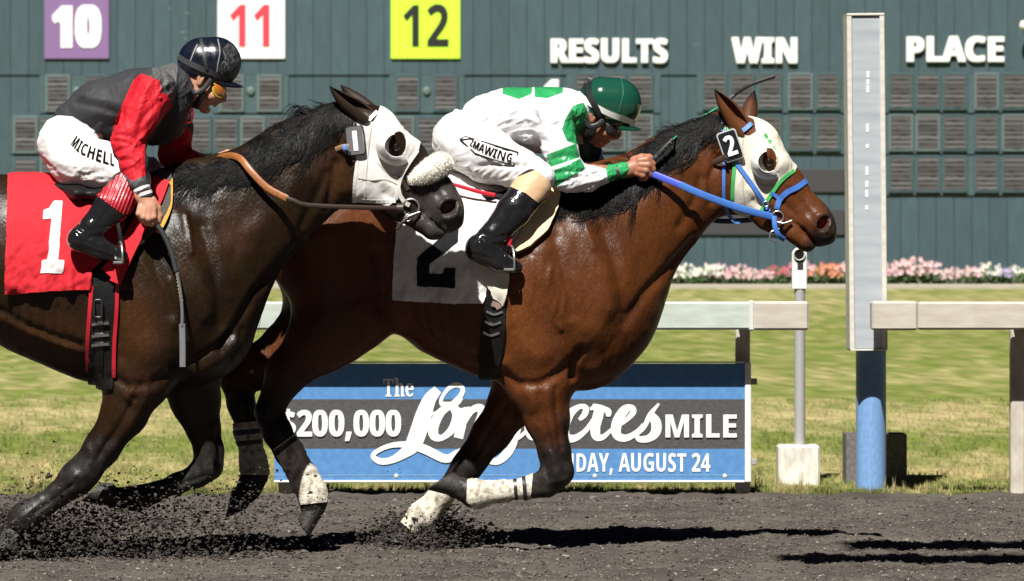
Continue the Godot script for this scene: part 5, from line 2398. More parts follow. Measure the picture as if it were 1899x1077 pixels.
func ring_shape(p: Vector3, rad: float, thick: float, m: Material, parent: Node, called: String, turn := Basis()) -> void:
	var g := Geo.new()
	var pts := []
	for i in 21:
		var a := TAU * i / 20.0
		pts.append(p + turn * Vector3(cos(a) * rad, sin(a) * rad, 0))
	g.tube(pts, [thick], 7)
	part(called, g, m, parent)

func wrap_leg(b: Beast, outer: Array, zlow: float, zhigh: float, m: Material, called: String, lift := 0.004) -> void:
	var g := patch(b.skin, b.z0, outer, lift, [], zlow, zhigh)
	g.c.resize(0)
	for i in g.v.size():
		g.v[i] += g.n[i] * 0.0016 * sin(g.v[i].x * 260.0 + g.v[i].y * 330.0 + 2.0 * sin(g.v[i].z * 60.0))
	part(called, g.thicken(lift), m, b.root)

func build_tack_one(b: Beast) -> void:
	var z0 := b.z0
	var red := cloth_mat(lin(0.56, 0.022, 0.034))
	var white := cloth_mat(lin(0.72, 0.71, 0.69))
	var black := cloth_mat(lin(0.012, 0.012, 0.013), 0.45, "leather", 0.3)
	var gloss_red := mat(lin(0.5, 0.018, 0.03), 0.3)
	var steel := mat(lin(0.55, 0.55, 0.55), 0.3, 0.9)
	# saddle cloth with its number
	var t := thing("saddle_cloth", "red saddle cloth with a white number 1 on the dark brown horse", "saddle cloth", P(90, 340, z0), "saddle cloths")
	var outer := [15, 325, 60, 322, 150, 322, 240, 326, 232, 420, 205, 470, 172, 500, 170, 537, 120, 538, 60, 542, 11, 545, 13, 440]
	var g := patch(b.skin, z0, outer, 0.008)
	hang(g, z0, 380, 545, 0.020, 3)
	for i in g.v.size():
		g.v[i] += g.n[i] * 0.006
	g.smooth()
	g.c.resize(0)
	part("cloth", g.thicken(0.005), red, t)
	var one := [100, 374, 117, 374, 109, 482, 121, 483, 119, 506, 76, 507, 77, 482, 89, 481, 96, 406, 80, 408, 81, 391, 91, 388]
	var num := patch(g, z0, one, 0.004, [], z0)
	num.c.resize(0)
	part("numeral", num.thicken(0.009), white, t)
	# saddle: seat, flaps, girth, stirrups
	t = thing("saddle", "small black racing saddle with grey pad under the rider in red and black", "saddle", P(200, 350, z0), "racing saddles")
	var f := Field.new()
	f.group(0.03, 0.03)
	chain(f, z0, [[104, 344, 0, 12], [150, 360, 0, 20], [215, 362, 0, 24], [270, 345, 0, 16]], 5.0)
	g = f.surface(0.008)
	part("seat", g, black, t)
	var pad := [298, 318, 320, 322, 317, 385, 300, 420, 270, 446, 238, 464, 240, 440, 262, 400, 282, 350]
	g = patch(b.skin, z0, pad, 0.02)
	g.c.resize(0)
	part("pad", g.thicken(0.022), cloth_mat(lin(0.075, 0.066, 0.056)), t)
	strap(b, [317, 330, 317, 360, 315, 384, 304, 412, 292, 432], 7, 0.026, cloth_mat(lin(0.55, 0.30, 0.06)), t, "pad_edge")
	strap(b, [268, 446, 252, 456, 240, 462], 5, 0.026, cloth_mat(lin(0.6, 0.52, 0.4)), t, "pad_edge")
	strap(b, [300, 330, 284, 372, 250, 432, 222, 480, 200, 508], 30, 0.045, red, t, "red_flap")
	strap(b, [282, 372, 262, 418, 234, 476, 214, 524], 22, 0.052, red, t, "red_flap")
	var gir := [170, 505, 214, 505, 213, 600, 212, 720, 164, 720, 168, 600]
	g = patch(b.skin, z0, gir, 0.01)
	g.c.resize(0)
	part("girth", g.thicken(0.012), black, t)
	for e in [[170, 530, 166, 580, 162, 640, 163, 690], [218, 520, 216, 580, 212, 640, 211, 700]]:
		strap(b, e, 7, 0.017, gloss_red, t, "girth_edge")
	strap(b, [184, 560, 184, 600, 184, 690, 186, 720], 16, 0.020, mat(lin(0.012, 0.012, 0.012), 0.3), t, "girth_strap", false)
	for y in [602.0, 624.0, 641.0]:
		strap(b, [170, y, 186, y - 2, 202, y - 3], 5, 0.025, steel, t, "girth_buckle", false)
	var p := P(182, 572, lift_px(b, 182, 572, z0 + 0.3) + 0.03)
	buckle(p, 0.034, 0.075, 0.005, mat(lin(0.02, 0.02, 0.02), 0.3), t, "strap_loop")
	for s in [1.0, -1.0]:
		band(z0, [[216, 400, 0.37 * s], [222, 430, 0.385 * s], [226, 452, 0.385 * s]], 4.0, 0.3, black, t, "stirrup_leather")
		var st := []
		for i in 13:
			var a := lerpf(-0.3, PI + 0.3, i / 12.0)
			st.append(P(219 + 13 * cos(a) * 0.35 + 4, 478 - 30 * sin(a), z0 + (0.375 + 0.055 * cos(a)) * s))
		g = Geo.new()
		g.tube(curve(st, 2), [0.006], 8)
		g.box(P(221, 487, z0 + 0.375 * s), Vector3(0.045, 0.012, 0.115), 0.004)
		part("stirrup", g, steel, t)
	# hood with eye cup
	t = thing("blinker_hood", "white cloth hood with half cups round the eyes on the dark brown horse's head", "hood", P(700, 280, z0), "white hoods on the horses' heads")
	var hood := [640, 205, 656, 192, 664, 176, 720, 180, 780, 260, 776, 279, 758, 304, 743, 332, 735, 372, 720, 382, 700, 376, 668, 372, 655, 376, 657, 340, 663, 292, 648, 238]
	var ears := [650, 150, 705, 196, 700, 214, 692, 226, 676, 229, 652, 214, 632, 196]
	g = patch(b.skin, z0, hood, 0.005, [ears, oval(737, 269, 16, 25, 0.15)])
	g.c.resize(0)
	crease(g, 1.2, 0.0035, 16.0, 5.0, 5)
	g.smooth()
	part("cloth", g.thicken(0.0045), white, t)
	strap(b, [641, 212, 652, 245, 662, 292, 658, 336, 656, 376], 6, 0.007, white, t, "binding")
	strap(b, [775, 279, 758, 304, 743, 332, 735, 370], 6, 0.007, white, t, "binding")
	strap(b, [657, 371, 690, 374, 734, 373], 6, 0.007, white, t, "binding")
	strap(b, [700, 206, 688, 218, 678, 230], 7, 0.009, white, t, "binding")
	var stitch := cloth_mat(lin(0.5, 0.49, 0.46))
	for e in [[690, 232, 684, 270, 680, 320, 678, 372], [700, 300, 716, 318, 730, 326, 746, 318], [664, 330, 690, 334, 716, 333, 738, 342]]:
		strap(b, e, 1.8, 0.0075, stitch, t, "seam")
	eye_cup(b, 735, 270, 35, 35, 0.065, mat(lin(0.74, 0.73, 0.70), 0.35), t)
	g = Geo.new()
	g.lathe(P(711, 277, lift_px(b, 711, 277, z0 + 0.1) + 0.058), [Vector2(0.0, 0.003), Vector2(0.007, 0.003), Vector2(0.0075, -0.004)], 14, Basis(Vector3(0, 0, 1), 0.3) * Basis(Vector3.RIGHT, PI / 2 - 0.35) * Basis.from_scale(Vector3(0.8, 1.0, 1.6)))
	part("vent", g, mat(lin(0.01, 0.01, 0.01), 0.6), t)
	# fleece noseband
	t = thing("fleece_noseband", "thick cream sheepskin noseband roll across the dark brown horse's nose", "noseband", P(797, 318, z0))
	f = Field.new()
	f.group(0.02, 0.02)
	chain(f, z0, [[768, 332, 0.062, 11], [784, 324, 0.060, 17], [800, 315, 0.05, 21], [816, 306, 0.03, 21]], 1.0)
	chain(f, z0, [[816, 306, 0.03, 21], [816, 306, -0.03, 21], [800, 315, -0.05, 21], [768, 332, -0.062, 11]], 1.0)
	g = f.surface(0.006)
	ruffle(g, 0.0022, 45.0, 9, 3)
	g.smooth()
	var wool := mat(lin(0.68, 0.65, 0.57), 0.95)
	bumpy(wool, "wool", Vector3(5, 5, 5), 0.7, 0.09, 4)
	wool.rim_enabled = true
	wool.rim = 0.3
	g.c.resize(0)
	g.uv.resize(0)
	var rf := rng(19)
	var fz := Geo.new()
	for i in 5200:
		var q := rf.randi() % g.v.size()
		var d := (g.n[q] + Vector3(rf.randf() - 0.5, rf.randf() - 0.5, rf.randf() - 0.5) * 1.3).normalized() * rf.randf_range(0.004, 0.011)
		var w := d.cross(Vector3(0.3, 0.5, 0.8)).normalized() * 0.0016
		fz.tri(g.v[q] - w - g.n[q] * 0.002, g.v[q] + w - g.n[q] * 0.002, g.v[q] + d)
	part("fleece", g, wool, t)
	var wf := part("wool_fibres", fz, wool, t)
	wf.set_meta("kind", "stuff")
	# bridle, bit, badge and reins
	t = thing("bridle", "dark leather bridle with metal bit, tan reins and a metal number 1 badge", "bridle", P(740, 380, z0), "bridles on the horses")
	var leather := mat(lin(0.035, 0.022, 0.016), 0.45)
	var taped := cloth_mat(lin(0.68, 0.66, 0.62))
	strap(b, [741, 326, 750, 340, 757, 352], 8, 0.007, leather, t, "cheek_strap")
	strap(b, [738, 344, 742, 362, 752, 376, 760, 380], 8, 0.010, taped, t, "cheek_strap")
	strap(b, [760, 336, 770, 332, 780, 340], 6, 0.008, leather, t, "nose_strap")
	var zb := lift_px(b, 758, 384, z0 + 0.07) + 0.014
	ring_shape(P(762, 384, zb), 0.036, 0.0045, steel, t, "bit_ring")
	ring_shape(P(756, 404, zb + 0.004), 0.014, 0.003, steel, t, "bit_ring")
	band(0.0, [[744, 418, zb], [756, 402, zb + 0.01], [779, 393, zb]], 2.0, 1.0, steel, t, "bit_bar")
	band(0.0, [[736, 425, zb], [748, 410, zb + 0.006], [760, 395, zb]], 3.0, 0.6, leather, t, "chin_strap")
	ring_shape(P(762, 384, 2 * z0 - zb), 0.036, 0.0045, steel, t, "bit_ring")
	var tan := mat(lin(0.34, 0.125, 0.038), 0.42)
	blotched(tan, "leather", Vector3(6, 6, 6), Color(0.78, 0.75, 0.72), Color(1, 1, 1), 0.02, 4)
	var zr := 0.20
	band(z0, [[400, 298, 0.02], [412, 291, 0.05], [432, 289, 0.09], [448, 296, 0.13], [466, 318, 0.165], [496, 348, 0.185], [533, 368, zr]], 6.5, 0.28, tan, t, "rein")
	band(z0, [[531, 367, zr], [545, 372, zr], [570, 380, zr - 0.01], [648, 384, zr - 0.06], [742, 386, zb - z0]], 4.5, 0.5, leather, t, "rein")
	var sleeve := Geo.new()
	sleeve.tube([P(736, 386, zb), P(748, 386, zb)], [9.0 * mpx(z0), 9.5 * mpx(z0)], 14)
	part("rein_sleeve", sleeve, leather, t)
	band(z0, [[400, 298, -0.02], [440, 300, -0.10], [500, 345, -0.17], [560, 378, -0.17], [648, 384, -0.12], [742, 386, -(zb - z0)]], 4.5, 0.5, leather, t, "rein")
	strap(b, [642, 213, 650, 250, 657, 300], 8, 0.009, leather, t, "crown_strap")
	badge(b, t, Vector2(659, 261), 36, 56, 0.10, "1", mat(lin(0.72, 0.72, 0.72), 0.25, 0.9), mat(lin(0.8, 0.8, 0.78), 0.4), mat(lin(0.02, 0.02, 0.02), 0.4))
	band(z0, [[623, 277, 0.10], [636, 272, 0.125], [648, 272, 0.14]], 5.0, 0.3, mat(lin(0.28, 0.17, 0.09), 0.5), t, "badge_strap")
	band(z0, [[637, 274, 0.132], [644, 273, 0.142]], 6.0, 0.35, mat(lin(0.12, 0.25, 0.6), 0.5), t, "strap_tape")
	var tp := patch(b.skin, z0, [350, 800, 366, 812, 366, 836, 352, 838], 0.0, [], -99.0, z0 + 0.3)
	tp.c.resize(0)

func eye_cup(b: Beast, x: float, y: float, rx: float, ry: float, depth: float, m: Material, t: Node) -> void:
	# a half bowl that opens forward: rim on the cloth, lip standing out behind the eye
	for s in [1.0, -1.0]:
		var g := Geo.new()
		var n := 26
		var rings := 7
		var k := mpx(b.z0)
		for i in n + 1:
			var a := lerpf(0.30 * PI, 1.45 * PI, float(i) / n)
			var fade := sin(PI * clampf(float(i) / n, 0.02, 0.98))
			fade = pow(fade, 0.45)
			for j in rings + 1:
				var u := float(j) / rings
				var rr := lerpf(1.06, 0.60, u)
				var q := Vector2(x + cos(a) * rx * rr, y + sin(a) * ry * rr)
				var z := lift_px(b, q.x, q.y, b.z0 + 0.1)
				z += 0.006 + depth * fade * sqrt(clampf(1.0 - pow(1.0 - u, 2.0), 0.0, 1.0))
				if s < 0.0:
					z = 2.0 * b.z0 - z
				g.vert(P(q.x, q.y, z), Vector3(0, 0, s))
		for i in n:
			for j in rings:
				var o := i * (rings + 1) + j
				if s > 0:
					g.ix.append_array([o, o + rings + 1, o + 1, o + 1, o + rings + 1, o + rings + 2])
				else:
					g.ix.append_array([o, o + 1, o + rings + 1, o + 1, o + rings + 2, o + rings + 1])
		g.smooth()
		if g.n[n / 2 * (rings + 1) + 3].z * s < 0.0:
			for i in range(0, g.ix.size(), 3):
				var sw := g.ix[i]
				g.ix[i] = g.ix[i + 1]
				g.ix[i + 1] = sw
			g.smooth()
		part("eye_cup", g.thicken(0.002), m, t)

func badge(b: Beast, t: Node, c: Vector2, w: float, h: float, turn: float, s: String, plate: Material, ink: Material, rim: Material) -> void:
	var k := mpx(b.z0 + 0.14)
	var z := lift_px(b, c.x, c.y, b.z0 + 0.1) + 0.012
	var m := P(c.x, c.y, z)
	var g := Geo.new()
	g.prism(rounded(w * k, h * k, 6.0 * k, turn, Vector2(m.x, m.y)), z, z + 0.008, 0.002)
	part("badge_rim", g, rim, t)
	g = Geo.new()
	g.prism(rounded((w - 5.0) * k, (h - 5.0) * k, 4.5 * k, turn, Vector2(m.x, m.y)), z + 0.008, z + 0.011, 0.001)
	part("badge_plate", g, plate, t)
	var tw := w * 0.52 if s != "1" else w * 0.24
	var th := h * 0.66
	var tg := text_geo(s, font("Droid Sans", 0.0), -tw * k * 0.5, -th * k * 0.5, tw * k * 0.5, th * k * 0.5, z + 0.010, 0.004, 0.02) if s != "1" else Geo.new().box(Vector3(0, 0, z + 0.012), Vector3(tw * k, th * k, 0.004))
	for i in tg.v.size():
		var q := Vector2(tg.v[i].x, tg.v[i].y).rotated(turn)
		tg.v[i] = Vector3(m.x + q.x, m.y + q.y, tg.v[i].z)
	part("numeral", tg, ink, t)

func build_tack_two(b: Beast) -> void:
	var z0 := b.z0
	var white := cloth_mat(lin(0.74, 0.73, 0.71))
	var cream := cloth_mat(lin(0.70, 0.66, 0.57))
	var ink := cloth_mat(lin(0.01, 0.01, 0.012))
	var blue := mat(lin(0.055, 0.17, 0.52), 0.42)
	bumpy(blue, "weave", Vector3(12, 12, 12), 0.4, 0.1, 3)
	var green := mat(lin(0.05, 0.36, 0.10), 0.5)
	var steel := mat(lin(0.55, 0.55, 0.55), 0.3, 0.9)
	var black := cloth_mat(lin(0.012, 0.012, 0.013), 0.45, "leather", 0.3)
	var t := thing("saddle_cloth", "white saddle cloth with a black number 2 on the bay horse", "saddle cloth", P(820, 350, z0), "saddle cloths")
	var outer := [742, 300, 860, 300, 965, 330, 950, 420, 935, 455, 896, 562, 840, 562, 780, 558, 728, 556, 731, 480, 736, 420]
	var g := patch(b.skin, z0, outer, 0.008)
	hang(g, z0, 400, 560, 0.018, 5)
	for i in g.v.size():
		g.v[i] += g.n[i] * 0.006
	g.smooth()
	g.c.resize(0)
	part("cloth", g.thicken(0.005), white, t)
	var two := [850, 448, 797, 490, 797, 507, 822, 507, 823, 497, 845, 497, 845, 534, 773, 531, 774, 478, 822, 438, 826, 405, 812, 392, 800, 400, 800, 416, 776, 416, 778, 390, 800, 366, 836, 368, 851, 390, 851, 420]
	var num := patch(g, z0, two, 0.004, [], z0)
	num.c.resize(0)
	part("numeral", num.thicken(0.009), ink, t)
	# towel under the girth, on both flanks
	for s in 2:
		g = patch(b.skin, z0, [892, 470, 945, 460, 944, 520, 938, 566, 916, 552, 900, 520, 890, 500], 0.02, [], z0 if s == 0 else -99.0, 99.0 if s == 0 else z0)
		g.c.resize(0)
		ruffle(g, 0.010, 9.0, 31, 2)
		g.smooth()
		part("towel", g.thicken(0.02), cream, t)
	# saddle
	t = thing("saddle", "black racing saddle with cream foam pad under the rider in white and green", "saddle", P(930, 360, z0), "racing saddles")
	var f := Field.new()
	f.group(0.03, 0.03)
	chain(f, z0, [[840, 348, 0, 8], [905, 366, 0, 16], [960, 368, 0, 22], [1015, 352, 0, 14]], 5.0)
	part("seat", f.surface(0.008), black, t)
	var gloss_red := mat(lin(0.5, 0.015, 0.03), 0.3)
	band(z0, [[820, 334, 0.22], [850, 344, 0.24], [890, 356, 0.25], [918, 362, 0.25]], 4.0, 0.35, gloss_red, t, "red_edge")
	var foam := mat(lin(0.70, 0.56, 0.34), 0.7)
	foam.subsurf_scatter_enabled = true
	foam.subsurf_scatter_strength = 0.15
	for s in 2:
		var za := z0 if s == 0 else -99.0
		var zc := 99.0 if s == 0 else z0
		g = patch(b.skin, z0, [1006, 340, 1040, 352, 1034, 392, 1014, 430, 984, 458, 956, 470, 952, 455, 968, 430, 990, 385], 0.03, [], za, zc)
		g.c.resize(0)
		part("foam_pad", g.thicken(0.034), foam, t)
		g = patch(b.skin, z0, [975, 355, 1004, 345, 990, 388, 968, 430, 946, 470, 930, 470, 945, 420], 0.03, [], za, zc)
		g.c.resize(0)
		ruffle(g, 0.008, 9.0, 33, 2)
		g.smooth()
		part("white_pad", g.thicken(0.028), white, t)
	g = patch(b.skin, z0, [905, 520, 940, 556, 936, 620, 926, 700, 888, 700, 893, 600], 0.01)
	g.c.resize(0)
	part("girth", g.thicken(0.012), black, t)
	for y in [577.0, 596.0, 616.0]:
		strap(b, [902 - (y - 577) * 0.15, y, 916 - (y - 577) * 0.15, y + 6, 932 - (y - 577) * 0.15, y + 1], 4, 0.020, steel, t, "girth_buckle", false)
	strap(b, [912, 562, 922, 566, 926, 572], 10, 0.024, mat(lin(0.25, 0.17, 0.14), 0.6), t, "girth_tab", false)
	for s in [1.0, -1.0]:
		band(z0, [[952, 420, 0.36 * s], [947, 440, 0.375 * s], [943, 455, 0.375 * s]], 4.0, 0.3, gloss_red, t, "stirrup_leather")
		var st := []
		for i in 13:
			var a := lerpf(-0.3, PI + 0.3, i / 12.0)
			st.append(P(948 + 12 * cos(a) * 0.5, 490 - 34 * sin(a), z0 + (0.375 + 0.055 * cos(a)) * s))
		g = Geo.new()
		g.tube(curve(st, 2), [0.006], 8)
		g.box(P(944, 500, z0 + 0.375 * s), Vector3(0.05, 0.012, 0.115), 0.004)
		part("stirrup", g, steel, t)
	# hood
	t = thing("blinker_hood", "white cloth hood with green edging and half cups on the bay horse's head", "hood", P(1400, 300, z0), "white hoods on the horses' heads")
	var hood := [1347, 236, 1358, 220, 1372, 205, 1410, 205, 1482, 300, 1473, 317, 1444, 340, 1422, 371, 1411, 391, 1384, 402, 1361, 392, 1358, 371, 1362, 304]
	g = patch(b.skin, z0, hood, 0.005, [[1340, 195, 1366, 205, 1398, 222, 1402, 244, 1390, 252, 1372, 250, 1358, 238, 1348, 222], oval(1427, 297, 13, 22, -0.1)])
	g.c.resize(0)
	crease(g, 1.2, 0.0035, 16.0, 5.0, 6)
	g.smooth()
	part("cloth", g.thicken(0.0045), cream, t)
	for e in [[1346, 236, 1358, 270, 1362, 304, 1359, 340, 1358, 372], [1474, 315, 1460, 325, 1444, 340, 1430, 360, 1421, 374, 1412, 390], [1358, 388, 1375, 396, 1392, 401]]:
		strap(b, e, 7, 0.007, green, t, "green_edging")
	strap(b, [1418, 248, 1428, 262, 1440, 276], 6, 0.007, green, t, "green_mark")
	var stitch := cloth_mat(lin(0.48, 0.45, 0.38))
	for e in [[1378, 256, 1376, 300, 1378, 350, 1384, 396], [1398, 330, 1412, 342, 1430, 344, 1446, 334]]:
		strap(b, e, 1.8, 0.0075, stitch, t, "seam")
	eye_cup(b, 1424, 300, 30, 32, 0.06, mat(lin(0.76, 0.75, 0.73), 0.35), t)
	# bridle
	t = thing("bridle", "blue webbing bridle and reins with a black number 2 badge on the bay horse", "bridle", P(1430, 400, z0), "bridles on the horses")
	strap(b, [1333, 222, 1336, 236, 1340, 250], 10, 0.008, blue, t, "crown_strap")
	strap(b, [1343, 300, 1342, 340, 1343, 372, 1350, 396, 1362, 410, 1372, 412], 6, 0.008, blue, t, "throat_strap")
	strap(b, [1364, 300, 1380, 322, 1400, 350, 1416, 374, 1426, 392], 8, 0.012, blue, t, "cheek_strap")
	strap(b, [1496, 334, 1480, 346, 1460, 356, 1446, 370, 1440, 388], 10, 0.009, blue, t, "noseband")
	strap(b, [1430, 358, 1440, 364, 1448, 374], 7, 0.010, blue, t, "cheek_strap")
	strap(b, [1366, 246, 1380, 240, 1394, 228], 8, 0.012, blue, t, "browband", false)
	var zb := lift_px(b, 1440, 400, z0 + 0.07) + 0.014
	ring_shape(P(1442, 402, zb), 0.026, 0.004, steel, t, "bit_ring")
	ring_shape(P(1442, 402, 2 * z0 - zb), 0.026, 0.004, steel, t, "bit_ring")
	band(0.0, [[1438, 410, zb], [1452, 414, zb + 0.006], [1468, 409, zb]], 2.0, 1.0, steel, t, "bit_bar")
	band(0.0, [[1436, 400, zb + 0.006], [1437, 420, zb + 0.01], [1444, 436, zb], [1454, 444, zb - 0.03]], 5.0, 0.4, blue, t, "chin_strap")
	band(0.0, [[1445, 424, zb], [1430, 430, zb + 0.008], [1428, 444, zb + 0.008], [1440, 446, zb]], 1.6, 1.0, steel, t, "curb_wire")
	ring_shape(P(1420, 378, lift_px(b, 1420, 378, z0 + 0.08) + 0.02), 0.012, 0.003, steel, t, "buckle")
	var deep := mat(lin(0.06, 0.09, 0.50), 0.35)
	band(z0, [[1200, 318, 0.16], [1225, 328, 0.17], [1262, 343, 0.185]], 6.5, 0.28, deep, t, "rein")
	band(z0, [[1260, 342, 0.186], [1300, 360, 0.17], [1340, 375, 0.14], [1385, 390, 0.11], [1432, 402, zb]], 7.0, 0.28, blue, t, "rein")
	band(z0, [[1190, 316, 0.0], [1240, 340, -0.12], [1300, 396, -0.15], [1340, 410, -0.13], [1432, 404, -zb]], 5.0, 0.3, mat(lin(0.02, 0.03, 0.08), 0.5), t, "rein")
	badge(b, t, Vector2(1354, 270), 38, 58, 0.33, "2", mat(lin(0.012, 0.014, 0.016), 0.25), mat(lin(0.78, 0.78, 0.76), 0.4), mat(lin(0.4, 0.4, 0.4), 0.4))
	band(z0, [[1322, 302, 0.09], [1332, 298, 0.115], [1346, 290, 0.14]], 6.0, 0.3, mat(lin(0.06, 0.035, 0.025), 0.6), t, "badge_strap")
	# leg bandages
	var wrapm := cloth_mat(lin(0.72, 0.68, 0.59), 0.85, "bandage", 0.8)
	wrapm.albedo_texture = noise_tex("c_bandage", FastNoiseLite.TYPE_SIMPLEX_SMOOTH, 0.012, 4, false, 1.0, ramp2(Color(0.42, 0.39, 0.36), Color(1, 1, 1), Color(0.92, 0.91, 0.89), 0.55))
	wrapm.uv1_scale = Vector3(3.5, 3.5, 3.5)
	wrap_leg(b, [990, 870, 982, 945, 900, 960, 866, 930, 866, 890, 930, 880], z0 - 0.03, z0 + 0.3, wrapm, "leg_bandage", 0.006)
	wrap_leg(b, [800, 890, 842, 925, 782, 1000, 742, 966], z0 - 0.3, z0 - 0.03, wrapm, "leg_bandage", 0.006)
	wrap_leg(b, [508, 832, 545, 805, 612, 880, 606, 930, 560, 935], z0 + 0.04, z0 + 0.3, wrapm, "leg_bandage", 0.006)
	wrap_leg(b, [430, 785, 486, 780, 500, 880, 448, 880], z0 - 0.3, z0 - 0.02, wrapm, "leg_bandage", 0.006)
	var tape := mat(lin(0.02, 0.02, 0.022), 0.4)
	for e in [[[951, 880, 958, 880, 962, 940, 955, 940], 0.03, 0.3], [[968, 878, 975, 878, 980, 940, 972, 940], 0.03, 0.3]]:
		wrap_leg(b, e[0], z0 - 0.03, z0 + 0.3, tape, "bandage_tape", 0.008)
	wrap_leg(b, [508, 836, 545, 808, 550, 816, 513, 846], z0 + 0.04, z0 + 0.3, tape, "bandage_tape", 0.008)
	wrap_leg(b, [430, 798, 490, 794, 490, 802, 430, 808], z0 - 0.3, z0 - 0.02, tape, "bandage_tape", 0.008)
	wrap_leg(b, [430, 818, 490, 814, 490, 822, 430, 828], z0 - 0.3, z0 - 0.02, tape, "bandage_tape", 0.008)

# ---------------------------------------------------------------- riders
func face_field(z0: float, c: Dictionary) -> Field:
	var f := Field.new()
	f.group(0.02, 0.02)
	chain(f, z0, c.neck, 0.85)
	f.group(0.03, 0.02)
	chain(f, z0, c.skull, 0.82)
	chain(f, z0, c.face, 0.80)
	f.group(0.025, 0.015)
	chain(f, z0, c.jaw, 1.1)
	f.group(0.012, 0.008)
	chain(f, z0, c.nose, 0.75)
	f.group(0.012, 0.006)
	chain(f, z0, c.lip, 1.4)
	chain(f, z0, c.chin, 1.3)
	f.group(0.012, 0.01)
	for s in [1.0, -1.0]:
		var k: Array = c.cheek
		lump(f, z0, [k[0], k[1], k[2] * s, k[3]], 0.8)
	f.group(0.006, 0.006)
	for s in [1.0, -1.0]:
		var e: Array = c.ear
		chain(f, z0, [[e[0], e[1] - 5, e[2] * s, 7.5], [e[0] - 3, e[1] + 7, (e[2] - 0.004) * s, 5]], 0.5)
	f.group(0.004, 0.004, true)
	for s in [1.0, -1.0]:
		var e: Array = c.ear
		chain(f, z0, [[e[0] + 1, e[1] - 4, (e[2] + 0.008) * s, 3.2], [e[0] - 1, e[1] + 3, (e[2] + 0.008) * s, 2.2]], 0.7)
	f.group(0.004, 0.004, true)
	chain(f, z0, c.mouth, c.get("mouth_w", 7.0))
	return f

func fingers(f: Field, z0: float, list: Array) -> void:
	for q in list:
		f.group(0.005, 0.004)
		chain(f, z0, q, 1.0)

func cut_front(gs: Array) -> Front:
	return Front.new(gs, 0.005)

# lettering bent along a base line and laid on cloth
func cloth_text(s: String, base: Array, ups: Array, z0: float, front: Front, m: Material, parent: Node, lift := 0.0048) -> void:
	var g := text_geo(s, font("Droid Sans", 0.0), 0.0, 0.0, 1.0, 1.0, 0.0, 0.1)
	var bl := curve(pairs(base), 8)
	var ul := curve(pairs(ups), 8)
	# cut long triangles so that they can bend
	var h := Geo.new()
	var todo := []
	for i in range(0, g.ix.size(), 3):
		todo.append([g.v[g.ix[i]], g.v[g.ix[i + 1]], g.v[g.ix[i + 2]]])
	while todo:
		var t: Array = todo.pop_back()
		if absf(t[0].z - t[1].z) > 0.01 or absf(t[1].z - t[2].z) > 0.01 or t[0].z < 0.0:
			continue
		var l0: float = Vector2((t[1].x - t[0].x), (t[1].y - t[0].y) * 0.25).length()
		var l1: float = Vector2((t[2].x - t[1].x), (t[2].y - t[1].y) * 0.25).length()
		var l2: float = Vector2((t[0].x - t[2].x), (t[0].y - t[2].y) * 0.25).length()
		var w := maxf(l0, maxf(l1, l2))
		if w > 0.07:
			var k := 0 if w == l0 else (1 if w == l1 else 2)
			var a: Vector3 = t[k]
			var b: Vector3 = t[(k + 1) % 3]
			var c: Vector3 = t[(k + 2) % 3]
			var mid := (a + b) * 0.5
			todo.append([a, mid, c])
			todo.append([mid, b, c])
			continue
		for q in 3:
			var v: Vector3 = t[q]
			var u := clampf(v.x, 0.0, 1.0) * (bl.size() - 1)
			var i0 := int(minf(u, bl.size() - 2))
			var p: Vector2 = bl[i0].lerp(bl[i0 + 1], u - i0)
			var uu := clampf(v.x, 0.0, 1.0) * (ul.size() - 1)
			var i1 := int(minf(uu, ul.size() - 2))
			var d: Vector2 = ul[i1].lerp(ul[i1 + 1], uu - i1)
			p += d * v.y
			var wq := P(p.x, p.y, z0 + 0.2)
			var z := front.at(wq.x, wq.y, z0 + 0.2)
			wq = P(p.x, p.y, z)
			z = front.at(wq.x, wq.y, z)
			h.vert(P(p.x, p.y, z + lift), Vector3(0, 0, 1))
		var n := h.v.size()
		h.ix.append_array([n - 3, n - 2, n - 1])
	h.c.resize(0)
	h.uv.resize(0)
	part("lettering", h, m, parent)

func strip_on(front: Front, z0: float, zd: float, flat: Array, width: float, lift: float, m: Material, parent: Node, called: String, steps := 6) -> void:
	var b := Beast.new()
	b.z0 = z0 + zd
	b.front = front
	strap(b, flat, width, lift, m, parent, called, false, steps)

func visor(z0: float, a: Vector2, e: Vector2, half0: float, half1: float, m: Material, parent: Node) -> void:
	# a short curved peak from the helmet's edge (a) to its tip (e)
	var g := Geo.new()
	var n := 12
	for layer in 2:
		var base := g.v.size()
		for i in n + 1:
			var u := lerpf(-1.0, 1.0, float(i) / n)
			for j in 5:
				var t := j / 4.0
				var ext := t * sqrt(maxf(0.0, 1.0 - u * u * 0.96))
				var q := a.lerp(e, ext) - Vector2(14.0, -3.0) * u * u
				var p := P(q.x, q.y + (2.5 if layer else 0.0) + 5.0 * u * u, z0 + u * lerpf(half0, half1, ext))
				g.vert(p, Vector3.UP if layer == 0 else Vector3.DOWN)
		for i in n:
			for j in 4:
				var o := base + i * 5 + j
				if layer == 0:
					g.ix.append_array([o, o + 1, o + 5, o + 1, o + 6, o + 5])
				else:
					g.ix.append_array([o, o + 5, o + 1, o + 1, o + 5, o + 6])
	part("visor", g, m, parent)

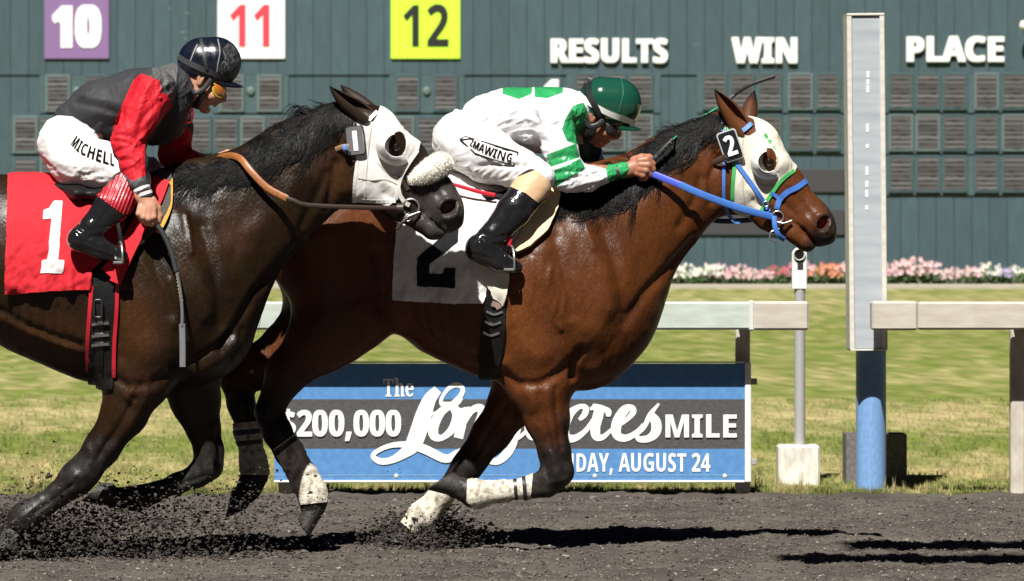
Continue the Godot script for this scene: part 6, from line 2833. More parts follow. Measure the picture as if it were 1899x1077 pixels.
func goggles(z0: float, c: Vector2, rx: float, ry: float, turn: float, zc: float, lens: Material, rim: Material, parent: Node) -> void:
	# a wrap-round pane: two bulging ovals that meet over the nose
	for s in [1.0, -1.0]:
		var bs := Basis(Vector3.UP, 0.75 * s) * Basis(Vector3(0, 0, 1), turn)
		var mid := P(c.x, c.y, z0 + zc * s)
		var k := mpx(z0)
		var g := Geo.new()
		var prof := []
		for i in 7:
			var a := PI * 0.5 * i / 6.0
			prof.append(Vector2(sin(a), cos(a) * 0.35 ))
		var shape := bs * Basis.from_scale(Vector3(rx * k, ry * k, rx * k)) * Basis(Vector3.RIGHT, PI / 2)
		g.lathe(mid, prof, 22, shape)
		g.smooth()
		if g.n[0].dot(bs.z) < 0.0:
			for i in g.n.size():
				g.n[i] = -g.n[i]
		part("goggle_lens", g, lens, parent)
		g = Geo.new()
		var pts := []
		for i in 25:
			var a := TAU * i / 24.0
			pts.append(mid + bs * Vector3(cos(a) * rx * k, sin(a) * ry * k, 0))
		g.tube(pts, [0.005], 7)
		part("goggle_rim", g, rim, parent)

# creases of thin cloth: sharp ridges that run along a direction, drifting as they go
func crease(g: Geo, angle: float, amount: float, across: float, along: float, seed_: int) -> void:
	var n := FastNoiseLite.new()
	n.seed = seed_
	n.frequency = 1.0
	n.fractal_octaves = 2
	n.domain_warp_enabled = true
	n.domain_warp_amplitude = 0.35
	n.domain_warp_frequency = 0.6
	var w := FastNoiseLite.new()
	w.seed = seed_ + 5
	w.frequency = 1.0
	for i in g.v.size():
		var p := g.v[i]
		var u := p.x * cos(angle) + p.y * sin(angle)
		var v := -p.x * sin(angle) + p.y * cos(angle)
		var r := 1.0 - absf(n.get_noise_3d(u * along, v * across + p.z * across * 0.5, p.z * along))
		var strength := clampf(0.5 + 1.2 * w.get_noise_3dv(p * 6.0), 0.0, 1.0)
		g.v[i] = p + g.n[i] * amount * strength * (pow(r, 7.0) - 0.3)

func wrinkle(g: Geo, z0: float, strokes: Array, seed_: int, amount: float, angle := 0.4) -> void:
	crease(g, angle, amount * 2.0, 13.0, 3.2, seed_ + 40)
	crease(g, angle + 0.9, amount * 1.0, 24.0, 6.0, seed_ + 41)
	carve(g, z0, strokes)
	ruffle(g, amount * 0.8, 4.0, seed_, 1)
	ruffle(g, amount * 0.22, 17.0, seed_ + 1, 2, Vector3(0.6, 1.2, 1.0))
	g.smooth()

func build_jockey_one(b: Beast) -> void:
	var z0 := b.z0
	var t := thing("person", "rider in red and charcoal silks and amber goggles with lowered whip on the dark horse", "person", P(200, 350, z0), "jockeys")
	var skin := mat(lin(0.47, 0.235, 0.15), 0.5)
	skin.subsurf_scatter_enabled = true
	skin.subsurf_scatter_strength = 0.12
	bumpy(skin, "skin", Vector3(14, 14, 14), 0.25, 0.06, 3)
	# one body under the clothes, face and hands in finer grids
	var f := Field.new()
	f.group(0.05, 0.03)
	chain(f, z0, [[150, 255, 0, 34], [200, 205, 0, 42], [270, 190, 0, 48], [310, 170, 0, 38]], 1.3)
	f.group(0.04, 0.02)
	for s in [1.0, -1.0]:
		chain(f, z0, [[140, 278, 0.09 * s, 40], [188, 305, 0.18 * s, 34], [248, 332, 0.28 * s, 22], [205, 388, 0.35 * s, 20], [168, 425, 0.37 * s, 10], [186, 458, 0.37 * s, 8]], 0.9)
	chain(f, z0, [[287, 168, 0.18, 26], [238, 262, 0.28, 21], [258, 345, 0.365, 12]], 0.9)
	chain(f, z0, [[325, 190, -0.18, 26], [325, 285, -0.22, 20], [400, 306, -0.10, 11]], 0.9)
	f.group(0.03, 0.02)
	chain(f, z0, [[312, 170, 0, 34], [345, 152, 0, 26]], 0.9)
	var body := f.surface(0.014)
	var head := face_field(z0, {"neck": [[328, 172, 0, 30], [356, 158, 0, 27]], "skull": [[372, 126, 0, 38], [400, 128, 0, 36]], "face": [[380, 160, 0, 31], [394, 168, 0, 25]], "jaw": [[366, 178, 0, 20], [379, 194, 0, 13]], "nose": [[408, 166, 0, 6], [413, 180, 0, 7], [411, 184, 0, 6.5]], "lip": [[399, 191, 0, 6], [396, 194, 0, 5]], "chin": [[383, 203, 0, 8], [379, 202, 0, 8]], "cheek": [392, 176, 0.04, 11], "ear": [373, 147, 0.072], "mouth": [[384, 196, 0.0, 1.5], [392, 198, 0.0, 4.0]], "mouth_w": 3.5})
	body.add(head.surface(0.0038))
	f = Field.new()
	f.group(0.015, 0.015)
	chain(f, z0, [[258, 345, 0.365, 12], [264, 362, 0.368, 13], [276, 384, 0.37, 16]], 0.8)
	fingers(f, z0, [
		[[262, 384, 0.380, 7.5], [259, 396, 0.386, 7], [264, 406, 0.370, 6.5], [272, 402, 0.352, 6]],
		[[269, 388, 0.382, 7.8], [267, 402, 0.388, 7.2], [272, 412, 0.370, 6.6], [279, 406, 0.352, 6]],
		[[277, 390, 0.382, 7.8], [276, 405, 0.387, 7.2], [281, 414, 0.370, 6.6], [286, 407, 0.352, 6]],
		[[284, 388, 0.380, 7], [285, 402, 0.384, 6.4], [288, 410, 0.370, 6], [291, 402, 0.354, 5.4]],
		[[282, 372, 0.362, 9], [292, 386, 0.356, 7.6], [296, 400, 0.352, 6.8], [294, 411, 0.354, 6]]])
	body.add(f.surface(0.0034))
	f = Field.new()
	f.group(0.012, 0.012)
	chain(f, z0, [[392, 306, -0.11, 11], [408, 300, -0.06, 13], [420, 296, -0.03, 13]], 0.9)
	fingers(f, z0, [
		[[418, 290, -0.02, 7], [430, 288, 0.005, 6.6], [436, 294, 0.012, 6]],
		[[420, 295, -0.02, 7], [432, 294, 0.005, 6.6], [437, 300, 0.012, 6]],
		[[419, 300, -0.02, 7], [430, 300, 0.005, 6.4], [434, 306, 0.012, 6]],
		[[417, 305, -0.02, 6.4], [426, 306, 0.003, 6], [430, 311, 0.010, 5.4]],
		[[410, 290, -0.04, 8], [422, 284, -0.02, 7], [432, 284, -0.005, 6]]])
	body.add(f.surface(0.004))
	body.c.resize(0)
	body.uv.resize(0)
	part("body", body, skin, t)
	# white breeches
	f = Field.new()
	f.group(0.04, 0.03)
	chain(f, z0, [[128, 262, 0, 50], [160, 235, 0, 42]], 1.25)
	f.group(0.05, 0.02)
	for s in [1.0, -1.0]:
		chain(f, z0, [[124, 268, 0.07 * s, 50], [140, 294, 0.12 * s, 50], [188, 307, 0.19 * s, 45], [232, 324, 0.26 * s, 33], [252 if s > 0 else 276, 334 if s > 0 else 318, 0.285 * s, 28]], 0.85)
	var breech := f.surface(0.0065)
	wrinkle(breech, z0, [[[80, 300, 120, 330, 180, 345, 230, 350], -0.004, 5.0], [[84, 255, 100, 290, 140, 320], 0.004, 8.0], [[150, 330, 190, 318, 240, 330], -0.004, 6.0], [[165, 340, 200, 332, 246, 344], -0.004, 5.0], [[120, 240, 150, 262, 215, 280], -0.005, 8.0], [[200, 345, 225, 330, 250, 310], -0.005, 5.0], [[212, 350, 236, 336, 262, 322], -0.004, 4.0], [[96, 232, 92, 262, 104, 292], -0.003, 5.0], [[108, 318, 150, 334, 196, 338], 0.0035, 4.0]], 61, 0.0035, 0.25)
	var white := cloth_mat(lin(0.70, 0.70, 0.705), 0.75)
	part("breeches", breech, white, t)
	var bf := cut_front([breech])
	cloth_text("MICHELL", [131, 268, 150, 285, 180, 298, 212, 308], [12, -18, 8, -20, 4, -22, -1, -23], z0, bf, cloth_mat(lin(0.012, 0.012, 0.012)), t)
	# jacket and sleeves
	f = Field.new()
	f.group(0.03, 0.05)
	chain(f, z0, [[136, 222, 0, 36], [190, 204, 0, 54], [258, 194, 0, 63], [300, 186, 0, 58], [324, 164, 0, 40]], 1.28)
	chain(f, z0, [[258, 200, 0, 62], [292, 214, 0, 54]], 1.2)
	f.group(0.035, 0.02)
	chain(f, z0, [[286, 162, 0.19, 38], [262, 214, 0.24, 36], [238, 264, 0.28, 31], [248, 305, 0.325, 26], [256, 338, 0.36, 18]], 0.85)
	f.group(0.035, 0.02)
	chain(f, z0, [[320, 186, -0.19, 36], [326, 240, -0.21, 30], [325, 284, -0.22, 29], [350, 302, -0.16, 22], [392, 308, -0.10, 14]], 0.85)
	f.group(0.015, 0.01)
	chain(f, z0, [[322, 150, 0, 34], [338, 158, 0, 30]], 1.0)
	var jacket := f.surface(0.0065)
	wrinkle(jacket, z0, [[[140, 190, 190, 200, 230, 216], -0.005, 7.0], [[160, 178, 210, 190, 240, 196], 0.005, 8.0], [[150, 240, 180, 225, 220, 230], -0.006, 8.0], [[180, 255, 196, 236, 222, 222], -0.006, 6.0], [[196, 262, 212, 240, 228, 232], 0.004, 5.0], [[252, 150, 236, 190, 218, 230], -0.007, 6.0], [[300, 190, 270, 220, 262, 250], -0.006, 6.0], [[216, 250, 238, 252, 264, 262], -0.005, 4.0], [[214, 262, 240, 266, 266, 276], -0.005, 4.0], [[222, 280, 244, 276, 262, 286], -0.004, 4.0], [[276, 160, 262, 200, 252, 240], 0.005, 8.0], [[308, 180, 286, 214, 268, 236], 0.004, 5.0], [[300, 240, 280, 262, 270, 270], -0.006, 5.0], [[230, 300, 250, 296, 262, 306], -0.004, 4.0], [[236, 318, 254, 312, 266, 320], -0.004, 4.0], [[300, 120, 306, 150, 312, 180], -0.005, 5.0]], 62, 0.0050, 0.65)
	var char_ := cloth_mat(lin(0.040, 0.041, 0.047), 0.62)
	var redm := cloth_mat(lin(0.52, 0.014, 0.026), 0.6)
	var dirty := cloth_mat(lin(0.10, 0.10, 0.105), 0.5, "mud", 1.2)
	jacket.c.resize(0)
	var near_sleeve := [249, 146, 262, 136, 280, 142, 297, 150, 300, 172, 316, 176, 320, 196, 306, 214, 288, 238, 270, 262, 269, 300, 272, 324, 245, 336, 222, 312, 204, 262, 216, 216]
	var sp := jacket.split(region(jacket, z0, near_sleeve, [], z0 + 0.06))
	part("red_sleeve", sp[0], redm, t)
	sp = (sp[1] as Geo).split(region(sp[1], z0, [278, 112, 318, 100, 330, 120, 326, 180, 318, 194, 300, 188, 296, 172, 300, 152, 286, 142], [], z0))
	part("shoulder_patch", sp[0], dirty, t)
	sp = (sp[1] as Geo).split(region(sp[1], z0, [292, 272, 330, 232, 352, 236, 366, 280, 420, 290, 420, 330, 340, 340, 280, 320], [], -99.0, z0 - 0.05))
	part("red_sleeve", sp[0], redm, t)
	var rest: Geo = sp[1]
	sp = rest.split(region(rest, z0, [222, 318, 250, 330, 276, 312, 290, 350, 240, 360], [], z0))
	part("cuff", sp[0], dirty, t)
	part("jacket", sp[1], char_, t)
	# striped wrist wrap
	for e in [[[259, 339, 0.366], [262, 346, 0.367], 17.0, 1], [[262, 346, 0.367], [264, 353, 0.368], 16.5, 0], [[264, 353, 0.368], [266, 356, 0.369], 16.5, 1], [[266, 356, 0.369], [268, 362, 0.369], 16.0, 0], [[268, 362, 0.369], [269, 366, 0.370], 15.5, 1]]:
		band(z0, [e[0], e[1]], e[2], 0.8, white if e[3] == 0 else char_, t, "wrist_wrap", 16, 2)
	boot_pair(t, z0, [[236, 346, 0.295, 34], [208, 384, 0.345, 32], [170, 424, 0.37, 24]], [[146, 445, 0.375, 22], [186, 461, 0.37, 20], [224, 474, 0.36, 14]], [180, 362, 224, 320, 268, 340, 262, 400, 226, 396], mat(lin(0.33, 0.012, 0.022), 0.35), 1)
	# helmet
	var hm := mat(lin(0.006, 0.0075, 0.015), 0.10)
	hm.clearcoat_enabled = true
	hm.clearcoat = 0.6
	hm.clearcoat_roughness = 0.05
	hm.roughness_texture = noise_tex("c_smear", FastNoiseLite.TYPE_SIMPLEX_SMOOTH, 0.015, 5, false, 1.0, ramp2(Color(0.12, 0.12, 0.12), Color(0.9, 0.9, 0.9)))
	hm.roughness = 0.5
	hm.uv1_triplanar = true
	hm.uv1_world_triplanar = true
	hm.uv1_scale = Vector3(3, 3, 3)
	var hf := helmet(t, z0, [[376, 116, 0, 46], [400, 115, 0, 46]], [320, 131, 360, 143, 420, 153, 470, 158], hm)
	var smear := mat(lin(0.16, 0.16, 0.165), 0.7)
	smear.albedo_texture = noise_tex("c_mudsmear", FastNoiseLite.TYPE_SIMPLEX_SMOOTH, 0.03, 5, false, 1.0, ramp2(Color(0.1, 0.11, 0.14), Color(1.5, 1.5, 1.5), Color(0.2, 0.21, 0.24), 0.5))
	smear.uv1_triplanar = true
	smear.uv1_world_triplanar = true
	smear.uv1_scale = Vector3(5, 2.4, 5)
	var hg := patch(hf_geo, z0, [424, 78, 440, 96, 470, 110, 470, 170, 428, 156, 414, 146, 404, 128, 416, 110, 412, 92], 0.0)
	part("mud_smear", hg.thicken(0.0035), smear, t)
	visor(z0, Vector2(420, 147), Vector2(453, 160), 0.085, 0.05, hm, t)
	var dark := mat(lin(0.02, 0.02, 0.022), 0.5)
	strip_on(hf, z0, 0.0, [330, 104, 345, 114, 370, 126, 395, 136, 420, 146], 10, 0.008, mat(lin(0.045, 0.045, 0.05), 0.5), t, "helmet_band")
	strip_on(hf, z0, 0.0, [372, 68, 376, 90, 380, 110, 384, 130], 6, 0.011, dark, t, "goggle_strap")
	strip_on(hf, z0, 0.0, [404, 72, 408, 95, 404, 120, 402, 138], 2.0, 0.006, mat(lin(0.2, 0.2, 0.2), 0.5), t, "seam")
	strip_on(hf, z0, 0.0, [366, 82, 358, 100, 352, 116], 2.0, 0.006, mat(lin(0.2, 0.2, 0.2), 0.5), t, "seam")
	band(z0, [[346, 146, 0.072], [352, 162, 0.076], [362, 172, 0.076], [374, 168, 0.078], [384, 158, 0.078], [392, 146, 0.078]], 5.0, 0.5, dark, t, "chin_harness")
	band(z0, [[378, 162, 0.074], [374, 178, 0.066], [366, 192, 0.04], [364, 200, 0.0]], 6.0, 0.4, dark, t, "chin_strap")
	var amber := mat(lin(0.42, 0.13, 0.01), 0.06)
	amber.clearcoat_enabled = true
	goggles(z0, Vector2(407, 165), 15, 15, -0.35, 0.038, amber, mat(lin(0.55, 0.42, 0.05), 0.4), t)
	var mud := Geo.new()
	mud.tube([P(411, 180, z0 + 0.012), P(415, 184, z0), P(411, 180, z0 - 0.012)], [0.012, 0.014, 0.012], 8)
	part("nose_guard", mud, amber, t)
	# spare goggles hanging at the throat
	goggles(z0, Vector2(346, 208), 15, 20, 0.35, 0.075, mat(lin(0.10, 0.02, 0.025), 0.1), mat(lin(0.45, 0.015, 0.03), 0.35), t)
	band(z0, [[340, 170, 0.11], [342, 182, 0.115], [344, 192, 0.11]], 4.0, 0.4, dark, t, "goggle_strap")
	# whip
	var w := thing("whip", "black riding whip with a yellow twist held down against the dark horse's shoulder", "whip", P(290, 410, z0 + 0.24), "riding whips")
	var lead := mat(lin(0.03, 0.03, 0.033), 0.5)
	band(z0, [[272, 386, 0.356], [285, 408, 0.362], [303, 434, 0.365], [318, 468, 0.368], [327, 503, 0.37]], 5.0, 1.0, lead, w, "grip", 10, 6)
	band(z0, [[327, 500, 0.37], [334, 535, 0.37], [338, 575, 0.37], [338, 605, 0.37]], 3.2, 1.0, mat(lin(0.12, 0.12, 0.13), 0.5), w, "shaft", 8, 6)
	for k in 9:
		var u := k / 8.0
		var y := lerpf(505, 556, u)
		var x := lerpf(328, 336.4, u)
		band(z0, [[x - 2.5, y - 1.5, 0.371], [x + 2.5, y + 2.0, 0.371]], 2.0, 1.0, mat(lin(0.65, 0.5, 0.1), 0.5), w, "yellow_twist", 6, 2)
	band(z0, [[338, 600, 0.37], [339, 640, 0.37], [339, 680, 0.37]], 6.0, 0.25, mat(lin(0.14, 0.145, 0.155), 0.45), w, "flap", 8, 4)

func helmet(t: Node, z0: float, bones: Array, edge: Array, m: Material) -> Front:
	var f := Field.new()
	f.group(0.01, 0.02)
	chain(f, z0, bones, 0.86)
	var g := f.surface(0.005)
	var s := PackedFloat32Array()
	var e := pairs(edge)
	for p in g.v:
		var q := px_of(p)
		var y: float = e[0].y
		for i in e.size() - 1:
			if q.x >= e[i].x:
				y = lerpf(e[i].y, e[i + 1].y, (q.x - e[i].x) / (e[i + 1].x - e[i].x))
		s.append((q.y - y) * mpx(z0) + 1e-6)
	var cut: Geo = g.split(s)[0]
	cut.c.resize(0)
	part("helmet", cut.thicken(0.002), m, t)
	hf_geo = cut
	return Front.new([cut], 0.005)

var hf_geo: Geo

func boot_pair(t: Node, z0: float, shin: Array, foot: Array, cuff: Array, cuff_m: Material, who: int) -> void:
	var shine := mat(lin(0.010, 0.010, 0.011), 0.16)
	shine.clearcoat_enabled = true
	shine.clearcoat = 0.5
	shine.clearcoat_roughness = 0.08
	bumpy(shine, "boot", Vector3(5, 5, 5), 0.35, 0.02, 3)
	for s in [1.0, -1.0]:
		var sh := []
		for q in shin:
			sh.append([q[0], q[1], q[2] * s, q[3]])
		var ft := []
		for q in foot:
			ft.append([q[0], q[1], q[2] * s, q[3]])
		var f := Field.new()
		f.group(0.02, 0.015)
		chain(f, z0, sh, 0.85)
		chain(f, z0, [sh[sh.size() - 1], [ft[0][0] + 8, ft[0][1] - 6, ft[0][2], ft[0][3] + 1]], 0.85)
		f.group(0.02, 0.012)
		chain(f, z0, ft, 0.95)
		var g := f.surface(0.006)
		if s > 0:
			var a: Array = shin[2]
			var b: Array = foot[0]
			carve(g, z0, [[[a[0] - 20, a[1] - 8, a[0], a[1] + 4, a[0] + 22, a[1]], -0.004, 4.0], [[a[0] - 18, a[1] + 4, a[0] + 2, a[1] + 16, a[0] + 24, a[1] + 14], -0.004, 4.0], [[b[0] - 16, b[1] + 8, b[0] + 20, b[1] + 16, b[0] + 70, b[1] + 32], -0.003, 3.0], [[b[0] + 4, b[1] - 12, b[0] + 12, b[1] + 6], 0.003, 4.0]])
			ruffle(g, 0.002, 14.0, 71 + who, 2)
			g.smooth()
		g.c.resize(0)
		var sp := g.split(region(g, z0, cuff))
		part("boot", sp[1], shine, t)
		var top: Geo = sp[0]
		if who == 1:
			for i in top.v.size():
				var q := px_of(top.v[i])
				top.v[i] += top.n[i] * (0.003 + 0.003 * sin((q.x * 0.85 + q.y * 0.35) * 1.1))
			top.smooth()
		part("boot_cuff", top, cuff_m, t)

func build_jockey_two(b: Beast) -> void:
	var z0 := b.z0
	var t := thing("person", "rider in white and green silks and green helmet crouched on the leading bay horse", "person", P(930, 350, z0), "jockeys")
	var skin := mat(lin(0.32, 0.13, 0.075), 0.5)
	skin.subsurf_scatter_enabled = true
	skin.subsurf_scatter_strength = 0.1
	bumpy(skin, "skin", Vector3(14, 14, 14), 0.25, 0.06, 3)
	var f := Field.new()
	f.group(0.05, 0.03)
	chain(f, z0, [[880, 240, 0, 36], [945, 222, 0, 42], [1010, 224, 0, 46], [1045, 212, 0, 36]], 1.3)
	f.group(0.04, 0.02)
	for s in [1.0, -1.0]:
		chain(f, z0, [[870, 262, 0.09 * s, 40], [920, 295, 0.18 * s, 36], [998, 334, 0.28 * s, 22], [955, 390, 0.35 * s, 20], [912, 440, 0.37 * s, 11], [925, 480, 0.37 * s, 8]], 0.9)
	chain(f, z0, [[1028, 222, 0.18, 26], [1052, 322, 0.235, 21], [1150, 318, 0.16, 11]], 0.9)
	chain(f, z0, [[1060, 225, -0.18, 26], [1085, 300, -0.2, 20], [1160, 325, -0.08, 11]], 0.9)
	f.group(0.03, 0.02)
	chain(f, z0, [[1050, 212, 0, 34], [1086, 204, 0, 26]], 0.9)
	var body := f.surface(0.014)
	var head := face_field(z0, {"neck": [[1060, 222, 0, 30], [1092, 214, 0, 27]], "skull": [[1112, 196, 0, 40], [1142, 198, 0, 38]], "face": [[1116, 226, 0, 30], [1128, 234, 0, 25]], "jaw": [[1096, 242, 0, 20], [1110, 258, 0, 13]], "nose": [[1141, 236, 0, 5.5], [1145, 250, 0, 6], [1142, 253, 0, 5.5]], "lip": [[1128, 255, 0, 8.5], [1122, 260, 0, 8]], "chin": [[1114, 264, 0, 10], [1110, 263, 0, 10]], "cheek": [1122, 244, 0.04, 11], "ear": [1101, 216, 0.072], "mouth": [[1124, 262, 0.0, 0.8], [1134, 259, 0.0, 1.2]], "mouth_w": 9.0})
	body.add(head.surface(0.0038))
	f = Field.new()
	f.group(0.014, 0.014)
	chain(f, z0, [[1145, 320, 0.165, 12], [1164, 315, 0.155, 13], [1182, 309, 0.15, 17]], 0.8)
	fingers(f, z0, [
		[[1186, 298, 0.165, 7.5], [1200, 296, 0.168, 7], [1210, 304, 0.155, 6.5], [1204, 312, 0.138, 6]],
		[[1188, 306, 0.170, 7.5], [1202, 306, 0.172, 7], [1210, 314, 0.158, 6.5], [1202, 320, 0.140, 6]],
		[[1186, 314, 0.170, 7.5], [1198, 316, 0.172, 7], [1204, 323, 0.158, 6.4], [1197, 326, 0.140, 6]],
		[[1182, 321, 0.166, 7], [1192, 325, 0.168, 6.4], [1196, 330, 0.156, 5.8], [1189, 331, 0.142, 5.4]],
		[[1176, 298, 0.140, 9], [1190, 292, 0.136, 7.6], [1204, 292, 0.132, 6.8], [1212, 298, 0.134, 5.8]]])
	body.add(f.surface(0.0034))
	f = Field.new()
	f.group(0.012, 0.012)
	chain(f, z0, [[1150, 326, -0.09, 11], [1166, 322, -0.06, 14], [1178, 318, -0.04, 14]], 0.9)
	fingers(f, z0, [
		[[1180, 308, -0.03, 7], [1192, 308, -0.015, 6.6], [1198, 316, -0.02, 6]],
		[[1182, 314, -0.03, 7], [1194, 315, -0.012, 6.6], [1198, 323, -0.02, 6]],
		[[1181, 320, -0.03, 7], [1191, 322, -0.012, 6.4], [1194, 329, -0.02, 6]],
		[[1178, 326, -0.03, 6.4], [1186, 328, -0.014, 6], [1189, 334, -0.02, 5.4]],
		[[1170, 310, -0.05, 8], [1184, 304, -0.05, 7], [1196, 306, -0.045, 6]]])
	body.add(f.surface(0.004))
	body.c.resize(0)
	body.uv.resize(0)
	part("body", body, skin, t)
	f = Field.new()
	f.group(0.04, 0.03)
	chain(f, z0, [[862, 258, 0, 52], [905, 238, 0, 40]], 1.25)
	f.group(0.05, 0.02)
	for s in [1.0, -1.0]:
		chain(f, z0, [[856, 262, 0.07 * s, 53], [905, 288, 0.16 * s, 51], [962, 312, 0.24 * s, 38], [1000, 328, 0.285 * s, 30]], 0.85)
	f.group(0.008, 0.008)
	chain(f, z0, [[852, 236, 0.03, 18], [846, 206, 0.03, 5]], 1.5)
	var breech := f.surface(0.0065)
	var folds := []
	for k in 8:
		folds.append([[850 + k * 18, 332 - k * 1, 880 + k * 17, 312 - k * 2, 918 + k * 14, 300 + k * 3], -0.004, 4.5])
	folds.append([[816, 255, 836, 290, 880, 318], 0.004, 9.0])
	folds.append([[812, 270, 850, 300, 900, 310], -0.003, 7.0])
	wrinkle(breech, z0, folds, 63, 0.004, 0.75)
	var white := cloth_mat(lin(0.70, 0.70, 0.71), 0.7)
	part("breeches", breech, white, t)
	var bf := cut_front([breech])
	var inkm := cloth_mat(lin(0.012, 0.012, 0.012))
	for e in [[853, 258, 863, 253, 895, 262, 928, 272, 961, 282], [961, 282, 957, 294, 952, 307], [952, 307, 915, 296, 881, 284, 866, 270, 853, 258]]:
		strip_on(bf, z0, 0.12, e, 2.0, 0.008, inkm, t, "patch_outline", 1)
	cloth_text("ZMAWING", [871, 269, 889, 280, 916, 291, 947, 300], [4, -11, 5, -14, 5, -15, 4, -15], z0, bf, inkm, t)
	# silks
	f = Field.new()
	f.group(0.03, 0.05)
	chain(f, z0, [[900, 224, 0, 48], [946, 220, 0, 53], [1008, 222, 0, 57], [1046, 212, 0, 44], [1066, 206, 0, 34]], 1.30)
	f.group(0.035, 0.02)
	chain(f, z0, [[1026, 220, 0.19, 38], [1038, 275, 0.22, 31], [1054, 325, 0.24, 31], [1090, 331, 0.22, 23], [1130, 322, 0.18, 14], [1158, 315, 0.158, 15]], 0.85)
	f.group(0.035, 0.02)
	chain(f, z0, [[1062, 222, -0.19, 36], [1082, 270, -0.2, 30], [1092, 310, -0.2, 28], [1130, 326, -0.12, 18], [1152, 326, -0.09, 14]], 0.85)
	var silk := f.surface(0.0065)
	folds = [[[865, 215, 900, 240, 960, 256], -0.006, 8.0], [[880, 185, 930, 200, 990, 205], 0.005, 12.0], [[870, 235, 920, 250, 985, 262], 0.007, 9.0], [[880, 255, 930, 262, 980, 272], -0.006, 6.0], [[975, 170, 985, 200, 1000, 230], -0.008, 7.0], [[998, 175, 1004, 210, 1010, 250], 0.006, 7.0], [[1012, 200, 1024, 230, 1028, 262], -0.006, 6.0], [[1045, 180, 1040, 210, 1032, 240], -0.005, 6.0], [[1010, 262, 1034, 268, 1060, 262], -0.004, 4.0], [[1016, 296, 1044, 290, 1074, 292], -0.004, 4.0], [[1026, 322, 1050, 318, 1080, 318], -0.005, 5.0], [[1036, 340, 1070, 330, 1110, 326], -0.005, 5.0], [[1060, 348, 1090, 338, 1125, 330], 0.004, 4.0], [[1080, 316, 1100, 322, 1120, 318], -0.004, 4.0], [[940, 185, 950, 220, 960, 260], -0.004, 8.0], [[1052, 345, 1060, 330, 1058, 312], -0.004, 4.0]]
	wrinkle(silk, z0, folds, 64, 0.0045, 0.35)
	var satin := mat(lin(0.68, 0.675, 0.70), 0.32)
	bumpy(satin, "satin", Vector3(4, 4, 4), 0.5, 0.02, 3)
	var green := mat(lin(0.025, 0.27, 0.085), 0.32)
	bumpy(green, "satin", Vector3(4, 4, 4), 0.8, 0.02, 3)
	var darkg := mat(lin(0.006, 0.06, 0.035), 0.4)
	silk.c.resize(0)
	var rest: Geo = silk
	var pieces := [
		[[1013, 287, 1068, 266, 1074, 292, 1020, 310], green, z0 + 0.06, 99.0],
		[[1023, 318, 1076, 294, 1086, 312, 1032, 346], green, z0 + 0.06, 99.0],
		[[1120, 300, 1170, 292, 1172, 334, 1130, 342], green, z0 + 0.05, 99.0],
		[[1050, 218, 1064, 195, 1082, 190, 1092, 212, 1086, 245, 1070, 268, 1052, 262, 1042, 240], green, z0 + 0.0, 99.0],
		[[932, 150, 988, 150, 986, 174, 962, 184, 932, 174], green, z0 - 0.25, 99.0],
		[[990, 150, 1046, 150, 1043, 172, 1015, 182, 992, 180], green, z0 - 0.25, 99.0],
		[[1056, 270, 1120, 262, 1110, 300, 1062, 300], darkg, -99.0, z0 - 0.06],
		[[1080, 312, 1112, 300, 1120, 340, 1084, 342], darkg, -99.0, z0 - 0.06],
		[[1126, 306, 1180, 300, 1180, 346, 1130, 346], green, -99.0, z0 - 0.04]]
	for e in pieces:
		var sp := rest.split(region(rest, z0, e[0], [], e[2], e[3]))
		part("green_panel", sp[0], e[1], t)
		rest = sp[1]
	part("jacket", rest, satin, t)
	band(z0, [[1138, 322, 0.176], [1146, 319, 0.172]], 15.5, 0.85, mat(lin(0.02, 0.02, 0.02), 0.5), t, "wrist_band", 14, 2)
	# green ring mark on the back is a pair of panels; tan knee bands
	var tan := mat(lin(0.56, 0.36, 0.21), 0.6)
	boot_pair(t, z0, [[988, 346, 0.30, 35], [954, 390, 0.345, 32], [914, 438, 0.37, 26]], [[886, 462, 0.375, 24], [926, 484, 0.37, 20], [957, 496, 0.36, 12]], [940, 343, 954, 330, 1030, 300, 1040, 350, 998, 376, 975, 358], tan, 2)
	var hm := mat(lin(0.008, 0.058, 0.036), 0.12)
	hm.clearcoat_enabled = true
	hm.clearcoat = 0.7
	hm.clearcoat_roughness = 0.04
	var hf := helmet(t, z0, [[1118, 190, 0, 47], [1142, 192, 0, 47]], [1060, 203, 1100, 218, 1150, 236, 1200, 246], hm)
	visor(z0, Vector2(1160, 229), Vector2(1191, 239), 0.085, 0.05, hm, t)
	strip_on(hf, z0, 0.0, [1071, 172, 1084, 184, 1102, 196, 1124, 208, 1150, 219, 1178, 228], 10, 0.009, mat(lin(0.76, 0.75, 0.72), 0.5), t, "white_band")
	var dark := mat(lin(0.012, 0.012, 0.013), 0.45)
	strip_on(hf, z0, 0.0, [1096, 142, 1092, 160, 1098, 182, 1108, 202, 1118, 224], 8, 0.014, dark, t, "goggle_strap")
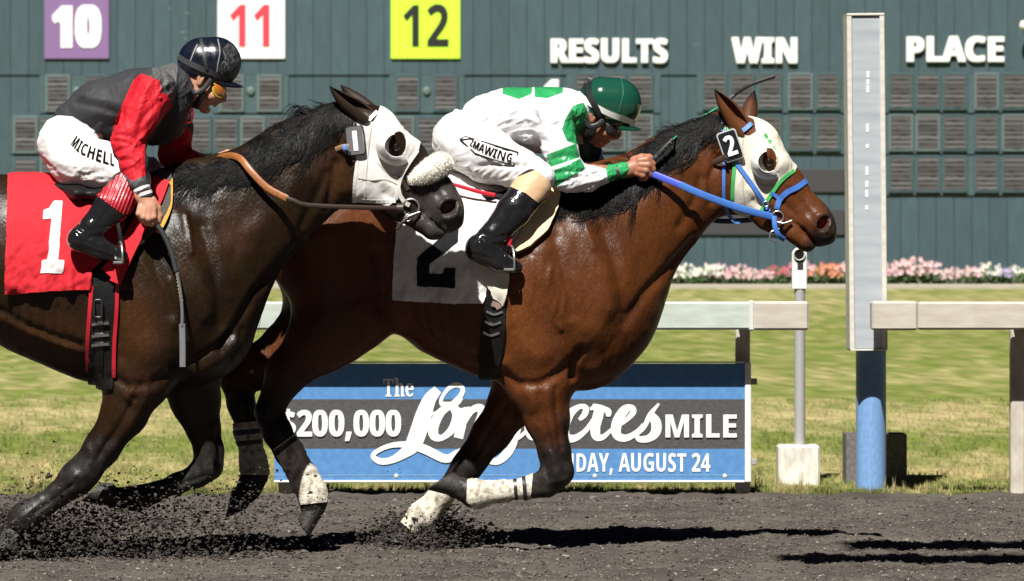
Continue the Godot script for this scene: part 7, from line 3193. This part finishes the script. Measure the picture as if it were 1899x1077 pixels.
	strip_on(hf, z0, 0.0, [1086, 152, 1084, 168, 1096, 190, 1110, 214], 5, 0.012, dark, t, "goggle_strap")
	strip_on(hf, z0, 0.0, [1152, 146, 1156, 170, 1152, 190, 1148, 208], 2.0, 0.006, mat(lin(0.03, 0.12, 0.08), 0.3), t, "seam")
	band(z0, [[1080, 206, 0.076], [1084, 222, 0.08], [1094, 234, 0.08], [1108, 232, 0.082], [1120, 222, 0.082]], 6.0, 0.4, dark, t, "chin_harness")
	band(z0, [[1098, 234, 0.078], [1094, 248, 0.066], [1090, 258, 0.04], [1092, 262, 0.0]], 10.0, 0.35, dark, t, "chin_strap")
	var lens := mat(lin(0.012, 0.012, 0.014), 0.05)
	lens.clearcoat_enabled = true
	goggles(z0, Vector2(1136, 238), 17, 14, -0.3, 0.04, lens, mat(lin(0.015, 0.015, 0.015), 0.4), t)
	var w := thing("whip", "black and green riding whip held upright beside the bay horse's mane", "whip", P(1240, 270, z0 + 0.1), "riding whips")
	var lead := mat(lin(0.018, 0.018, 0.02), 0.5)
	band(z0, [[1196, 312, 0.146], [1212, 296, 0.15], [1228, 278, 0.155], [1248, 258, 0.15]], 4.6, 1.0, lead, w, "grip", 10, 4)
	for k in 5:
		band(z0, [[1216 + k * 6.5, 292 - k * 6.6, 0.153], [1218.5 + k * 6.5, 289.5 - k * 6.6, 0.153]], 5.0, 1.0, mat(lin(0.05, 0.05, 0.05), 0.5), w, "grip_ring", 10, 2)
	band(z0, [[1246, 260, 0.15], [1258, 250, 0.05], [1276, 236, -0.06], [1300, 218, -0.12], [1330, 200, -0.12], [1346, 188, -0.11]], 1.8, 1.0, mat(lin(0.03, 0.30, 0.14), 0.5), w, "shaft", 8, 4)
	band(z0, [[1344, 189, -0.11], [1362, 176, -0.10]], 3.6, 1.0, mat(lin(0.10, 0.10, 0.10), 0.5), w, "keeper", 8, 3)
	band(z0, [[1360, 177, -0.10], [1385, 160, -0.08], [1410, 150, -0.07], [1437, 141, -0.06]], 3.6, 0.5, lead, w, "flap", 8, 4)
